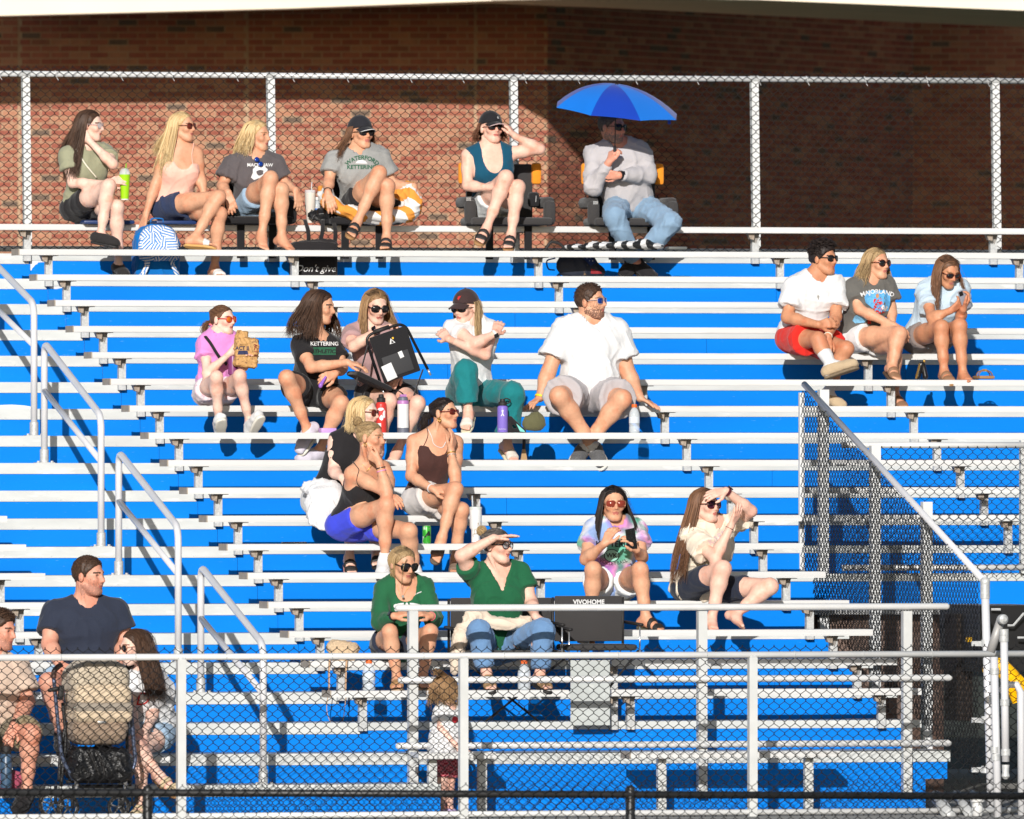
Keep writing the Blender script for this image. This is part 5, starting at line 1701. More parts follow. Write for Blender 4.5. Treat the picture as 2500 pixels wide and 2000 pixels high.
# 4 ---- grey tee, black cap
p = Person(2, seatY(-1), 'woman in grey lettered t-shirt and black cap sitting on an orange striped towel', 'people on the top row', skin='tan', g=1.06, hs=.238)
p.look(34, 3)
p.set(head=(712, 545, .02), shA=(500, 740, .0), shB=(868, 722, .0), pel=(725, 1085, -.10), elA=(470, 905, .05), wrA=(462, 985, .20), elB=(950, 935, .0), wrB=(1110, 938, .14),
      knA=(850, 838, .42), anA=(685, 1205, .42), knB=(912, 935, .40), anB=(905, 1325, .38))
p.volumes()
p.hand('A', (495, 1085, .26), (.2, .7, -.5), .22); p.hand('B', (1160, 1060, .18), (-.3, .5, -.7), .25)
p.foot('A', (640, 1295, .56), .98); p.foot('B', (890, 1392, .54), .98)
p.build()
C_HEATH = cloth('heather_grey', rgb(152, 152, 150), noise=(120, .10))
p.shirt(C_HEATH, o=.014, sleeve=.60, flare=.035, hem=-.02, neck=.068, amp=.007)
p.bottoms(C_BLACK, o=.010, frac=.36, flare=.016)
for q in 'AB': p.shoe(q, 'sandal', M_RUBBER, M_CORK, strapmat=M_RUBBER)
ball_cap(p, cloth('black_cap', rgb(38, 38, 44)), edge=material('brim_white', (.75, .75, .75), .8))
hair_long(p, 'brown', .23, n=110, amin=70, cap=False, start_el=16, sweepA=(-.10, -.03, 0), sweepB=(.02, .03, 0), lenB=.6, spread=.01)
glasses(p, M_LENS, M_FBLK, .031, .022, 2.4)
C_GREENP = material('print_green', rgb(38, 92, 66), .8)
print_text(p.shirtobj, p.P(722, 724, .12), C_R, U_, 'WATERFORD', .046, C_GREENP, arc=.17, bold=.0012)
print_text(p.shirtobj, p.P(718, 796, .12), C_R, U_, 'KETTERING', .044, C_GREENP, bold=.0012)
print_poly(p.shirtobj, p.P(715, 756, .12), C_R, U_, [(-.048, -.012), (.05, -.014), (.03, .008), (.005, .016), (-.03, .010)], C_PRINT_W)
band(p, 'A', M_FBLK, .90, w=.006)

# 5 ---- teal tank
p = Person(2, seatY(-1), 'woman in teal tank top and black cap raising a hand to her sunglasses', 'people on the top row', skin='pink', g=1.06, hs=0.234)
p.look(26, 5)
p.set(head=(1692, 508, .03), shA=(1518, 705, .02), shB=(1838, 690, .02), pel=(1700, 1095, -.10), elA=(1512, 935, .08), wrA=(1690, 952, .26), elB=(2058, 660, .10), wrB=(1868, 562, .10),
      knA=(1802, 872, .40), anA=(1658, 1250, .38), knB=(1892, 945, .38), anB=(1842, 1300, .40))
p.volumes(bust=1.08)
p.hand('A', (1790, 915, .34), (0, .5, -1), .3); p.hand('B', (1806, 468, .08), (-.8, .5, -.2), .45)
p.foot('A', (1600, 1345, .52), .98); p.foot('B', (1818, 1390, .56), .98)
p.build()
p.shirt(cloth('teal', rgb(16, 76, 102)), o=.006, sleeve=0, hem=.0, neck=.070, scoop=.125, tank=.080, amp=.002, voxel=.0088)
p.bottoms(C_DENIM_W, o=.008, frac=.36, flare=.015)
for q in 'AB': p.shoe(q, 'sandal', M_RUBBER, M_CORK, strapmat=M_RUBBER)
o = ball_cap(p, cloth('black_cap2', rgb(32, 32, 36)), edge=material('brim_pink', rgb(230, 200, 200), .8))
hair_long(p, 'auburn', .10, n=90, amin=84, cap=False, start_el=12, spread=.03, wave=.012)
glasses(p, M_LENS, M_FTORT, .031, .022, 2.4)
print_text(o, p.hl(.02, .08, .075), p.hr, p.hu, 'R', .026, C_PRINT_W, name='emblem')

# 6 ---- man under the umbrella
p = Person(3, seatY(-1), 'man in light grey long sleeved shirt and jeans under a blue umbrella', 'people on the top row', skin='ruddy', g=1.10, male=True, hs=.25)
p.look(52, -2)
p.set(head=(600, 500, .02), shA=(462, 700, .0), shB=(815, 680, .0), pel=(725, 1090, -.08), elA=(455, 945, .10), wrA=(572, 762, .24), elB=(868, 850, .10), wrB=(655, 858, .24),
      knA=(610, 1160, .42), anA=(770, 1500, .28), knB=(1035, 1215, .36), anB=(800, 1490, .22))
p.volumes(belly=.055)
p.hand('A', (612, 650, .27), (.6, .2, 0), [.62, .66, .68, .7], thumb=.6); p.hand('B', (560, 850, .22), (.1, .9, .3), .35)
p.foot('A', (870, 1592, .34), 1.08); p.foot('B', (690, 1585, .32), 1.08)
for q in 'AB': p.feet[q]['bare'] = False
p.build(toes=False, stubble=material('stubble_grey', rgb(150, 126, 116), .8, noise=(90, .3)))
p.shirt(cloth('pale_grey', rgb(184, 180, 182)), o=.013, sleeve=1.93, flare=.014, hem=-.02, neck=.078, amp=.008)
p.bottoms(cloth('faded_jeans', rgb(132, 160, 186), bump=(240, .4), noise=(5, .16)), o=.016, frac=1.92, flare=.022, name='jeans', amp=.008, scale=1.2)
for q in 'AB': p.shoe(q, 'sneaker', C_BLACK, M_RUBBER)
short_hair(p, 'grey', .006, .004, tuft=40, length=.012)
glasses(p, M_LENS, M_FBLK, .030, .021, 3.0)
band(p, 'B', M_FBLK, .97, w=.022, r=.036, face=M_LENS, fdir=(0, -1, .4), name='watch')
PEOPLE['umbrella'] = p

# 7 ---- white tee, red shorts
p = Person(4, seatY(4), 'young man with short black hair in white t-shirt and red shorts', 'trio on the right', skin='bronze', g=1.03, male=True, hs=.24)
p.look(56, 0)
p.set(head=(462, 382, .04), shA=(258, 572, .02), shB=(548, 568, .0), pel=(290, 948, -.10), elA=(205, 790, .10), wrA=(425, 842, .32), elB=(548, 790, .12), wrB=(492, 925, .32),
      knA=(425, 945, .36), anA=(512, 1120, .48), knB=(622, 1010, .36), anB=(492, 1320, .26))
p.volumes()
p.hand('A', (580, 815, .34), (.1, .9, -.2), .28); p.hand('B', (488, 1010, .36), (.0, .9, -.1), .3)
p.foot('A', (685, 1108, .58), 1.05, up=(-.3, .3, 1)); p.foot('B', (572, 1395, .36), 1.05)
for q in 'AB': p.feet[q]['bare'] = False
p.build(toes=False, eyes=True)
p.shirt(C_WHITE, o=.014, sleeve=.68, flare=.035, hem=-.06, neck=.078, amp=.007)
p.bottoms(cloth('red', rgb(214, 44, 36)), o=.014, frac=.62, flare=.05, amp=.006)
for q in 'AB':
    p.sock(q, cloth('white_sock', (.7, .7, .7)), .12)
    p.shoe(q, 'clog', cloth('tan_suede', rgb(186, 164, 134)), material('clog_sole', rgb(120, 104, 84), .8, noise=(60, .2)), name='clog')
short_hair(p, 'black', .010, .020, tuft=200, length=.034, line=(.074, .066), low=(-.02, -.03))
glasses(p, M_LENS, M_FBLK, .031, .020, 3.2)
p.straps(M_SILVER, [[p.P(372, 520, .08), p.P(395, 600, .14), p.P(424, 632, .15), p.P(436, 585, .14), p.P(440, 520, .1)]], .0022, 'necklace')
m = MB(); m.obox(p.P(424, 646, .155), (1, 0, 0), (0, 1, 0), (0, 0, 1), .003, .002, .014); m.obox(p.P(424, 641, .155), (1, 0, 0), (0, 1, 0), (0, 0, 1), .008, .0025, .003); m.build('cross_pendant', M_SILVER, p.root)
band(p, 'B', M_STITCH, .97, w=.008)

# 8 ---- charcoal graphic tee
p = Person(4, seatY(4), 'young woman with wavy blonde hair in charcoal graphic t-shirt and white shorts', 'trio on the right', skin='tan', g=1.04, hs=.236)
p.look(46, 0)
p.set(head=(836, 415, .03), shA=(668, 585, .02), shB=(900, 568, .0), pel=(705, 950, -.10), elA=(712, 735, .12), wrA=(955, 848, .32), elB=(935, 720, -.02), wrB=(945, 860, .12),
      knA=(995, 905, .42), anA=(945, 1128, .44), knB=(965, 995, .36), anB=(962, 1345, .26))
p.volumes()
p.hand('A', (1035, 905, .36), (.2, .8, -.5), .3); p.hand('B', (1000, 930, .2), (0, .9, -.3), .3)
p.foot('A', (980, 1210, .58), .98); p.foot('B', (1010, 1400, .36), .98)
p.build()
p.shirt(cloth('washed_black', rgb(98, 96, 92), noise=(9, .10)), o=.014, sleeve=.62, flare=.032, hem=-.05, neck=.068, amp=.007)
p.bottoms(C_WHITE, o=.010, frac=.36, flare=.018)
for q in 'AB': p.shoe(q, 'sandal', material('brown_leather', rgb(140, 104, 78), .6), material('brown_sole', rgb(84, 66, 52), .8, noise=(70, .25)), strapmat=material('brown_leather', rgb(140, 104, 78), .6))
hair_long(p, 'dirty', .17, n=150, sweepA=(-.03, .0, 0), vol=.010, amin=70, wave=.013, part=-.006)
glasses(p, M_LENS, M_FTORT, .029, .024, 2.1)
cc = p.P(840, 690, .13); SB = p.shirtobj
for nm, c_, pts in (('sky', rgb(96, 170, 222), [(-.10, .04), (-.085, .085), (-.04, .10), (.0, .095), (.06, .10), (.10, .06), (.10, .0), (.085, -.06), (.0, -.075), (-.05, -.03), (-.09, -.0)]),
                   ('red', rgb(206, 54, 40), [(-.028, .03), (.03, .035), (.045, -.02), (.06, -.07), (.02, -.085), (-.03, -.08), (-.04, -.02)]),
                   ('car', rgb(120, 178, 214), [(-.19, -.135), (-.175, -.10), (-.13, -.08), (-.09, -.09), (-.075, -.125), (-.10, -.15), (-.17, -.155)])):
    print_poly(SB, cc, C_R, U_, pts, material('print_' + nm, c_, .8, noise=(60, .25)))
print_poly(SB, cc, C_R, U_, blob(.013, .018, 10, .1, 2, .0, .055), material('print_face', rgb(196, 140, 96), .8), offset=.005)
print_poly(SB, cc, C_R, U_, [(-.075, -.09), (-.05, -.088), (-.048, -.16), (-.073, -.16)], MATS['print_red'], offset=.004)
print_poly(SB, cc, C_R, U_, blob(.022, .024, 10, .2, 4, .055, -.035), C_PRINT_W, offset=.005)
print_text(SB, cc + np.array([0, 0, .088]), C_R, U_, 'MAJORLAND', .046, C_PRINT_W, arc=.30, bold=.001, offset=.0055)

# 9 ---- pale blue tee, phone
p = Person(4, seatY(4), 'young woman with long brown hair in pale blue t-shirt looking down at a phone', 'trio on the right', skin='bronze', g=1.0, hs=.236)
p.look(34, -24)
p.set(head=(1332, 470, .16), shA=(1172, 600, .06), shB=(1432, 585, .06), pel=(1160, 955, -.10), elA=(1222, 795, .30), wrA=(1350, 745, .40), elB=(1425, 785, .32), wrB=(1442, 735, .42),
      knA=(1290, 858, .42), anA=(1308, 1172, .44), knB=(1418, 848, .42), anB=(1440, 1188, .44))
p.volumes()
p.hand('A', (1425, 692, .42), (.3, .3, .6), .45); p.hand('B', (1478, 672, .43), (-.8, .2, .4), .5)
p.foot('A', (1345, 1222, .56), .96); p.foot('B', (1490, 1226, .58), .96)
p.build(brow=BROW_B)
p.shirt(cloth('pale_blue', rgb(190, 208, 222)), o=.013, sleeve=.60, flare=.032, hem=-.02, neck=.066, amp=.006)
p.bottoms(cloth('taupe', rgb(130, 118, 114)), o=.010, frac=.34, flare=.015)
hair_long(p, 'brown', .30, n=180, sweepA=(-.02, -.05, 0), sweepB=(.02, -.04, 0), lenB=.7, vol=.006, amin=66)
glasses(p, M_LENS, M_FTORT, .028, .018, 3.0)
p.shoe('A', 'sandal', MATS['brown_leather'], M_CORK, strapmat=MATS['brown_leather'])
PEOPLE['phone1'] = p

# 10 ---- girl in pink
p = Person(5, seatY(6), 'girl in pink t-shirt with mirrored sunglasses holding a popcorn bag', 'middle row spectators', skin='fair', g=.80, hs=.222)
p.look(54, 0)
p.set(head=(325, 385, .02), shA=(178, 578, .0), shB=(400, 562, .0), pel=(240, 1015, -.08), elA=(188, 835, .14), wrA=(385, 665, .24), elB=(455, 745, .08), wrB=(508, 790, .26),
      knA=(272, 865, .38), anA=(288, 1250, .22), knB=(468, 852, .38), anB=(548, 1255, .22))
p.volumes(bust=.6)
p.hand('A', (455, 600, .26), (.3, .6, .2), .35, size=.92); p.hand('B', (520, 700, .30), (0, -.3, .3), .35, size=.92)
p.foot('A', (300, 1205, .36), .95, up=(0, .9, .5)); p.foot('B', (625, 1180, .36), .95, up=(-.3, .9, .5))
for q in 'AB': p.feet[q]['bare'] = False
p.build(toes=False)
C_PINK = cloth('pink', rgb(224, 142, 206))
p.shirt(C_PINK, o=.013, sleeve=.50, flare=.04, hem=-.03, neck=.060, amp=.007)
p.bottoms(cloth('pale_floral', rgb(222, 206, 212), second=(rgb(214, 150, 170), 40, .60)), o=.010, frac=.36, flare=.022)
for q in 'AB': p.shoe(q, 'sneaker', cloth('white_mesh', (.66, .66, .66)), M_WSOLE)
hair_back(p, 'brown', knot=(0, -.10, -.02), n=90)
ponytail(p, 'brown', (0, -.10, -.02), .10, n=26, r=.010)
m = MB(); K = p.hl(0, -.112, -.03); m.lathe(K, (-.2, .2, -1), [(.012, -.005), (.018, 0), (.018, .008), (.012, .013)], 10); m.build('hair_tie', material('hair_tie_pink', rgb(222, 110, 120), .7), p.root, True)
glasses(p, M_LENSOR, M_FRED, .028, .023, 2.4)
p.straps(C_BLACK, [[p.P(175, 520, .07), p.P(270, 640, .13), p.P(370, 770, .13)]], .018, 'bag_strap', over=True)
PEOPLE['pink'] = p

# 11 ---- black tee, dark hair
p = Person(5, seatY(6), 'teenager with thick dark brown hair in black lettered t-shirt reaching to the folding seat', 'middle row spectators', skin='tan', g=1.10, hs=.246)
p.look(72, -8)
p.set(head=(1148, 275, .04), shA=(975, 598, .04), shB=(1265, 612, .0), pel=(1090, 1000, -.08), elA=(1070, 785, .22), wrA=(1370, 742, .40), elB=(1330, 790, .10), wrB=(1272, 835, .30),
      knA=(862, 872, .45), anA=(1035, 1300, .34), knB=(1320, 1085, .42), anB=(1140, 1480, .30))
p.volumes()
p.hand('A', (1530, 772, .44), (0, .3, -1), .22); p.hand('B', (1180, 870, .34), (0, .9, -.3), .45)
p.foot('A', (985, 1440, .36), 1.02); p.foot('B', (985, 1545, .34), 1.02)
for q in 'AB': p.feet[q]['bare'] = False
p.build(toes=False, eyes=True)
p.shirt(C_BLACK, o=.014, sleeve=.55, flare=.03, hem=-.02, neck=.070, amp=.006)
p.bottoms(cloth('black_shorts', rgb(30, 29, 31)), o=.012, frac=.50, flare=.02)
for q in 'AB': p.shoe(q, 'sneaker', cloth('lilac_white', rgb(206, 200, 214)), M_WSOLE)
hair_long(p, 'dark', .24, n=230, sweepA=(-.05, -.02, 0), sweepB=(.05, -.02, 0), vol=.022, amin=66, wave=.012, spread=.06, jag=.12)
print_text(p.shirtobj, p.P(1180, 585, .14), C_R, U_, 'KETTERING', .040, C_PRINT_W, bold=.001)
print_poly(p.shirtobj, p.P(1180, 645, .14), C_R, U_, [(-.085, -.030), (.085, -.030), (.085, .028), (-.085, .028)], C_GREENP, sub=.03)
print_text(p.shirtobj, p.P(1178, 650, .14), C_R, U_, 'ATHLETICS', .040, C_BLACK, bold=.001, offset=.007, shear=.2)

# 12 ---- mauve tee, handling the folding seat
p = Person(5, seatY(6), 'woman with long light brown hair in mauve t-shirt holding up a folded stadium seat', 'middle row spectators', skin='pink', g=1.05, hs=.25)
p.look(24, -17)
p.set(head=(1612, 268, .06), shA=(1400, 500, .02), shB=(1745, 510, .0), pel=(1640, 1000, -.08), elA=(1425, 610, .22), wrA=(1640, 462, .34), elB=(1800, 720, .06), wrB=(1800, 800, .24),
      knA=(1725, 1065, .46), anA=(1640, 1480, .32), knB=(1965, 1085, .46), anB=(1800, 1480, .32))
p.volumes()
p.hand('A', (1790, 418, .38), (.1, -.2, -1), .35); p.hand('B', (1760, 900, .3), (0, .9, -.3), .35)
p.foot('A', (1600, 1560, .40), 1.0); p.foot('B', (1760, 1560, .40), 1.0)
p.build()
p.shirt(cloth('mauve', rgb(176, 142, 142)), o=.013, sleeve=.55, flare=.03, hem=-.02, neck=.070, amp=.006)
p.bottoms(cloth('black_shorts', rgb(30, 29, 31)), o=.012, frac=.55, flare=.02)
hair_long(p, 'light', .27, n=180, sweepA=(-.0, -.03, 0), sweepB=(.06, -.02, 0), vol=.008, amin=60)
glasses(p, M_LENS, M_FBLK, .031, .021, 2.8)
band(p, 'A', material('lilac_band', rgb(180, 150, 170), .6), .90, w=.018, face=M_LENS, fdir=(-.4, -.6, .8), name='watch')

# 13 ---- white tee, dark red-badged cap, teal trousers
p = Person(6, seatY(6), 'woman in brown-black cap, white t-shirt and teal trousers hugging herself', 'middle row spectators', skin='pink', g=1.02, hs=.242)
p.look(-38, -6)
p.set(head=(452, 278, .03), shA=(345, 440, .02), shB=(655, 440, .0), pel=(490, 960, -.08), elA=(535, 560, .24), wrA=(692, 482, .22), elB=(612, 655, .20), wrB=(318, 525, .22),
      knA=(450, 780, .42), anA=(475, 1110, .42), knB=(832, 965, .38), anB=(790, 1375, .28))
p.volumes()
p.hand('A', (732, 380, .14), (.2, .9, 0), .18); p.hand('B', (245, 455, .12), (.2, .9, 0), .22)
p.foot('A', (440, 1255, .56), .98); p.foot('B', (850, 1490, .38), .98)
p.build(brow=BROW_B)
p.shirt(C_WHITE, o=.014, sleeve=.42, flare=.03, hem=-.05, neck=.066, amp=.007)
p.bottoms(cloth('teal_linen', rgb(26, 120, 124)), o=.018, frac=1.80, flare=.035, name='trousers', amp=.007)
for q in 'AB': p.shoe(q, 'flip', material('cream_strap', rgb(214, 206, 196), .6), material('cream_sole', rgb(216, 208, 180), .8, noise=(80, .2)))
o = ball_cap(p, cloth('espresso_cap', rgb(62, 46, 46)), brim=.085)
hair_long(p, 'dirty', .26, n=90, amin=78, cap=False, start_el=14, sweepB=(-.03, -.06, 0), sweepA=(.02, .05, 0), lenA=.5, spread=.008)
glasses(p, M_LENS, M_FBLK, .029, .020, 2.6)
print_poly(o, p.hl(.012, .09, .082), p.hr, p.hu, [(0, -.016), (.006, -.006), (.012, .008), (.016, .018), (.008, .010), (.004, .018), (-.002, .010), (-.012, .016), (-.008, .002), (-.014, -.002), (-.006, -.006)], material('print_crimson', rgb(204, 40, 40), .7), 'emblem')
band(p, 'A', material('white_band', (.75, .75, .75), .5), .95, w=.018, face=M_LENS, fdir=(.7, -.7, .0), name='watch')

# 14 ---- bearded man in white
p = Person(6, seatY(6), 'heavyset bearded man in plain white t-shirt and grey shorts with hands on the bench', 'middle row spectators', skin='tan', g=1.36, male=True, hs=0.262)
p.look(62, 4)
p.set(head=(1470, 228, .02), shA=(1250, 440, .0), shB=(1680, 450, .0), pel=(1440, 985, -.08), elA=(1125, 790, .02), wrA=(1055, 1000, .06), elB=(1765, 790, .02), wrB=(1865, 1000, .06),
      knA=(1210, 985, .42), anA=(1490, 1400, .30), knB=(1722, 1010, .42), anB=(1420, 1400, .27))
p.volumes(belly=.07)
p.hand('A', (965, 1068, .12), (0, 0, -1), .1, .2); p.hand('B', (1975, 1052, .12), (0, 0, -1), .1, .2)
p.foot('A', (1530, 1500, .40), 1.12); p.foot('B', (1360, 1500, .38), 1.12)
for q in 'AB': p.feet[q]['bare'] = False
p.build(toes=False, stubble=material('stubble_brown', rgb(128, 92, 76), .8, noise=(90, .3)))
p.shirt(C_WHITE, o=.016, sleeve=.68, flare=.050, hem=-.02, neck=.080, amp=.008)
p.bottoms(cloth('grey_shorts', rgb(178, 172, 174)), o=.018, frac=.80, flare=.05, amp=.007)
for q in 'AB': 
    p.sock(q, MATS['cloth_white_sock'], .05)
    p.shoe(q, 'sneaker', cloth('grey_knit', rgb(96, 96, 98), noise=(160, .4)), M_WSOLE)
short_hair(p, 'dark', .007, .012, tuft=120, length=.014)
glasses(p, M_LENSBL, M_FCLR, .029, .020, 3.2)
band(p, 'A', material('yellow_band', rgb(236, 214, 40), .5), .96, w=.016, r=.039)

# 15 ---- blonde bob behind
p = Person(7, seatY(10), 'woman with blonde bob in black sleeveless top, partly hidden behind the woman with the bun', 'group in the centre', skin='fair', g=1.06, hs=.236)
p.look(68, -2)
p.set(head=(682, 212, .12), shA=(432, 450, .06), shB=(752, 450, .04), pel=(345, 1005, -.10), elA=(412, 725, .12), wrA=(480, 775, .30), elB=(800, 660, .1), wrB=(720, 780, .32),
      knA=(590, 985, .40), anA=(548, 1480, .30), knB=(720, 1000, .40), anB=(790, 1440, .30))
p.volumes()
p.hand('A', (545, 800, .34), (.2, .8, -.5), .3); p.hand('B', (650, 820, .36), (-.2, .8, -.4), .3)
p.foot('A', (570, 1590, .42), .98); p.foot('B', (790, 1520, .46), .98)
p.build(brow=BROW_B)
p.shirt(C_BLACK, o=.010, sleeve=0, hem=-.02, neck=.064, tank=.062, amp=.0015, voxel=.0085)
p.bottoms(cloth('white_shorts', (.66, .66, .66)), o=.010, frac=.4, flare=.02)
p.shoe('A', 'sandal', M_RUBBER, material('pink_sole', rgb(210, 150, 140), .7), strapmat=M_RUBBER); p.shoe('B', 'flip', M_RUBBER, M_RUBBER)
hair_long(p, 'blonde', .15, n=150, vol=.012, amin=64, part=.01, jag=.08, spread=.0)
glasses(p, M_LENSBR, M_FTORT, .028, .021, 2.8)

# 16 ---- bun, black camisole, blue shorts
p = Person(7, seatY(11), 'woman with blonde bun in black camisole and bright blue shorts, fist against her cheek', 'group in the centre', skin='tan', g=1.08, hs=.240)
p.look(66, -4)
p.set(head=(735, 430, .22), shA=(572, 745, .16), shB=(840, 690, .08), pel=(560, 1200, -.10), elA=(880, 908, .38), wrA=(812, 640, .34), elB=(898, 800, .16), wrB=(880, 925, .34),
      knA=(880, 1015, .40), anA=(858, 1490, .32), knB=(1075, 1245, .40), anB=(1130, 1600, .26))
p.volumes()
p.hand('A', (700, 555, .30), (.5, .6, .3), .62, thumb=.7); p.hand('B', (930, 960, .4), (0, .8, -.5), .3)
p.foot('A', (840, 1610, .40), 1.0); p.foot('B', (1150, 1700, .36), 1.0)
for q in 'AB': p.feet[q]['bare'] = False
p.build(toes=False, eyes=True, brow=BROW_B)
p.shirt(C_BLACK, o=.006, sleeve=0, hem=-.0, neck=.07, scoop=.055, tank=.086, strapdown=.060, amp=.003, voxel=.009)
p.straps(C_BLACK, [[p.P(655, 870, .25), p.P(620, 720, .20), p.P(585, 640, .10)], [p.P(815, 790, .2), p.P(800, 690, .14), p.P(795, 640, .06)]], .005)
p.bottoms(cloth('royal_blue', rgb(62, 74, 214)), o=.008, frac=.40, flare=.010, top=.08)
for q in 'AB':
    p.sock(q, MATS['cloth_white_sock'], .05); p.shoe(q, 'sneaker', MATS['cloth_white_mesh'], M_WSOLE)
hair_back(p, 'dirty', knot=(0, -.085, .085), n=120)
bun(p, 'dirty', (0, -.105, .105), .036)
band(p, 'A', M_FBLK, .80, w=.008); band(p, 'A', material('pink_band', rgb(240, 150, 196), .6), .70, w=.008)
p.straps(M_GOLD, [[p.P(660, 660, .2), p.P(724, 705, .24), p.P(770, 660, .22)]], .002, 'necklace')
m = MB(); c0 = p.hl(-.078, .0, -.045); m.tube([c0 + p.hf * .011 * math.cos(t) + p.hu * .011 * math.sin(t) for t in np.linspace(0, 6.28, 12)], .0028, 6); m.build('earring', M_GOLD, p.root, True)

# 17 ---- brown halter
p = Person(7, seatY(10), 'woman with sleek black ponytail in brown halter top and white shorts', 'group in the centre', skin='tan', g=1.02, hs=.236)
p.look(60, 5)
p.set(head=(1385, 215, .06), shA=(1115, 460, .02), shB=(1488, 470, .0), pel=(1215, 990, -.08), elA=(1090, 765, .08), wrA=(1285, 880, .30), elB=(1482, 800, .30), wrB=(1442, 545, .22),
      knA=(1482, 880, .42), anA=(1362, 1300, .44), knB=(1535, 1062, .38), anB=(1482, 1480, .26))
p.volumes()
p.hand('A', (1400, 885, .36), (.1, .7, -.7), .25); p.hand('B', (1480, 385, .20), (-.6, .6, .1), .25)
p.foot('A', (1290, 1530, .50), .98); p.foot('B', (1480, 1600, .38), .98)
p.build()
C_CHOC = cloth('chocolate', rgb(72, 46, 42))
p.shirt(C_CHOC, o=.006, sleeve=0, hem=.01, neck=.07, scoop=.085, tank=.088, strapdown=.060, amp=.003, voxel=.009)
p.straps(C_CHOC, [[p.P(1160, 590, .10), p.P(1220, 460, .08), p.P(1255, 370, .02)], [p.P(1410, 600, .10), p.P(1415, 480, .08), p.P(1420, 400, .02)]], .005)
p.bottoms(cloth('cream_linen', rgb(214, 208, 204)), o=.012, frac=.40, flare=.03, top=.10)
p.shoe('A', 'flip', material('taupe_strap', rgb(120, 100, 86), .6), material('taupe_sole', rgb(96, 84, 72), .8)); p.shoe('B', 'flip', MATS['taupe_strap'], MATS['taupe_sole'])
hair_back(p, 'black', knot=(0, -.10, -.005), n=120); ponytail(p, 'black', (0, -.10, -.005), .15, n=50, r=.016)
glasses(p, M_LENSBR, material('frame_crimson', rgb(120, 28, 24), .25), .029, .016, 3.2)
p.straps(C_PRINT_W, [[p.P(1260, 390, .02), p.P(1290, 480, .1), p.P(1375, 505, .12), p.P(1410, 440, .08)]], .003, 'necklace')
band(p, 'B', M_GOLD, .93, w=.008); band(p, 'B', M_SILVER, .85, w=.006); band(p, 'A', M_PRINTB if False else C_PRINT_W, .90, w=.008)
m = MB(); c0 = p.hl(-.078, .0, -.045); m.tube([c0 + p.hf * .013 * math.cos(t) + p.hu * .013 * math.sin(t) for t in np.linspace(0, 6.28, 12)], .004, 6); m.build('earring', M_GOLD, p.root, True)

# 18 ---- tie-dye
p = Person(8, seatY(13), 'woman with long straight black hair in pastel tie-dye t-shirt using a phone', 'pair on the lower right', skin='tan', g=1.08, hs=.25)
p.look(12, -4)
p.set(head=(528, 358, .08), shA=(345, 575, .02), shB=(725, 575, .02), pel=(515, 1085, -.10), elA=(285, 848, .22), wrA=(450, 712, .40), elB=(785, 830, .22), wrB=(735, 765, .40),
      knA=(352, 935, .44), anA=(330, 1420, .36), knB=(765, 938, .44), anB=(815, 1360, .44))
p.volumes()
p.hand('A', (515, 585, .42), (.6, .5, .1), .38); p.hand('B', (690, 680, .44), (-.5, -.3, .6), .42)
p.foot('A', (320, 1560, .46), 1.0); p.foot('B', (930, 1440, .54), 1.0)
p.build()
tie = cloth('tie_dye', rgb(238, 236, 238), second=(rgb(232, 150, 206), 4.2, .50))
nt = tie.node_tree; b_ = nt.nodes['Principled BSDF']; src = b_.inputs['Base Color'].links[0].from_socket
tx = nt.nodes.new('ShaderNodeTexNoise'); tx.inputs['Scale'].default_value = 5.0
tcn = nt.nodes.new('ShaderNodeTexCoord'); mpn = nt.nodes.new('ShaderNodeMapping'); mpn.inputs['Location'].default_value = (3.1, 7.7, 1.3)
nt.links.new(tcn.outputs['Object'], mpn.inputs['Vector']); nt.links.new(mpn.outputs['Vector'], tx.inputs['Vector'])
rmp = nt.nodes.new('ShaderNodeValToRGB'); rmp.color_ramp.elements[0].position = .40; rmp.color_ramp.elements[0].color = rgb(120, 206, 176); rmp.color_ramp.elements[1].position = .62; rmp.color_ramp.elements[1].color = rgb(160, 190, 240)
e_ = rmp.color_ramp.elements.new(.5); e_.color = rgb(240, 240, 242)
nt.links.new(tx.outputs['Fac'], rmp.inputs['Fac'])
mxn = nt.nodes.new('ShaderNodeMix'); mxn.data_type = 'RGBA'; mxn.blend_type = 'MULTIPLY'; mxn.inputs['Factor'].default_value = 1.0
nt.links.new(src, mxn.inputs['A']); nt.links.new(rmp.outputs['Color'], mxn.inputs['B']); nt.links.new(mxn.outputs['Result'], b_.inputs['Base Color'])
p.shirt(tie, o=.015, sleeve=.58, flare=.04, hem=-.05, neck=.072, vneck=.0, amp=.007)
p.bottoms(C_DENIM_W, o=.010, frac=.36, flare=.02)
p.shoe('B', 'sandal', M_RUBBER, material('sole_olive', rgb(74, 72, 58), .8, noise=(90, .3)), strapmat=M_RUBBER)
hair_long(p, 'black', .36, n=210, sweepA=(-.04, -.05, 0), sweepB=(.05, -.02, 0), lenB=.62, vol=.006, amin=56, wave=.004, line=(.066, .078))
glasses(p, material('rust_lens', rgb(136, 56, 42), .12, 0, .7), M_FGOLD, .0315, .024, 2.9, r=.002)
C_INK = material('print_ink', rgb(30, 34, 48), .8)
print_text(p.shirtobj, p.P(560, 715, .16), C_R, U_, 'KETTERING', .058, C_INK, bold=.0016)
print_poly(p.shirtobj, p.P(515, 815, .16), C_R, U_, blob(.056, .048, 20, .0, 1), C_INK)
print_poly(p.shirtobj, p.P(515, 815, .16), C_R, U_, blob(.050, .042, 20, .0, 1), material('print_mint', rgb(150, 206, 190), .8), offset=.006)
print_text(p.shirtobj, p.P(515, 815, .16), C_R, U_, 'WK', .046, C_INK, bold=.001, offset=.008)
print_text(p.shirtobj, p.P(530, 885, .16), C_R, U_, 'VOLLEYBALL', .036, C_INK, arc=-.20)
PEOPLE['tiedye'] = p

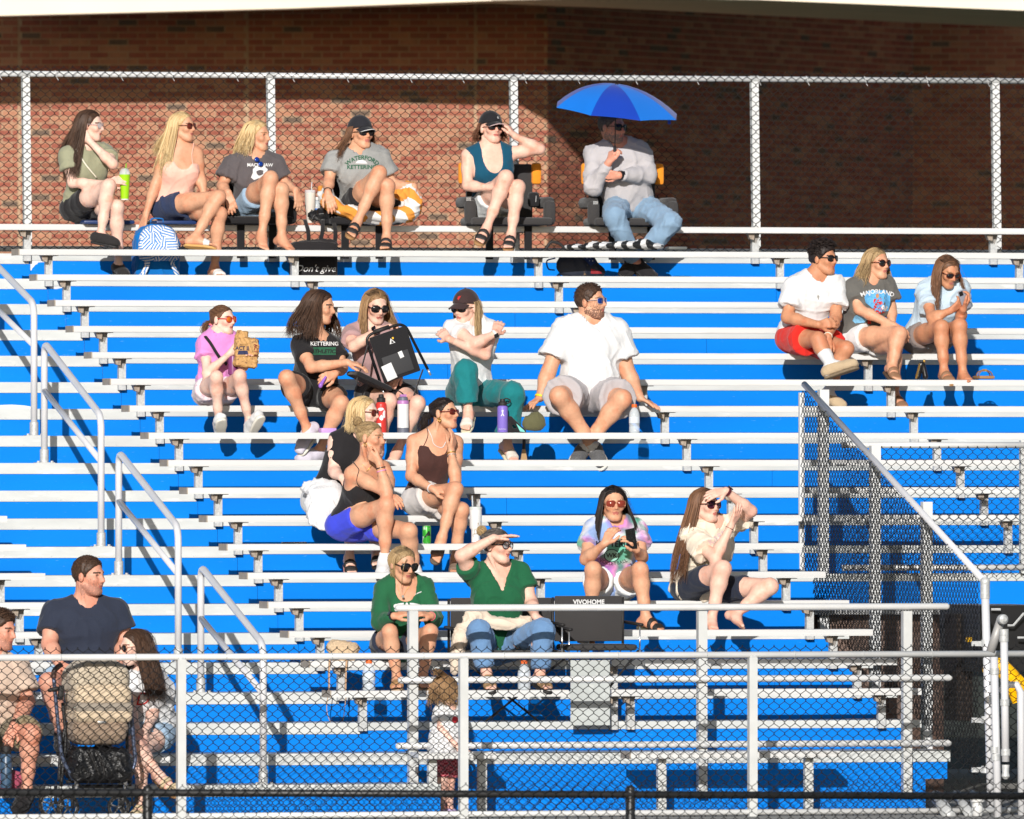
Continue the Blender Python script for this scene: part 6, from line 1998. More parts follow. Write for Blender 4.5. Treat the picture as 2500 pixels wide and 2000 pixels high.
# 19 ---- cream tee, shading her eyes
p = Person(8, seatY(13), 'smiling woman with waist long brown hair in cream t-shirt shading her eyes, barefoot', 'pair on the lower right', skin='pink', g=1.12, hs=.25)
p.look(48, 3)
p.set(head=(1335, 378, .08), shA=(1215, 640, .08), shB=(1555, 545, .0), pel=(1250, 1105, -.10), elA=(1420, 838, .34), wrA=(1560, 555, .36), elB=(1738, 425, .18), wrB=(1518, 246, .26),
      knA=(1492, 930, .42), anA=(1390, 1370, .40), knB=(1905, 1085, .40), anB=(1610, 1320, .36))
p.volumes()
p.hand('A', (1640, 395, .38), (-.5, .6, .1), .12, .2); p.hand('B', (1345, 282, .28), (-.1, .7, -.7), .15)
p.foot('A', (1430, 1462, .56), .98); p.foot('B', (1700, 1445, .52), .98)
p.build(lips=rgb(200, 120, 110))
p.shirt(cloth('cream_tee', rgb(232, 218, 198)), o=.016, sleeve=.66, flare=.045, hem=-.05, neck=.070, amp=.009, voxel=.009)
p.bottoms(C_NAVY, o=.008, frac=.62, flare=.006, top=.05)
hair_long(p, 'brown', .56, n=200, sweepA=(-.10, .02, 0), sweepB=(-.02, .04, 0), lenB=.5, vol=.008, amin=66)
glasses(p, material('plum_lens', rgb(70, 24, 52), .1, 0, .7), M_FTORT, .033, .025, 2.7)
band(p, 'B', material('maroon_band', rgb(92, 34, 44), .6), .95, w=.020, face=M_LENS, fdir=(.2, -.4, 1), name='watch'); band(p, 'A', M_FBLK, .93, w=.004)
print_text(p.shirtobj, p.P(1470, 640, .12), C_R * .8 + np.array([0, 0, .5]), U_, 'KARMA', .06, material('print_blush', rgb(228, 196, 204), .8))

# 20 ---- green long sleeve
p = Person(9, seatY(15), 'woman in green long sleeved top with tied back blonde hair and big dark sunglasses', 'pair by the guard rail', skin='tan', g=.96, hs=.246)
p.look(36, -14)
p.set(head=(872, 335, .16), shA=(725, 508, .08), shB=(1035, 505, .08), pel=(815, 955, -.05), elA=(705, 765, .22), wrA=(805, 722, .42), elB=(1105, 745, .22), wrB=(1085, 722, .42),
      knA=(775, 838, .44), anA=(830, 1190, .42), knB=(1080, 838, .44), anB=(1025, 1170, .42))
p.volumes()
p.hand('A', (905, 695, .45), (.2, .4, -.8), .4); p.hand('B', (985, 690, .45), (-.2, .4, -.8), .4)
p.foot('A', (822, 1240, .58), .98); p.foot('B', (1050, 1240, .58), .98)
p.build(brow=BROW_B)
C_GREEN = cloth('forest_green', rgb(34, 96, 62))
p.shirt(C_GREEN, o=.013, sleeve=1.94, flare=.016, hem=-.08, neck=.068, scoop=.075, amp=.007)
p.bottoms(C_NAVY, o=.010, frac=.40, flare=.02, name='shorts')
for q in 'AB': p.shoe(q, 'flip', M_CORK, material('mushroom_sole', rgb(176, 150, 120), .8, noise=(50, .15)))
hair_long(p, 'dirty', .09, n=130, vol=.003, amin=72, part=.006, spread=-.02, wave=.004, sweepA=(.02, .03, 0), sweepB=(-.02, .04, 0))
locks(p, [[p.hl(-.03 - .004 * i, .085, .06), p.hl(-.055, .092, .02), p.hl(-.058, .090, -.05), p.hl(-.05 + .004 * i, .085, -.12 - .02 * i)] for i in range(3)], 'dirty', r0=.0022, name='hair_strands', collide=False, parent=p.hair)
glasses(p, M_LENS, M_FBLK, .034, .027, 2.3)
print_text(p.shirtobj, p.P(905, 650, .16), C_R, U_, 'STATE', .065, C_PRINT_W, arc=.3, bold=.003)
print_poly(p.shirtobj, p.P(985, 555, .14), C_R * .9 + np.array([0, 0, .3]), U_, [(-.03, 0), (.03, .004), (.03, .010), (-.03, .006)], C_PRINT_W)
p.straps(M_GOLD, [[p.P(830, 490, .16), p.P(872, 572, .2), p.P(925, 490, .16)]], .002, 'necklace')
m = MB(); m.lathe(p.P(873, 574, .215), (0, -1, 0), [(.010, 0), (.010, .003)], 10); m.build('pendant', M_SILVER, p.root)
band(p, 'A', M_FBLK, .96, w=.02, face=M_LENS, fdir=(-.3, -.8, .5), name='watch'); band(p, 'B', material('bead_band', rgb(196, 70, 80), .5, noise=(200, .6)), .96, w=.014)

# 21 ---- green tee, shading her eyes
p = Person(9, seatY(15), 'woman in green v-neck t-shirt and jeans shading her eyes with her forearm', 'pair by the guard rail', skin='pink', g=1.20, hs=.252)
p.look(58, 0)
p.set(head=(1582, 195, .10), shA=(1395, 405, .04), shB=(1762, 400, .02), pel=(1560, 955, -.06), elA=(1312, 268, .16), wrA=(1555, 135, .24), elB=(1842, 625, .10), wrB=(1868, 722, .36),
      knA=(1445, 835, .44), anA=(1502, 1150, .46), knB=(1922, 835, .44), anB=(1905, 1160, .46))
p.volumes(bust=1.1, belly=.04)
p.hand('A', (1735, 108, .28), (0, -.1, -1), .08); p.hand('B', (1980, 815, .46), (0, .6, -.8), .12, .2)
p.foot('A', (1535, 1255, .62), 1.0); p.foot('B', (1975, 1250, .62), 1.0)
p.build(brow=BROW_B)
p.shirt(cloth('green_tee', rgb(28, 92, 60)), o=.014, sleeve=.52, flare=.030, hem=-.06, neck=.068, vneck=.145, amp=.007)
p.bottoms(cloth('blue_jeans', rgb(106, 142, 184), bump=(240, .4), noise=(5, .16)), o=.014, frac=1.86, flare=.018, name='jeans', amp=.007, scale=1.2)
for q in 'AB': p.shoe(q, 'sandal', material('leopard', rgb(150, 120, 84), .7, second=(rgb(40, 32, 26), 90, .5)), M_RUBBER, strapmat=material('leopard', rgb(150, 120, 84), .7))
hair_back(p, 'grey', knot=(0, -.09, .07), n=120); bun(p, 'dirty', (0, -.115, .095), .036)
glasses(p, M_CLEAR, M_FBLK, .027, .021, 2.4, r=.0032, name='eyeglasses')
PEOPLE['visor'] = p

YFB = nosY(16) - 0.62
# 22 ---- navy tee
p = Person(10, seatY(16), 'broad man with short dark hair in plain navy t-shirt behind the stroller', 'family by the stroller', skin='ruddy', g=1.32, male=True, hs=.268)
p.look(60, -2)
p.set(head=(552, 222, .04), shA=(335, 450, .0), shB=(722, 440, .0), pel=(525, 890, -.06), elA=(305, 645, .08), wrA=(365, 760, .26), elB=(778, 630, .02), wrB=(720, 790, .26),
      knA=(302, 880, .46), anA=(378, 1180, .42), knB=(690, 900, .44), anB=(640, 1200, .42))
p.volumes(belly=.05)
p.hand('A', (430, 800, .34), (.1, .6, -.7), .3); p.hand('B', (660, 840, .34), (-.1, .6, -.7), .3)
p.foot('A', (380, 1270, .54), 1.12); p.foot('B', (640, 1270, .54), 1.12)
for q in 'AB': p.feet[q]['bare'] = False
p.build(toes=False, eyes=True, stubble=material('stubble_ruddy', rgb(176, 124, 106), .7, noise=(90, .15)))
p.shirt(cloth('navy_tee', rgb(44, 50, 66)), o=.015, sleeve=.62, flare=.035, hem=-.03, neck=.082, amp=.007)
p.bottoms(C_DENIM_L, o=.016, frac=.62, flare=.03)
for q in 'AB': p.shoe(q, 'sneaker', C_BLACK, M_RUBBER)
short_hair(p, 'dark', .006, .007, tuft=160, length=.012)

# 23 ---- man cut by the left edge
p = Person(10, YFB, 'dark haired man in beige polo shirt cut off by the left edge of the view', 'family by the stroller', skin='ruddy', g=1.2, male=True, hs=.262)
p.look(62, -8)
p.set(head=(2, 558, .02), shA=(-240, 800, .0), shB=(105, 790, .0), pel=(-40, 1200, -.08), elA=(-250, 1010, .05), wrA=(-120, 1150, .3), elB=(172, 1000, .06), wrB=(85, 1150, .34),
      knA=(-120, 1200, .46), anA=(-110, 1540, .42), knB=(195, 1195, .46), anB=(165, 1545, .40))
p.volumes(belly=.05)
p.hand('A', (-60, 1230, .36), (0, .6, -.7), .3); p.hand('B', (30, 1275, .40), (.1, .5, -.6), .35)
p.foot('A', (-140, 1660, .54), 1.12); p.foot('B', (110, 1655, .54), 1.12)
for q in 'AB': p.feet[q]['bare'] = False
p.build(toes=False, eyes=True, stubble=MATS['stubble_ruddy'])
p.shirt(cloth('beige_polo', rgb(204, 180, 162)), o=.016, sleeve=.70, flare=.04, hem=-.04, neck=.080, amp=.007)
p.bottoms(cloth('khaki', rgb(134, 122, 98)), o=.016, frac=.80, flare=.03)
for q in 'AB': p.shoe(q, 'sneaker', C_BLACK, M_RUBBER)
short_hair(p, 'dark', .009, .014, tuft=180, length=.022)
band(p, 'B', M_FBLK, .93, w=.022, r=.037, face=M_LENS, fdir=(.5, -.7, .5), name='watch')

# 24 ---- woman by the stroller
p = Person(10, YFB, 'woman with long wavy dark hair in white t-shirt and denim shorts leaning towards the stroller', 'family by the stroller', skin='fair', g=1.0, hs=.244)
p.look(-66, -6)
p.set(head=(835, 662, .06), shA=(828, 875, .04), shB=(955, 872, -.06), pel=(965, 1190, -.10), elA=(800, 1030, .12), wrA=(850, 1180, .32), elB=(962, 1035, .04), wrB=(892, 1205, .30),
      knA=(840, 1275, .42), anA=(985, 1455, .46), knB=(868, 1300, .36), anB=(878, 1640, .30))
p.volumes()
p.hand('A', (832, 1290, .36), (.3, .7, 0), .3); p.hand('B', (862, 1310, .36), (-.3, .7, 0), .3)
p.foot('A', (1065, 1535, .52), .98); p.foot('B', (835, 1690, .42), .98)
p.build()
p.shirt(C_WHITE, o=.014, sleeve=.60, flare=.035, hem=-.06, neck=.066, amp=.007)
p.bottoms(C_DENIM_L, o=.010, frac=.46, flare=.025)
p.shoe('A', 'sandal', material('beige_weave', rgb(206, 186, 150), .8, noise=(120, .2)), M_CORK, strapmat=material('beige_weave', rgb(206, 186, 150), .8)); p.shoe('B', 'sandal', MATS['beige_weave'], M_CORK, strapmat=MATS['beige_weave'])
hair_long(p, 'dark', .40, n=190, sweepA=(.03, .02, 0), sweepB=(.06, -.04, 0), vol=.010, amin=68, wave=.014, spread=.0)
glasses(p, M_LENS, M_FGOLD, .026, .022, 2.1, r=.0018)
print_text(p.shirtobj, p.P(878, 985, .14), C_R, U_, 'D', .13, material('print_crimson', rgb(204, 40, 60), .7), shear=.25)

# 25 ---- toddler seen from behind
YT = nosY(16) - 0.20
p = Person(11, YT, 'toddler with curly blonde pigtails in white t-shirt and red gingham shorts standing at the bench', None, cat='child', skin='fair', g=.92, hs=.205)
p.look(128, -4)
p.set(head=(430, 418, .0), shA=(388, 580, .02), shB=(500, 572, -.02), pel=(420, 950, .0), elA=(385, 700, .06), wrA=(500, 830, .12), elB=(520, 690, .02), wrB=(545, 830, .10),
      hipA=(390, 985, .02), hipB=(455, 985, -.01), knA=(398, 1130, .03), anA=(395, 1310, .0), knB=(455, 1130, .0), anB=(455, 1310, -.03))
p.lift = .02; p.volumes(bust=0, child=.66)
p.hand('A', (560, 860, .14), (0, .4, -1), .3, size=.62); p.hand('B', (590, 860, .1), (0, .4, -1), .3, size=.62)
p.foot('A', (450, 1372, .05), .66); p.foot('B', (520, 1372, .02), .66)
for q in 'AB': p.feet[q]['bare'] = False
p.build(toes=False, base=np.array([p.J['pel'][0], YT, 0.0]))
p.shirt(C_WHITE, o=.016, sleeve=.55, flare=.02, hem=.02, neck=.045, amp=.005, drape=[Chain(.05).ell(p.J['pel'] + np.array((-.01, 0, .13)), np.eye(3), (.115, .09, .13))])
ging = cloth('gingham', rgb(176, 30, 46), second=None)
nt = ging.node_tree; b_ = nt.nodes['Principled BSDF']; ck = nt.nodes.new('ShaderNodeTexChecker'); ck.inputs['Scale'].default_value = 70; ck.inputs['Color1'].default_value = rgb(150, 22, 40); ck.inputs['Color2'].default_value = rgb(222, 130, 140)
tcn = nt.nodes.new('ShaderNodeTexCoord'); nt.links.new(tcn.outputs['Object'], ck.inputs['Vector']); nt.links.new(ck.outputs['Color'], b_.inputs['Base Color'])
p.bottoms(ging, o=.012, frac=.62, flare=.03, top=.10)
for q in 'AB': p.shoe(q, 'sneaker', cloth('lilac', rgb(190, 170, 214)), M_WSOLE)
hair_long(p, 'light', .10, n=110, vol=.010, amin=48, wave=.014, spread=.01)
ponytail(p, 'light', (-.02, -.02, .115), .07, n=24, r=.012, sweep=(-.03, -.03, .05))
print_poly(p.shirtobj, p.P(497, 640, .1), C_R, U_, blob(.022, .026, 12, .12, 5), material('print_berry', rgb(204, 50, 60), .7))

# ================================================================== belongings
def ZP(zid, x, y, Y):
    z = Z[zid]; return U(z[0] + x / z[2], z[1] + y / z[2], Y)
AX, AY, AZ = np.array([1.0, 0, 0]), np.array([0, 1.0, 0]), np.array([0, 0, 1.0])
def rbox(name, c, half, mat, parent=None, r=.01, ax=AX, ay=AY, az=AZ, seg=2, puff=0.0, label=None):
    bm = bmesh.new(); bmesh.ops.create_cube(bm, size=2.0)
    for v in bm.verts: v.co = Vector((v.co.x * half[0], v.co.y * half[1], v.co.z * half[2]))
    bmesh.ops.bevel(bm, geom=bm.edges[:], offset=min(r, min(half) * .95), segments=seg, affect='EDGES', profile=.5)
    if puff:
        bmesh.ops.subdivide_edges(bm, edges=[e for e in bm.edges if e.calc_length() > max(half) * .5], cuts=3, use_grid_fill=True)
    V = []
    for v in bm.verts:
        q = np.array(v.co)
        if puff:
            f = 1 + puff * (1 - (q[0] / half[0]) ** 2) * (1 - (q[2] / half[2]) ** 2); q = q * np.array((1, f, 1))
        V.append(tuple(np.asarray(c) + np.asarray(ax) * q[0] + np.asarray(ay) * q[1] + np.asarray(az) * q[2]))
    bm.verts.index_update()
    F = [tuple(v.index for v in f.verts) for f in bm.faces]; bm.free()
    m = MB(); m.add(V, F); return m.build(name, mat, parent, 'angle', label=label)
def sdf_thing(name, chain_or_fn, lo, hi, mat, parent=None, h=.007, amp=0.0, seed=0, scale=1.5, rel=0):
    V, F = mesh_sdf(chain_or_fn, lo, hi, h)
    if rel: V = relax(V, F, rel)
    if amp: V = V + vnormals(V, F) * folds(V, seed, amp, scale)[:, None]
    return arr_mesh(name, V, F, mat, parent, True)
def cyl_thing(name, zid, x, ytop, ybot, Y, prof, mats, label, cat, group=None, sides=18, axis=(0, 0, 1)):
    """prof: list of (part name, material index, [(r, fraction of height)...]) standing on its base"""
    b = ZP(zid, x, ybot, Y); t = ZP(zid, x, ytop, Y); H = t[2] - b[2]
    root = empty(name, tuple(b), label, cat, group)
    for pn, mi, pts in prof:
        m = MB(); m.lathe(b, axis, [(r, f * H) for r, f in pts], sides); m.build(pn, mats[mi], root, 'angle')
    return root, b, H

M_CLEARP = material('clear_plastic', (.82, .88, .92), .08, 0, .5, alpha=.45)
M_ORCAP = material('orange_cap', rgb(232, 104, 40), .5)
M_GREY_F = cloth('slate_fabric', rgb(62, 60, 60), bump=(220, .3))
M_BLK_F = cloth('black_fabric', rgb(34, 33, 35), bump=(220, .3))
M_ORANGE_F = cloth('orange_fabric', rgb(238, 146, 40))

# ---- green cup with straw
root, b, H = cyl_thing('drink_cup', 1, 938, 848, 1040, seatY(-1) - .36, [('cup', 0, [(.030, 0), (.042, .97), (.043, 1.0)]), ('base_rim', 1, [(.0305, -.01), (.0305, .03)]), ('lid', 2, [(.044, .98), (.044, 1.03), (.040, 1.1), (.028, 1.2), (.016, 1.23)])],
          [material('lime_cup', rgb(156, 214, 28), .35), C_PRINT_W, M_CLEARP], 'lime green drink cup with domed lid and straw in a hand', 'cup')
m = MB(); m.tube([b + AZ * H * .9 + AX * .004, b + AZ * H * 1.42 + AX * .012], .0042, 8); m.build('straw', material('green_straw', rgb(120, 200, 60), .4), root, True)
cupo = root.children[0]
print_text(cupo, b + AZ * H * .70 + AX * .012, np.array((0, 0, -1.0)) * .98 + AX * .2, AX * .9, 'SMOOTH', .030, C_INK if 'C_INK' in globals() else M_FBLK, bold=.001, name='lettering', offset=.002)
print_text(cupo, b + AZ * H * .42 - AX * .018, C_R, AZ, 'MIX', .026, C_INK, bold=.001, name='lettering', offset=.002)

# ---- navy seat pads
for x0, x1, y0, y1, lab in ((600, 985, 1178, 1250, 'navy seat pad under the woman in olive'), (1145, 1450, 1178, 1255, 'navy seat pad under the woman in the peach top')):
    Y = seatY(-1); c = ZP(1, (x0 + x1) / 2, (y0 + y1) / 2 - 5, Y + .06)
    w = (ZP(1, x1, y0, Y)[0] - ZP(1, x0, y0, Y)[0]) / 2
    o = rbox('seat_pad', np.array((c[0], Y + .09, seatZ(-1) + .016)), (w, .17, .016), material('navy_vinyl', rgb(34, 56, 104), .4), r=.014)
    tag(o, lab, 'seat pad', 'navy seat pads')

# ---- blue and white striped backpack
Yb = seatY(-1) - .22
bp = empty('backpack', tuple(ZP(1, 1180, 1600, Yb)), 'blue backpack with white zigzag stripes standing in the top foot space', 'backpack')
c = ZP(1, 1172, 1405, Yb)
stripe = bpy.data.materials.new('white_blue_stripes'); stripe.use_nodes = True
nt = stripe.node_tree; B_ = nt.nodes['Principled BSDF']; B_.inputs['Roughness'].default_value = .8
tc = nt.nodes.new('ShaderNodeTexCoord'); vo = nt.nodes.new('ShaderNodeTexVoronoi'); vo.inputs['Scale'].default_value = 13
nt.links.new(tc.outputs['Object'], vo.inputs['Vector'])
rot = nt.nodes.new('ShaderNodeVectorRotate'); rot.rotation_type = 'Y_AXIS'
sep = nt.nodes.new('ShaderNodeSeparateColor'); nt.links.new(vo.outputs['Color'], sep.inputs['Color'])
mu = nt.nodes.new('ShaderNodeMath'); mu.operation = 'MULTIPLY'; mu.inputs[1].default_value = 6.28; nt.links.new(sep.outputs[0], mu.inputs[0])
nt.links.new(tc.outputs['Object'], rot.inputs['Vector']); nt.links.new(mu.outputs[0], rot.inputs['Angle'])
wv = nt.nodes.new('ShaderNodeTexWave'); wv.bands_direction = 'X'; wv.inputs['Scale'].default_value = 15; wv.inputs['Distortion'].default_value = 0
nt.links.new(rot.outputs['Vector'], wv.inputs['Vector'])
rp_ = nt.nodes.new('ShaderNodeValToRGB'); rp_.color_ramp.interpolation = 'CONSTANT'; rp_.color_ramp.elements[0].color = rgb(60, 128, 200); rp_.color_ramp.elements[1].position = .45; rp_.color_ramp.elements[1].color = (.75, .75, .76, 1)
nt.links.new(wv.outputs['Fac'], rp_.inputs['Fac']); nt.links.new(rp_.outputs['Color'], B_.inputs['Base Color'])
C_BPB = cloth('backpack_blue', rgb(0, 104, 180))
def dome(c, w, dep, zlo, zhi, rnd):
    c = np.asarray(c, np.float32)
    def fn(p):
        q = p - c; zz = q[:, 2]
        t = np.clip((zz - (zhi - w)) / w, 0, 1)
        wx = w * np.sqrt(np.maximum(1 - .8 * t ** 2.4, .02))
        a = np.abs(q[:, 0]) - (wx - rnd); b = np.abs(q[:, 1]) - (dep * (1 - .35 * t) - rnd); e = np.maximum(zz - (zhi - rnd), zlo + rnd - zz)
        Q = np.stack([a, b, e], 1)
        return np.sqrt((np.maximum(Q, 0) ** 2).sum(1)) + np.minimum(Q.max(1), 0) - rnd
    return fn
sdf_thing('body', dome(c, .175, .10, -.25, .185, .05), c - .3, c + .3, C_BPB, bp, amp=.006, h=.010)
sdf_thing('front_pocket', dome(c - AY * .05, .158, .085, -.10, .176, .04), c - .3, c + .3, stripe, bp, amp=.004, h=.009)
m = MB(); m.tube(catmull([c + np.array((-.05, -.03, .20)), c + np.array((-.04, -.04, .228)), c + np.array((.04, -.04, .228)), c + np.array((.05, -.03, .20))], 6), .010, 8, flat=.5); m.build('handle', C_BPB, bp, True)
for sx in (-1, 1):
    m = MB(); m.tube(catmull([c + np.array((sx * .09, -.10, -.06)), c + np.array((sx * .11, -.14, -.15)), c + np.array((sx * .16, -.13, -.24))], 8), .022, 8, flat=.35); m.build('strap', stripe, bp, True)
# bottle beside it
def water_bottle(zid, x, yt, yb, Y, label, capmat, r=.032, lab=None, clear=True):
    root, b, H = cyl_thing('water_bottle', zid, x, yt, yb, Y, [('bottle', 0, [(r * .9, 0), (r, .04), (r, .20), (r * .93, .24), (r, .28), (r, .60), (r * .96, .68), (r * .72, .80), (r * .40, .88), (r * .40, .90)]), ('cap', 1, [(r * .52, .89), (r * .52, 1.0)]), ('label_wrap', 2, [(r * 1.015, .34), (r * 1.015, .56)])],
              [M_CLEARP, capmat, lab or material('bottle_label', (.7, .72, .75), .5)], label, 'bottle')
    return root, b, H
water_bottle(1, 1268, 1455, 1596, seatY(-1) - .26, 'clear water bottle with red label in front of the backpack', C_PRINT_W, .034, material('red_label', rgb(196, 60, 44), .5))

# ---- stadium seats of the top row
def stadium_seat(cx, seat_y, zid, row, w, back_top, label, orange=False, dx=0.0):
    Y = seatY(row); zid_ = zid
    c = ZP(zid, cx, seat_y, Y + .1); z = seatZ(row)
    root = empty('stadium_seat', (c[0], Y + .1, z), label, 'stadium seat', 'stadium seats on the top row')
    mat = M_GREY_F if orange else M_BLK_F
    rbox('cushion', np.array((c[0], Y + .035, z + .035)), (w, .20, .032), mat, root, r=.028, puff=.0)
    hb = (ZP(zid, cx, back_top, Y + .25)[2] - z) / 2
    rbox('backrest', np.array((c[0], Y + .26, z + hb + .03)), (w * .82, .022, hb), mat, root, r=.02)
    for s_ in (-1, 1):
        o = rbox('armrest', np.array((c[0] + s_ * (w * .97), Y + .08, z + .185)), (.046, .17, .045), mat, root, r=.036)
        rbox('armrest_support', np.array((c[0] + s_ * (w * .97), Y - .07, z + .105)), (.048, .044, .10), mat, root, r=.038)
        if orange: rbox('side_wing', np.array((c[0] + s_ * (w * .90), Y + .24, z + 2 * hb - .045)), (.040, .024, .085), M_ORANGE_F, root, r=.022)
    for s_ in (-.45, .5):
        m = MB(); m.box(c[0] + s_ * w - .03, c[0] + s_ * w + .03, Y - .01, Y + .002, z - .26, z + .01); m.build('hook_strap', M_BLK_F, root)
    return root
stadium_seat(1900, 1240, 1, -1, .27, 825, 'black stadium seat of the older blonde woman')
stadium_seat(690, 1240, 2, -1, .29, 815, 'black stadium seat under the orange striped towel')
s5 = stadium_seat(1790, 1240, 2, -1, .33, 800, 'grey stadium seat with orange side wings of the woman in teal', True)
s6 = stadium_seat(712, 1262, 3, -1, .33, 805, 'grey stadium seat with orange side wings of the man under the umbrella', True)
for root, (zx, zy, zi) in ((s5, (1530, 1035, 2)), (s6, (482, 1062, 3))):
    c0 = ZP(zi, zx, zy, seatY(-1) - .15)
    tgt = [q for q in root.children if q.name.startswith('armrest_support')][0]
    m = MB()
    for r_ in range(3):
        for q_ in range(5): m.box(c0[0] - .018 + q_ * .008, c0[0] - .018 + q_ * .008 + .005, seatY(-1) - .1165, seatY(-1) - .1155, c0[2] - .012 + r_ * .009, c0[2] - .012 + r_ * .009 + .005)
    m.build('brand_patch', M_PIPE, tgt)
# small pouch on the right arm of the grey seat
c0 = ZP(2, 2010, 1040, seatY(-1) - .02)
rbox('side_pouch', c0, (.045, .04, .06), M_BLK_F, s5, r=.03); m = MB(); m.tube([c0 + np.array((.01, -.042, .03)), c0 + np.array((.006, -.045, -.02))], .004, 6); m.build('zip_pull', M_SILVER, s5)

# ---- striped towel
Y = seatY(-1)
tw = bpy.data.materials.new('towel_stripes'); tw.use_nodes = True; nt = tw.node_tree; B_ = nt.nodes['Principled BSDF']; B_.inputs['Roughness'].default_value = .95
tc = nt.nodes.new('ShaderNodeTexCoord'); wv = nt.nodes.new('ShaderNodeTexWave'); wv.bands_direction = 'DIAGONAL'; wv.inputs['Scale'].default_value = 2.6; wv.inputs['Distortion'].default_value = 1.5; wv.inputs['Detail'].default_value = 0
nt.links.new(tc.outputs['Object'], wv.inputs['Vector']); rp_ = nt.nodes.new('ShaderNodeValToRGB'); rp_.color_ramp.interpolation = 'CONSTANT'; rp_.color_ramp.elements[0].color = rgb(230, 152, 62); rp_.color_ramp.elements[1].position = .5; rp_.color_ramp.elements[1].color = (.76, .76, .75, 1)
nt.links.new(wv.outputs['Fac'], rp_.inputs['Fac']); nt.links.new(rp_.outputs['Color'], B_.inputs['Base Color'])
f = Chain(.05)
for (x, y, dy, rx, ry, rz) in ((450, 1010, .12, .045, .12, .085), (500, 1075, .18, .07, .10, .055), (600, 1125, .22, .10, .09, .050), (740, 1170, .24, .12, .08, .048), (880, 1175, .24, .12, .08, .050), (1020, 1150, .22, .11, .09, .065), (1090, 1080, .16, .075, .13, .10), (1070, 985, .12, .065, .13, .075), (1000, 1010, .08, .06, .1, .05)):
    f.ell(ZP(2, x, y, Y - dy + .06), np.eye(3), (rx, ry, rz))
tag(sdf_thing('towel', f.d, *[q + s_ * .04 for q, s_ in zip(f.box(), (-1, 1))], tw, None, amp=.010, seed=4, scale=1.6, h=.010), 'orange and white striped towel bunched over a stadium seat', 'towel')
# ---- tumbler and bottle between the seats
root, b, H = cyl_thing('tumbler', 2, 330, 968, 1215, Y + .02, [('cup', 0, [(.028, 0), (.030, .3), (.040, .45), (.042, .92)]), ('lid', 1, [(.043, .92), (.043, 1.0), (.03, 1.01)])], [material('cream_steel', rgb(214, 206, 196), .4), M_CLEARP], 'cream steel tumbler with straw beside the older woman', 'tumbler')
m = MB(); m.tube([b + AZ * H * .95 + AX * .01, b + AZ * H * 1.25 + AX * .014], .0045, 8); m.build('straw', M_CLEARP, root, True)
water_bottle(2, 382, 1020, 1215, Y + .03, 'small clear water bottle with blue label beside the cream tumbler', C_PRINT_W, .026, material('blue_label', rgb(60, 120, 196), .5))

# ---- black tote with script lettering
Yb = seatY(-1) - .24
tb_ = empty('tote_bag', tuple(ZP(2, 355, 1600, Yb)), 'black bag with white script lettering hanging in the foot space', 'bag')
c = ZP(2, 355, 1500, Yb)
to = rbox('body', c, (.185, .07, .15), C_BLACK, tb_, r=.04, puff=.25)
print_text(to, ZP(2, 370, 1560, Yb - .08), C_R, AZ, "Don't give", .075, C_PRINT_W, shear=.35, name='lettering')
for x0, x1 in ((290, 320), (425, 400), (505, 515)):
    m = MB(); m.tube(catmull([ZP(2, x0, 1190, Yb + .12), ZP(2, (x0 + x1) / 2 + 10, 1280, Yb), ZP(2, x1, 1380, Yb)], 8), .016, 8, flat=.3); m.build('strap', M_BLK_F, tb_, True)
f = Chain(.05)
for x, y, rr in ((360, 1385, .05), (270, 1385, .05), (450, 1375, .06)): f.ell(ZP(2, x, y, Yb), np.eye(3), (.09, .06, .03))
sdf_thing('flap', f.d, *[q + s_ * .03 for q, s_ in zip(f.box(), (-1, 1))], C_BLACK, tb_, amp=.006)
f = Chain(.04).ell(ZP(2, 400, 1160, Yb + .18), np.eye(3), (.085, .05, .045)).ell(ZP(2, 450, 1150, Yb + .18), np.eye(3), (.06, .05, .03))
tag(sdf_thing('black_pouch', f.d, *[q + s_ * .03 for q, s_ in zip(f.box(), (-1, 1))], material('black_nylon', rgb(26, 26, 28), .35), None, amp=.008, scale=2.5), 'crumpled black nylon pouch hanging at the edge of the top bench', 'pouch')

# ---- blue umbrella
pu = PEOPLE['umbrella']
um = empty('umbrella', tuple(ZP(3, 622, 700, seatY(-1) - .28)), 'blue folding umbrella with light and dark panels held above the man', 'umbrella')
Yc = seatY(-1) - .30
apex = ZP(3, 630, 172, Yc); hubz = apex[2]
rimz = ZP(3, 640, 372, Yc)[2]
Rr = (ZP(3, 1095, 395, Yc)[0] - ZP(3, 172, 355, Yc)[0]) / 2 / .985
cen = np.array(((ZP(3, 1095, 395, Yc)[0] + ZP(3, 172, 355, Yc)[0]) / 2, Yc, 0))
M_UL = material('umbrella_light_blue', rgb(0, 138, 250), .45, noise=(4, .05), sheen=.2); M_UD = material('umbrella_dark_blue', rgb(24, 74, 198), .45, noise=(4, .06), sheen=.2)
for M_ in (M_UL, M_UD):
    nt = M_.node_tree; b_ = nt.nodes['Principled BSDF']; tr_ = nt.nodes.new('ShaderNodeBsdfTranslucent'); tr_.inputs['Color'].default_value = (.10, .45, .95, 1)
    mx_ = nt.nodes.new('ShaderNodeMixShader'); mx_.inputs['Fac'].default_value = .30; nt.links.new(b_.outputs[0], mx_.inputs[1]); nt.links.new(tr_.outputs[0], mx_.inputs[2]); nt.links.new(mx_.outputs[0], nt.nodes['Material Output'].inputs['Surface'])
nP = 8; a0 = math.radians(-90 + 6)
tiltv = np.array((.05, .0, 0))
def umb(a, t):
    zz = hubz - (hubz - rimz) * (t ** 2.1)
    r_ = Rr * t
    sag = 0
    return np.array((cen[0] + math.cos(a) * r_ - (0.02) * (1 - t), cen[1] + math.sin(a) * r_, zz - 0.03 * math.cos(a) * t + .085 * math.sin(a) * t))
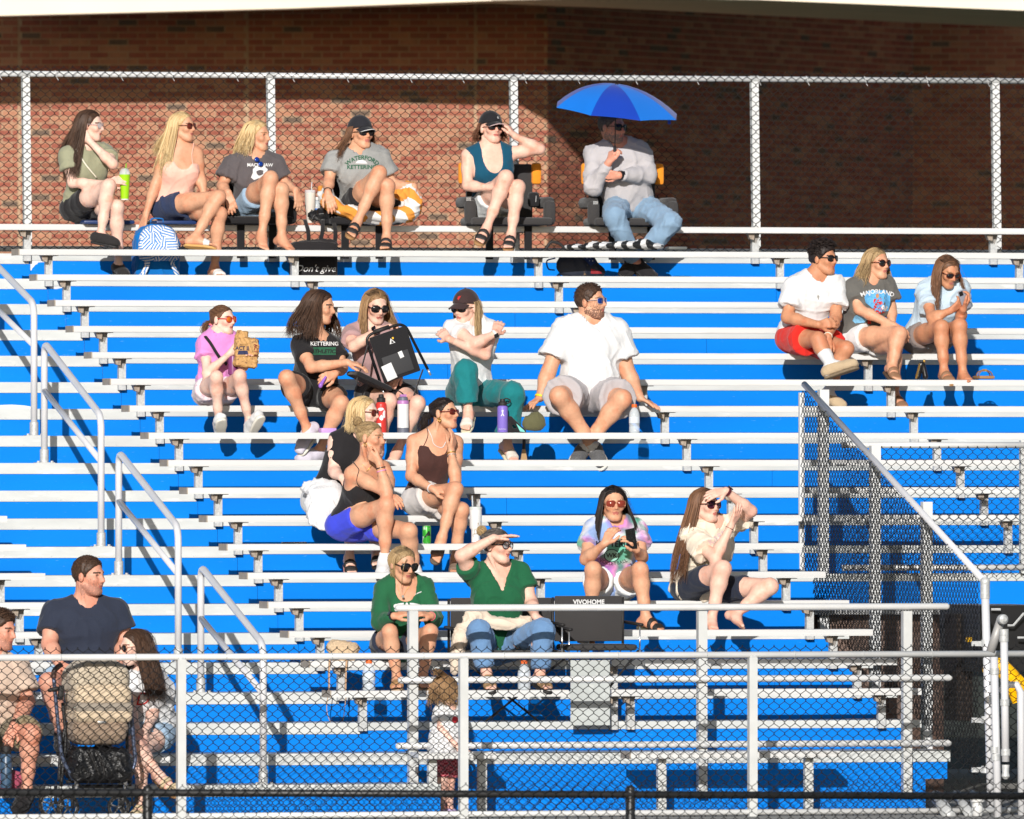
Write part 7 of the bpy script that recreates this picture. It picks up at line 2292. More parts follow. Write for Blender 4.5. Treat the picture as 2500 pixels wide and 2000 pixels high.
for k in range(nP):
    A0, A1 = a0 + k * 2 * math.pi / nP, a0 + (k + 1) * 2 * math.pi / nP
    V = []; F = []; nu, nv = 7, 9
    for j in range(nv):
        t = .015 + .985 * j / (nv - 1)
        for i in range(nu):
            f_ = i / (nu - 1); pA, pB = umb(A0, t), umb(A1, t)
            q = pA * (1 - f_) + pB * f_; q[2] += 4 * f_ * (1 - f_) * .016 * t * (1 - t)
            if j == nv - 1: q[2] += 4 * f_ * (1 - f_) * .005
            V.append(q)
    N = len(V); V2 = V + [v - np.array((0, 0, .0015)) for v in V]
    for j in range(nv - 1):
        for i in range(nu - 1):
            a_ = j * nu + i; F += [(a_, a_ + 1, a_ + nu + 1, a_ + nu), (N + a_, N + a_ + nu, N + a_ + nu + 1, N + a_ + 1)]
    m = MB(); m.add(V2, F); m.build('canopy_panel', M_UD if k % 2 else M_UL, um, True)
    m = MB(); m.tube([umb(A0, t) - np.array((0, 0, .004)) for t in (.05, .3, .55, .8, 1.0)], .0022, 5); m.build('rib', M_FBLK, um, True)
m = MB(); m.tube([ZP(3, 630, 168, Yc), ZP(3, 620, 640, Yc + .02)], .005, 8); m.build('shaft', M_FBLK, um, True)
m = MB(); m.tube([ZP(3, 620, 640, Yc + .02), ZP(3, 618, 742, Yc + .025)], .013, 10); m.build('handle', M_RUBBER, um, True)
m = MB(); m.lathe(ZP(3, 632, 178, Yc), (0, 0, 1), [(.012, -.008), (.012, .008), (.005, .02)], 10); m.build('ferrule', M_FBLK, um, True)
e = umb(a0 + 2 * math.pi / nP * 2.0, 1.0)
m = MB(); pt = ZP(3, 1030, 400, Yc - .2); m.box(pt[0] - .012, pt[0] + .012, pt[1], pt[1] + .004, pt[2] - .075, pt[2]); m.build('closing_tab', M_UD, um)

# ---- black and white striped jacket and a bag by the man's feet
st = bpy.data.materials.new('zebra_stripes'); st.use_nodes = True; nt = st.node_tree; B_ = nt.nodes['Principled BSDF']; B_.inputs['Roughness'].default_value = .6
tc = nt.nodes.new('ShaderNodeTexCoord'); mp = nt.nodes.new('ShaderNodeMapping'); mp.inputs['Rotation'].default_value = (0, 0, .6)
wv = nt.nodes.new('ShaderNodeTexWave'); wv.bands_direction = 'X'; wv.inputs['Scale'].default_value = 3.4; wv.inputs['Distortion'].default_value = 1.2; wv.inputs['Detail'].default_value = 0
nt.links.new(tc.outputs['Object'], mp.inputs['Vector']); nt.links.new(mp.outputs['Vector'], wv.inputs['Vector']); rp_ = nt.nodes.new('ShaderNodeValToRGB'); rp_.color_ramp.interpolation = 'CONSTANT'; rp_.color_ramp.elements[0].color = rgb(28, 28, 30); rp_.color_ramp.elements[1].position = .52; rp_.color_ramp.elements[1].color = (.72, .72, .72, 1)
nt.links.new(wv.outputs['Fac'], rp_.inputs['Fac']); nt.links.new(rp_.outputs['Color'], B_.inputs['Base Color'])
Ys = seatY(0) + .12
f = Chain(.03)
for x, y, rx, rz in ((330, 1395, .10, .016), (520, 1385, .13, .025), (720, 1380, .13, .028), (900, 1388, .10, .022), (840, 1362, .05, .03)): f.ell(ZP(3, x, y, Ys), np.eye(3), (rx, .10, rz))
tag(sdf_thing('folded_umbrella', f.d, *[q + s_ * .03 for q, s_ in zip(f.box(), (-1, 1))], st, None, amp=.005, scale=2), 'black and white striped umbrella lying folded on the second bench', 'umbrella')
o = rbox('phone_case', ZP(3, 1080, 1405, Ys), (.075, .06, .012), material('grey_case', rgb(96, 98, 96), .5), r=.008); tag(o, 'flat grey case lying beside the striped umbrella', 'case')
Yb = seatY(-1) - .25
bb = empty('drawstring_bag', tuple(ZP(3, 360, 1600, Yb)), 'dark bag with eagle and flag print in front of the man under the umbrella', 'bag')
M_FLAGB = material('dark_print_fabric', rgb(28, 34, 50), .6, second=(rgb(150, 120, 84), 14, .62))
f = Chain(.05).ell(ZP(3, 330, 1530, Yb), np.eye(3), (.16, .06, .12)).ell(ZP(3, 430, 1580, Yb), np.eye(3), (.13, .06, .06))
o = sdf_thing('body', f.d, *[q + s_ * .03 for q, s_ in zip(f.box(), (-1, 1))], M_FLAGB, bb, amp=.005)
print_poly(o, ZP(3, 420, 1510, Yb - .1), C_R, AZ, [(-.05, .06), (.02, .05), (.06, .0), (.02, -.03), (-.03, .02)], material('navy_flag', rgb(30, 50, 100), .7))
print_poly(o, ZP(3, 420, 1510, Yb - .1), C_R, AZ, [(.02, -.05), (.10, -.075), (.11, -.09), (.02, -.09)], material('flag_red', rgb(150, 40, 50), .7))
for sx, sy in ((-.03, .045), (-.01, .03), (.02, .035), (.01, .012), (.035, .01)): print_poly(o, ZP(3, 420, 1510, Yb - .1) + AX * sx + AZ * sy, C_R, AZ, [(.006 * math.cos(a) * (1 if i % 2 else .45), .006 * math.sin(a) * (1 if i % 2 else .45)) for i, a in enumerate(np.linspace(0, 2 * math.pi, 10, endpoint=False))], C_PRINT_W, offset=.006)
m = MB(); m.tube(catmull([ZP(3, 170, 1480, Yb), ZP(3, 110, 1500, Yb - .02), ZP(3, 120, 1560, Yb - .02), ZP(3, 165, 1570, Yb)], 8), .006, 6); m.build('loop', material('blue_cord', rgb(20, 60, 130), .7), bb, True)
m = MB(); m.tube(catmull([ZP(3, 100, 1410, Ys), ZP(3, 140, 1360, Ys), ZP(3, 200, 1370, Ys), ZP(3, 240, 1405, Ys)], 8), .012, 8); o = m.build('headphones', M_RUBBER, None, True); tag(o, 'black curved headphones at the left end of the striped umbrella', 'headphones')

# ---- trio: phone, handbag, loose sandal
pp = PEOPLE['phone1']
def phone(zid, x, y, Y, ax, ay, label, case, cams=True):
    c = ZP(zid, x, y, Y); ax = nrm(ax); ay = nrm(np.asarray(ay) - ax * (np.asarray(ay) @ ax)); n = np.cross(ax, ay)
    if n @ C_F > 0: n = -n
    r = empty('phone', tuple(c), label, 'phone')
    rbox('case', c, (.038, .005, .076), case, r, r=.005, ax=ax, ay=n, az=ay)
    m = MB(); m.obox(c + n * .006 + ay * .052 - ax * .016, ax, ay, n, .016, .017, .002); m.build('camera_bump', M_FBLK, r)
    return r
phone(4, 1452, 664, seatY(4) - .44, (.9, .1, .35), (-.3, -.1, .8), 'grey phone held in both hands by the woman in pale blue', material('phone_grey', rgb(140, 140, 150), .3))
hb = empty('handbag', tuple(ZP(4, 1150, 1226, seatY(5) + .1)), 'small black leather handbag with chain standing on the bench', 'handbag')
c = ZP(4, 1150, 1160, seatY(5) + .1)
f = Chain(.02).cap(c + np.array((-.03, 0, -.05)), .022, c + np.array((-.005, 0, .05)), .012).cap(c + np.array((.03, 0, -.05)), .022, c + np.array((.015, 0, .05)), .012)
sdf_thing('body', f.d, *[q + s_ * .02 for q, s_ in zip(f.box(), (-1, 1))], material('black_leather', rgb(24, 22, 24), .3), hb)
m = MB()
for i in range(12):
    t = i / 11; q = ZP(4, 1112 + 24 * t, 1215 - 95 * t, seatY(5) + .06); m.tube([q + np.array((.006 * math.cos(a), 0, .008 * math.sin(a))) for a in np.linspace(0, 6.28, 8)], .0018, 5)
m.build('chain', M_GOLD, hb)
m = MB(); m.lathe(ZP(4, 1168, 1098, seatY(5) + .1), (0, 0, 1), [(.010, -.01), (.010, .012)], 10); m.build('clasp', M_GOLD, hb, True)
ls = empty('sandal', tuple(ZP(4, 1585, 1226, seatY(5) + .12)), 'loose brown two strap sandal lying on the bench at right', 'sandal')
c = ZP(4, 1585, 1212, seatY(5) + .12)
rbox('sole', c, (.062, .10, .012), M_CORK, ls, r=.011)
for dy in (-.05, .01):
    m = MB(); m.tube([c + np.array((.055 * math.cos(a), dy, .010 + .045 * math.sin(a))) for a in np.linspace(0, math.pi, 9)], .012, 6, flat=.35); o = m.build('strap', MATS['brown_leather'], ls, True)
    m = MB(); m.box(c[0] - .012, c[0] + .006, c[1] + dy - .016, c[1] + dy - .012, c[2] + .045, c[2] + .063); m.build('buckle', M_GOLD, o)

# ---- popcorn bag, girl's bottle
Yp = seatY(6) - .31
pb = empty('popcorn_bag', tuple(ZP(5, 520, 790, Yp)), 'printed tan popcorn bag in the hand of the girl in pink', 'bag')
cpb = ZP(5, 522, 640, Yp).astype(np.float32)
def popf(p):
    q = p - cpb; ca, sa = math.cos(.10), math.sin(.10)
    x = q[:, 0] * ca - q[:, 2] * sa; z = q[:, 0] * sa + q[:, 2] * ca; y = q[:, 1]
    def bx_(x, z, hx, hy, hz, r): 
        Q = np.stack([np.abs(x) - hx + r, np.abs(y) - hy + r, np.abs(z) - hz + r], 1); return np.sqrt((np.maximum(Q, 0) ** 2).sum(1)) + np.minimum(Q.max(1), 0) - r
    return smin(bx_(x, z + .015, .083, .040, .105, .014), bx_(x + .042, z - .095, .040, .026, .045, .010), .02)
M_POP = material('popcorn_paper', rgb(196, 152, 96), .7, second=(rgb(126, 92, 62), 55, .56), bump=(60, .4))
po_ = sdf_thing('paper', popf, cpb - .2, cpb + .2, M_POP, pb, amp=.008, scale=2.0, h=.0065)
C_POPN = material('print_indigo', rgb(48, 52, 86), .8); C_POPR = material('print_maroon', rgb(120, 30, 34), .8)
print_text(po_, ZP(5, 487, 622, Yp - .08), C_R, AZ, 'ACT II', .036, C_POPN, bold=.001, name='lettering')
print_poly(po_, ZP(5, 490, 655, Yp - .08), C_R, AZ, [(-.038, -.018), (.044, -.018), (.036, .012), (-.03, .012)], C_POPN)
print_text(po_, ZP(5, 600, 640, Yp - .08), AZ * -1, C_R, 'ACT II', .034, C_POPR, bold=.001, name='lettering')
root, b, H = cyl_thing('water_bottle', 5, 410, 690, 850, seatY(6) - .24, [('bottle', 0, [(.026, 0), (.036, .06), (.036, .8), (.03, 1.0)])], [material('plum_bottle', rgb(126, 58, 112), .35)], 'plum coloured bottle hanging at the side of the girl in pink', 'bottle')

# ---- folding seat being opened
fs = empty('folding_seat', tuple(ZP(5, 1800, 960, seatY(6) - .4)), 'black folding stadium seat with mesh pocket held up by the woman in mauve', 'stadium seat')
Yq = seatY(6) - .42
A_ = ZP(5, 1520, 520, Yq); B2 = ZP(5, 1850, 405, Yq - .02); C2 = ZP(5, 2050, 800, Yq - .03); D2 = ZP(5, 1670, 970, Yq)
e1 = nrm(B2 - A_); e2 = nrm(D2 - A_)
fr = fillet([D2 + e2 * .0, A_, B2, C2], .07, 7)
m = MB(); m.tube(fr, .011, 10); m.build('frame', material('black_tube', rgb(30, 30, 32), .35, .3), fs, True)
for a_, b_ in ((D2, D2 + nrm(D2 - A_) * .04), (C2, C2 + nrm(C2 - B2) * .05)):
    m = MB(); m.tube([a_, b_], .008, 10); m.build('tube_end', M_SILVER, fs, True)
m = MB(); m.tube([A_ + (B2 - A_) * .22 + np.array((0, -.004, .006)), A_ + (B2 - A_) * .62 + np.array((0, -.004, .006))], .017, 10); m.build('grip', M_RUBBER, fs, True)
cpan = (A_ + B2 + C2 + D2) / 4; hw = np.linalg.norm(B2 - A_) / 2 * .93; hh = np.linalg.norm(D2 - A_) / 2 * .90
nn = nrm(np.cross(e1, -e2)); nn = nn if nn[1] < 0 else -nn
ez = nrm(A_ - D2); ex = nrm(e1 - ez * (e1 @ ez))
pan = rbox('back_panel', cpan + nn * .002, (hw * 1.0, .008, hh * .94), M_BLK_F, fs, r=.006, ax=ex, ay=nn, az=ez)
rbox('mesh_pocket', cpan + nn * .012 - ez * hh * .38 - ex * hw * .02, (hw * .72, .004, hh * .42), material('grey_mesh', rgb(56, 56, 58), .8), pan, r=.003, ax=ex, ay=nn, az=ez)
for dx, dz, wx, wz in ((-.58, -.58, .075, .06), (.28, -.08, .03, .025)):
    rbox('paper_tag', cpan + nn * .019 + ez * hh * dz + ex * hw * dx, (wx * .55, .001, wz), C_PRINT_W, pan, r=.0008, ax=nrm(ex + ez * .1), ay=nn, az=nrm(ez - ex * .1))
cL = cpan + nn * .011 + ez * hh * .52 + ex * hw * .06
m = MB(); m.add([cL + ex * -.022 - ez * .015, cL + ex * .022 - ez * .015, cL + ez * .026 - ex * .004], [(0, 1, 2)]); m.build('logo', C_PRINT_W, pan)
m = MB(); m.add([cL + nn * .001 + ex * -.010 - ez * .012, cL + nn * .001 + ex * .012 - ez * .012, cL + nn * .001 + ez * .012], [(0, 1, 2)]); m.build('logo_inner', M_BLK_F, pan)
m = MB(); m.lathe(cL + ez * .022 + ex * .014, nn, [(.008, 0), (.008, .001)], 12); m.build('logo_sun', material('logo_yellow', rgb(230, 180, 40), .6), pan)
rbox('seat_panel', ZP(5, 1560, 900, Yq + .06), (.15, .16, .018), M_BLK_F, fs, r=.014, ax=nrm(np.array((.9, 0, -.42))), ay=AY, az=nrm(np.array((.42, 0, .9))))
for pts in (((1545, 600), (1500, 760), (1455, 890), (1480, 930)), ((2010, 800), (1960, 940), (1910, 1090)), ((1700, 960), (1820, 990), (1890, 1080))):
    m = MB(); m.tube(catmull([ZP(5, x, y, Yq - .03) for x, y in pts], 6), .017, 8, flat=.25); m.build('strap', M_BLK_F, fs, True)
m = MB(); m.box(*sum([[q - d_, q + d_] for q, d_ in zip(ZP(5, 1915, 1080, Yq - .03), (.02, .012, .02))], [])); m.build('buckle', M_RUBBER, fs)
# purple ribbon in the teenager's hand, lilac folder on the bench
f = Chain(.02).cap(ZP(5, 1190, 865, seatY(6) - .36), .010, ZP(5, 1150, 930, seatY(6) - .37), .014).cap(ZP(5, 1150, 930, seatY(6) - .37), .008, ZP(5, 1145, 945, seatY(6) - .37), .012)
tag(sdf_thing('balloon', f.d, *[q + s_ * .02 for q, s_ in zip(f.box(), (-1, 1))], material('violet_rubber', rgb(150, 100, 196), .35), None), 'limp violet balloon in the hand of the teenager in black', 'balloon')
o = rbox('lilac_box', ZP(5, 1205, 1315, seatY(7) + .12), (.058, .05, .018), material('lilac_card', rgb(190, 150, 210), .4), r=.004); tag(o, 'flat lilac box on the bench behind the blonde bob', 'box')

# ---- bottles on the middle bench
def flask(zid, x, yt, yb, Y, r, body, lid, label, band=None, loop=None):
    pr = [('flask', 0, [(r * .94, 0), (r, .02), (r, .72), (r * .97, .76), (r * .72, .80), (r * .70, .82)]), ('lid', 1, [(r * .76, .80), (r * .80, .83), (r * .80, .90), (r * .5, .93), (r * .45, 1.0), (r * .2, 1.01)])]
    if band: pr.append(('foot_band', 2, [(r * 1.02, -.002), (r * 1.02, .15)]))
    root, b, H = cyl_thing('flask', zid, x, yt, yb, Y, pr, [body, lid, band or lid], label, 'flask', 'flasks on the middle bench')
    if loop: m = MB(); m.tube([b + AZ * H * .90 + np.array((r * .4 + r * 1.1 * math.sin(a) , 0, r * .5 * (1 - math.cos(a)) - .01)) for a in np.linspace(0, math.pi, 9)], r * .13, 6); m.build('loop', lid, root, True)
    return root, b, H
Yl = seatY(7) + .11
root, b, H = flask(5, 1658, 1012, 1338, Yl, .041, material('red_steel', rgb(206, 58, 52), .35), M_RUBBER, 'red steel flask with white stickers and black spout lid')
fl_ = root.children[0]
for dx, dz, pts in ((0.0, .62, blob(.024, .012, 9, .4, 1)), (.002, .40, blob(.018, .02, 8, .3, 2)), (-.012, .20, [(-.014, -.016), (.012, -.016), (.012, .016), (-.014, .016)]), (.022, .5, blob(.010, .03, 8, .3, 3))):
    print_poly(fl_, b + AZ * H * dz + C_R * dx, C_R, AZ, pts, C_PRINT_W, 'sticker', offset=.002)
root, b, H = cyl_thing('flask', 5, 1842, 1010, 1338, Yl, [('flask', 0, [(.043, 0), (.043, .75)]), ('collar', 1, [(.0435, .75), (.0435, .82), (.040, .84)]), ('lid', 2, [(.038, .84), (.036, .92), (.02, .94)]), ('foot_band', 2, [(.0437, -.004), (.0437, .14)])],
     [material('white_steel', (.74, .74, .74), .35), material('orchid_band', rgb(176, 118, 178), .4), material('slate_lid', rgb(98, 102, 116), .45)], 'white flask with orchid collar and grey foot on the middle bench', 'flask', 'flasks on the middle bench')
m = MB(); m.obox(b + AZ * H * .955, AX, AY, AZ, .024, .012, .012); m.build('carry_tab', MATS['orchid_band'], root)
root, b, H = flask(6, 753, 1010, 1280, Yl, .040, material('violet_steel', rgb(128, 108, 196), .4), M_RUBBER, 'violet steel flask with white figure logo on the middle bench', None, True)
fl_ = root.children[0]; cL = b + AZ * H * .58
print_poly(fl_, cL + AZ * .016, C_R, AZ, blob(.008, .008, 12, 0, 1), C_PRINT_W, 'logo', offset=.002)
print_poly(fl_, cL, C_R, AZ, [(-.004, .010), (.004, .010), (.004, -.004), (.014, -.022), (.008, -.024), (0, -.010), (-.008, -.024), (-.014, -.022), (-.004, -.004)], C_PRINT_W, 'logo', offset=.002)
print_text(fl_, b + AZ * H * .10, C_R, AZ, 'Hydro Flask', .012, C_PRINT_W, name='lettering', offset=.002)
root, b, H = water_bottle(6, 1820, 1052, 1282, Yl, 'clear sports drink bottle with orange cap beside the bearded man', M_ORCAP, .040, material('clear_label', rgb(206, 214, 222), .4))
print_text(root.children[2], b + AZ * H * .45 - AX * .005, C_R, AZ, 'G', .05, C_PRINT_W, bold=.003, name='lettering', offset=.002)
# black visor, olive pouch, paddle
f = Chain(.02).cap(ZP(6, 815, 1170, Yl), .018, ZP(6, 925, 1268, Yl), .014).cap(ZP(6, 820, 1262, Yl), .016, ZP(6, 925, 1270, Yl), .012).cap(ZP(6, 812, 1170, Yl), .014, ZP(6, 815, 1265, Yl), .014)
tag(sdf_thing('visor', f.d, *[q + s_ * .03 for q, s_ in zip(f.box(), (-1, 1))], C_BLACK, None), 'black visor with red logo lying beside the violet flask', 'visor')
m = MB(); c = ZP(6, 905, 1240, Yl - .02); m.add([c + np.array((-.04, 0, .03)), c + np.array((.02, 0, -.02)), c + np.array((.03, 0, -.035)), c + np.array((-.01, 0, -.03))], [(0, 1, 2, 3)]); o = m.build('mint_card', material('mint_card', rgb(120, 206, 196), .6)); tag(o, 'mint coloured card stuck in the black visor', 'card')
f = Chain(.03).ell(ZP(6, 1020, 1190, Yl), np.eye(3), (.075, .05, .075)).ell(ZP(6, 955, 1210, Yl), np.eye(3), (.035, .03, .045))
tag(sdf_thing('olive_pouch', f.d, *[q + s_ * .03 for q, s_ in zip(f.box(), (-1, 1))], cloth('olive_canvas', rgb(96, 94, 66)), None, amp=.006, scale=2.2), 'olive canvas pouch on the bench in front of the bearded man', 'pouch')
pdl = empty('paddle', tuple(ZP(6, 925, 1510, seatY(6) - .30)), 'wooden paddle with black handle hanging below the bench', 'paddle')
m = MB(); m.tube([ZP(6, 928, 1290, seatY(6) - .30), ZP(6, 925, 1415, seatY(6) - .30)], .020, 10, flat=.6); m.build('handle', M_RUBBER, pdl, True)
c = ZP(6, 925, 1470, seatY(6) - .30); m = MB(); m.prism([(c[0] - .012, c[2] + .05), (c[0] + .012, c[2] + .05), (c[0] + .03, c[2] - .06), (c[0] - .03, c[2] - .06)], 'y', c[1] - .005, c[1] + .005); m.build('blade', material('pale_wood', rgb(172, 140, 100), .6), pdl)

# ---- white jacket over the lap
f = Chain(.07)
for x, y, dy, rx, ry, rz in ((300, 880, .12, .12, .12, .07), (330, 990, .26, .13, .08, .12), (300, 1090, .32, .10, .06, .10), (340, 1170, .36, .055, .04, .055), (410, 950, .22, .07, .12, .09)): f.ell(ZP(7, x, y, seatY(10) - dy), np.eye(3), (rx, ry, rz))
tag(sdf_thing('jacket', f.d, *[q + s_ * .04 for q, s_ in zip(f.box(), (-1, 1))], cloth('white_terry', (.78, .78, .79), bump=(90, .5)), None, amp=.012, scale=1.5, h=.010), 'white jacket heaped over the lap of the woman with the bob', 'jacket')
# ---- soda can, white tumbler
root, b, H = cyl_thing('soda_can', 7, 1228, 1197, 1357, seatY(11) + .1, [('can', 0, [(.026, 0), (.0315, .06), (.0315, .90), (.027, .98)]), ('rim', 1, [(.027, .98), (.028, 1.0), (.024, 1.0)])], [material('green_can', rgb(60, 168, 52), .3, .2, second=(rgb(226, 234, 224), 22, .57)), M_SILVER], 'green and white soda can on the bench beside the crossed legs', 'can')
print_text(root.children[0], b + AZ * H * .5 + C_R * .008, C_R, AZ, 'A', .06, M_FBLK, bold=.003, name='lettering', offset=.002, shear=.2)
root, b, H = cyl_thing('tumbler', 7, 1658, 1035, 1345, seatY(11) + .1, [('cup', 0, [(.031, 0), (.032, .35), (.044, .42), (.045, .93)]), ('lid', 1, [(.047, .93), (.047, 1.0), (.03, 1.01)])], [material('white_steel', (.74, .74, .74), .35), material('pale_lid', rgb(206, 214, 210), .4)], 'white handled tumbler behind the woman shading her eyes', 'tumbler')
m = MB(); m.tube([b + AZ * H * .98 - AX * .022, b + AZ * H * 1.32 - AX * .026], .0055, 8); m.build('straw', M_CLEARP, root, True)
# keys / sequinned pouch on the bench behind the jacket
f = Chain(.01)
c = np.array(U(380 + 1400 / 4.107, 1240 + 352 / 4.107, seatY(11) + .1))
f.cap(c - AX * .10, .008, c + AX * .08, .009)
tag(sdf_thing('pouch', f.d, *[q + s_ * .02 for q, s_ in zip(f.box(), (-1, 1))], material('sequin_black', rgb(28, 26, 30), .25, second=(rgb(226, 220, 226), 120, .62)), None, h=.005), 'flat sequinned black pouch on the bench left of the bun', 'pouch')

# ---- phone of the woman in tie-dye
phone(8, 686, 668, seatY(13) - .46, (.93, .1, .18), (-.2, -.15, .95), 'black glittery phone held by the woman in tie-dye', material('phone_black', rgb(24, 24, 26), .3, second=(rgb(120, 120, 124), 160, .62)))

# ---- camping chairs
def camp_chair(zid, x0, x1, yt, yb, Y, label, text=None, arms=((0, 0), (0, 0)), seat_y=None):
    a, b = ZP(zid, x0, yt, Y), ZP(zid, x1, yb, Y); cx = (a[0] + b[0]) / 2; hw = (b[0] - a[0]) / 2; hz = (a[2] - b[2]) / 2; cz = (a[2] + b[2]) / 2
    root = empty('camping_chair', (cx, Y - .2, treadZ(15)), label, 'chair')
    bk = rbox('backrest', np.array((cx, Y, cz)), (hw, .010, hz), M_GREY_F, root, r=.008)
    sz = ZP(zid, x0, seat_y, Y)[2]
    rbox('seat', np.array((cx, Y - .22, sz)), (hw * 1.0, .20, .022), M_GREY_F, root, r=.018)
    for s_ in (-1, 1):
        x = cx + s_ * (hw + .03)
        m = MB(); m.tube([(x - s_ * .02, Y + .012, a[2] - .01), (x - s_ * .02, Y + .012, sz - .02)], .010, 8); m.build('back_post', M_RUBBER, root, True)
        az_ = cz - hz * .25
        m = MB(); m.tube([(x, Y + .02, az_ + .015), (x + s_ * .01, Y - .38, az_)], .017, 8, flat=.7); m.build('armrest', M_RUBBER, root, True)
        m = MB(); m.tube([(x + s_ * .008, Y - .34, az_ - .01), (x + s_ * .008, Y - .34, sz - .08)], .006, 8); m.build('front_post', M_SILVER, root, True)
        m = MB(); m.tube([(x, Y - .34, sz - .02), (x - s_ * 1.6 * hw, Y - .30, treadZ(15) - .0)], .008, 8); m.build('leg', M_RUBBER, root, True)
    if text: print_text(bk, np.array((cx, Y - .02, a[2] - .045)), AX, AZ, text, .045, C_PRINT_W, bold=.0014, name='lettering', offset=.003)
    return root
camp_chair(8, 15, 605, 1168, 1565, seatY(15) + .02, 'empty black camping chair with white lettering on its back', 'VIVOHOME', seat_y=1615)
camp_chair(9, 1232, 1990, 585, 960, seatY(15) + .10, 'black camping chair of the woman in the green v-neck', None, seat_y=1000)
# ---- cream cloth round the waist, beige bag on the bench end
f = Chain(.09)
for i, (x, y, dy, r_) in enumerate(((1440, 705, .20, .030), (1560, 770, .24, .035), (1680, 790, .25, .036), (1800, 760, .22, .030), (1380, 760, .24, .035), (1310, 870, .26, .040), (1290, 960, .26, .036), (1260, 1090, .24, .028))):
    f.ell(ZP(9, x, y, seatY(15) - dy), np.eye(3), (r_ * 2.0 if i < 4 else r_, .05, r_ if i < 4 else .07))
tag(sdf_thing('cloth_wrap', f.d, *[q + s_ * .03 for q, s_ in zip(f.box(), (-1, 1))], cloth('cream_fleece', rgb(224, 206, 186)), None, amp=.008, scale=1.8, h=.009), 'cream fleece wrapped around the waist of the woman in jeans', 'blanket')
bg_ = empty('shoulder_bag', tuple(ZP(9, 420, 1060, seatY(15) + .1)), 'beige woven bag with long straps hanging from the bench end', 'bag')
M_WOVEN = material('woven_beige', rgb(206, 180, 148), .85, noise=(90, .25), bump=(120, .5))
f = Chain(.04).ell(ZP(9, 380, 960, seatY(15) + .1), np.eye(3), (.085, .07, .055)).ell(ZP(9, 480, 970, seatY(15) + .08), np.eye(3), (.06, .06, .045)).ell(ZP(9, 430, 1030, seatY(15) + .06), np.eye(3), (.09, .07, .04))
sdf_thing('body', f.d, *[q + s_ * .03 for q, s_ in zip(f.box(), (-1, 1))], M_WOVEN, bg_, amp=.005, scale=2)
for pts in (((325, 1000), (318, 1130), (318, 1270)), ((455, 1000), (445, 1130), (440, 1330)), ((318, 1270), (300, 1420), (330, 1520), (370, 1545), (420, 1510), (445, 1330))):
    m = MB(); m.tube(catmull([ZP(9, x, y, seatY(15) - .03) for x, y in pts], 6), .020 if len(pts) == 3 else .008, 8, flat=.25); m.build('strap', material('tan_strap', rgb(206, 168, 132), .7), bg_, True)
Yk_ = seatY(16) + .11
for x, yt, yb, lab in ((618, 1052, 1280, 'clear sports bottle with orange cap left of the woman in long green sleeves'), (1785, 1055, 1275, 'clear sports bottle with orange cap between the jeans legs')):
    water_bottle(9, x, yt, yb, Yk_, lab, M_ORCAP, .045, material('clear_label', rgb(206, 214, 222), .4))

# ---- front bench under the family, with bottle and bag
front_bench(-120, 415, 1848, (20, 300), 'silver bench behind the stroller at far left', False)
cyl_thing('flask', 10, 38, 1270, 1532, YFB - .42, [('flask', 0, [(.040, 0), (.041, .02), (.041, .74), (.030, .82)]), ('lid', 1, [(.034, .80), (.036, .86), (.036, .98), (.02, 1.0)])], [material('navy_steel', rgb(58, 84, 110), .35), M_RUBBER], 'tall dark blue flask at the hand of the man in beige', 'flask')
f = Chain(.04).ell(ZP(10, 60, 1490, YFB - .25), np.eye(3), (.10, .06, .08))
tag(sdf_thing('pink_bag', f.d, *[q + s_ * .03 for q, s_ in zip(f.box(), (-1, 1))], cloth('rose_canvas', rgb(176, 84, 108)), None, amp=.006), 'rose coloured bag on the ground behind the dark blue flask', 'bag')

# ---- stroller
Yst = YFB - .62
sr = empty('stroller', (float(ZP(10, 610, 1600, Yst)[0]), Yst, 0.0), 'baby stroller with beige hood and dark grey frame facing the stand', 'stroller')
def S(x, y, dy=0.0): return ZP(12, x, y, Yst - dy)
C_HOOD = cloth('hood_beige', rgb(206, 186, 160)); C_HOODD = cloth('hood_taupe', rgb(150, 130, 112)); C_HOODG = cloth('hood_greige', rgb(192, 178, 158))
ctr = S(1050, 420)
def box_clip(x0, y0, x1, y1, dy, depth, rnd, name, mat, amp=.004, taper=0.0, top=0.0):
    """rounded box of cloth between two photo corners of the stroller"""
    a, b = S(x0, y0, dy), S(x1, y1, dy); c = ((a + b) / 2).astype(np.float32)
    hx, hz = abs(b[0] - a[0]) / 2, abs(a[2] - b[2]) / 2
    h = np.array((hx - rnd, depth - rnd, max(hz - rnd, .005)), np.float32)
    def fn(p):
        q = p - c; s_ = 1 - taper * (-q[:, 2] / hz) - top * np.clip(q[:, 2] / hz, 0, 1) ** 2
        q = np.abs(np.stack([q[:, 0] / s_, q[:, 1], q[:, 2]], 1)) - h
        return np.sqrt((np.maximum(q, 0) ** 2).sum(1)) + np.minimum(q.max(1), 0) - rnd
    e = np.array((hx * 1.3, depth, hz)) + .03
    return sdf_thing(name, fn, c - e, c + e, mat, sr, amp=amp, h=.010)
box_clip(690, 30, 1330, 420, .0, .20, .10, 'hood_top', C_HOODG, top=.42)
box_clip(735, 285, 1345, 560, .03, .20, .08, 'hood', C_HOOD, top=.04)
box_clip(730, 505, 1350, 590, .035, .205, .035, 'hood_seam', material('hood_band', rgb(150, 140, 128), .85), amp=.002)
box_clip(725, 560, 1345, 690, .035, .203, .05, 'hood_edge', C_HOOD)
box_clip(725, 680, 1310, 905, .04, .19, .09, 'seat_shell', C_HOODD, taper=.03)
M_FRAME = material('stroller_frame', rgb(88, 98, 122), .35, .5); M_FRAMED = material('stroller_dark', rgb(40, 40, 42), .4)
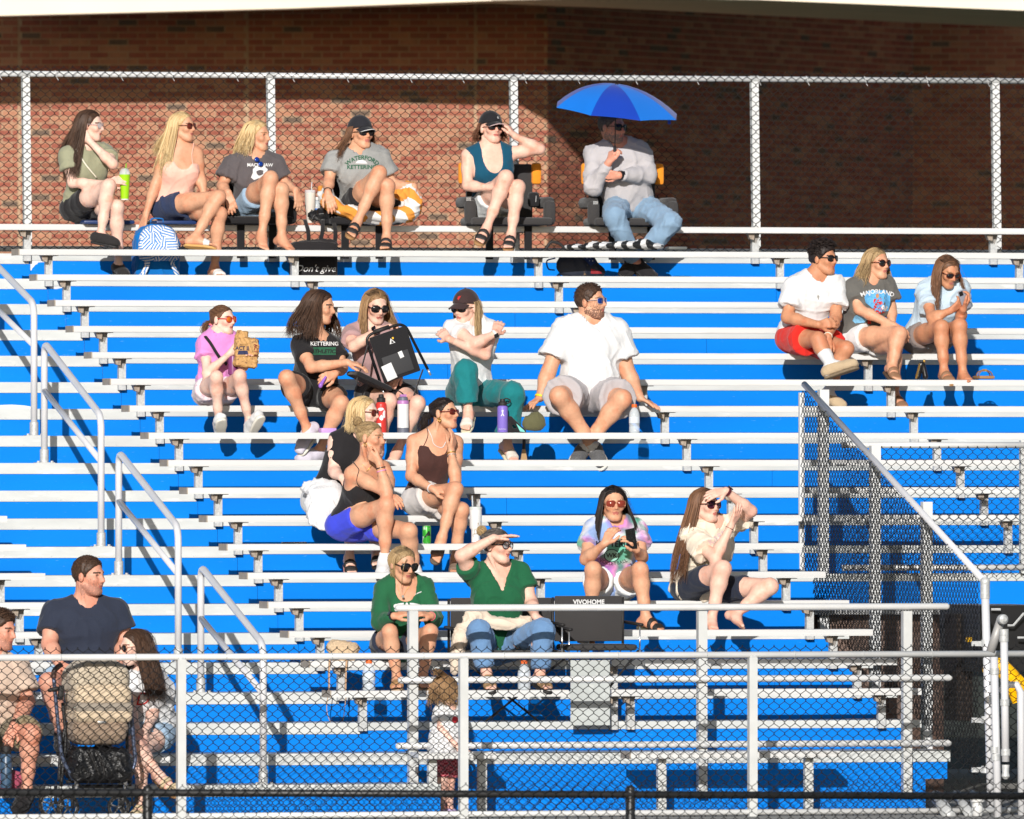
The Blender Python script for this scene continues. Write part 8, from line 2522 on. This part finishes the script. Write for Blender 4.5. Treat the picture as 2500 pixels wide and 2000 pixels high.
for pts in (((650, 90), (575, 160), (565, 240)),):
    m = MB(); m.tube(catmull([S(x, y, .1) for x, y in pts], 6), .019, 10); m.build('handle_grip', material('brown_leather_grip', rgb(78, 52, 44), .5), sr, True)
for pts in (((565, 240), (590, 500), (625, 850), (660, 1080), (770, 1310)), ((1375, 420), (1385, 650), (1410, 950), (1420, 1130), (1350, 1310))):
    m = MB(); m.tube(catmull([S(x, y, .1) for x, y in pts], 6), .0135, 10); m.build('frame_tube', M_FRAME, sr, True)
for pts in (((660, 500), (690, 900), (640, 1380)), ((1340, 700), (1340, 1000), (1370, 1380)), ((620, 1330), (640, 1000), (700, 700)), ((700, 1330), (1360, 1330)), ((760, 1380), (1330, 1380))):
    m = MB(); m.tube(catmull([S(x, y, .0) for x, y in pts], 6), .0125, 8); m.build('frame_bar', M_FRAMED, sr, True)
for x in (805, 1320):
    m = MB(); m.lathe(S(x, 1400, .1), (0, 0, 1), [(.012, -.02), (.014, 0), (.014, .05), (.020, .052), (.020, .062), (.010, .066)], 12); m.build('castor_stem', M_SILVER, sr, True)
rbox('cup_holder', S(640, 395, .12), (.018, .02, .05), M_RUBBER, sr, r=.008, az=nrm(np.array((.1, 0, 1))))
f = Chain(.02).cap(S(520, 370, .12), .014, S(600, 350, .12), .016); sdf_thing('clamp', f.d, *[q + s_ * .02 for q, s_ in zip(f.box(), (-1, 1))], M_RUBBER, sr)
rbox('brand_tag', S(1075, 705, .235), (.030, .002, .008), M_SILVER, sr, r=.002)
box_clip(725, 985, 1335, 1305, .02, .16, .05, 'basket', material('black_leatherette', rgb(28, 28, 30), .3, bump=(40, .6)), amp=.012, taper=-.08)
for pts in (((930, 1000), (1000, 1150), (1050, 1270)), ((1010, 1000), (1080, 1150), (1105, 1280))):
    m = MB(); m.tube(catmull([S(x, y, .185) for x, y in pts], 6), .008, 8); m.build('basket_strap', M_RUBBER, sr, True)
def wheel(x, y, dy, r_):
    c = S(x, y, dy); c[2] = r_ + .001
    m = MB(); n = 24
    m.tube([c + np.array((0.35 * r_ * 0 + r_ * .9 * math.cos(a) * .96, .28 * r_ * math.cos(a), r_ * .9 * math.sin(a))) for a in np.linspace(0, 2 * math.pi, n)], r_ * .12, 8, caps=False)
    w = m.build('wheel', M_RUBBER, sr, True)
    m = MB(); m.tube([c + np.array((r_ * .74 * math.cos(a) * .96, .28 * r_ * .8 * math.cos(a), r_ * .74 * math.sin(a))) for a in np.linspace(0, 2 * math.pi, n)], r_ * .05, 6, caps=False)
    for i in range(5):
        a = i * 2 * math.pi / 5 + .3; m.tube([c, c + np.array((r_ * .74 * math.cos(a) * .96, .2 * r_ * math.cos(a), r_ * .74 * math.sin(a)))], r_ * .06, 6)
    m.lathe(c, (0, -1, 0), [(r_ * .16, -.015), (r_ * .16, .015)], 10); m.build('rim', material('wheel_grey', rgb(110, 110, 110), .4, .4), w, True)
    m = MB(); m.tube([c + AZ * .0 + np.array((.03, .0, 0)), c + np.array((.035, .02, r_ * 1.25))], .012, 8); m.build('fork', M_FRAMED, sr, True)
wheel(715, 1590, .22, .088); wheel(1250, 1590, .22, .088); wheel(540, 1560, -.28, .10); wheel(1390, 1560, -.28, .10)
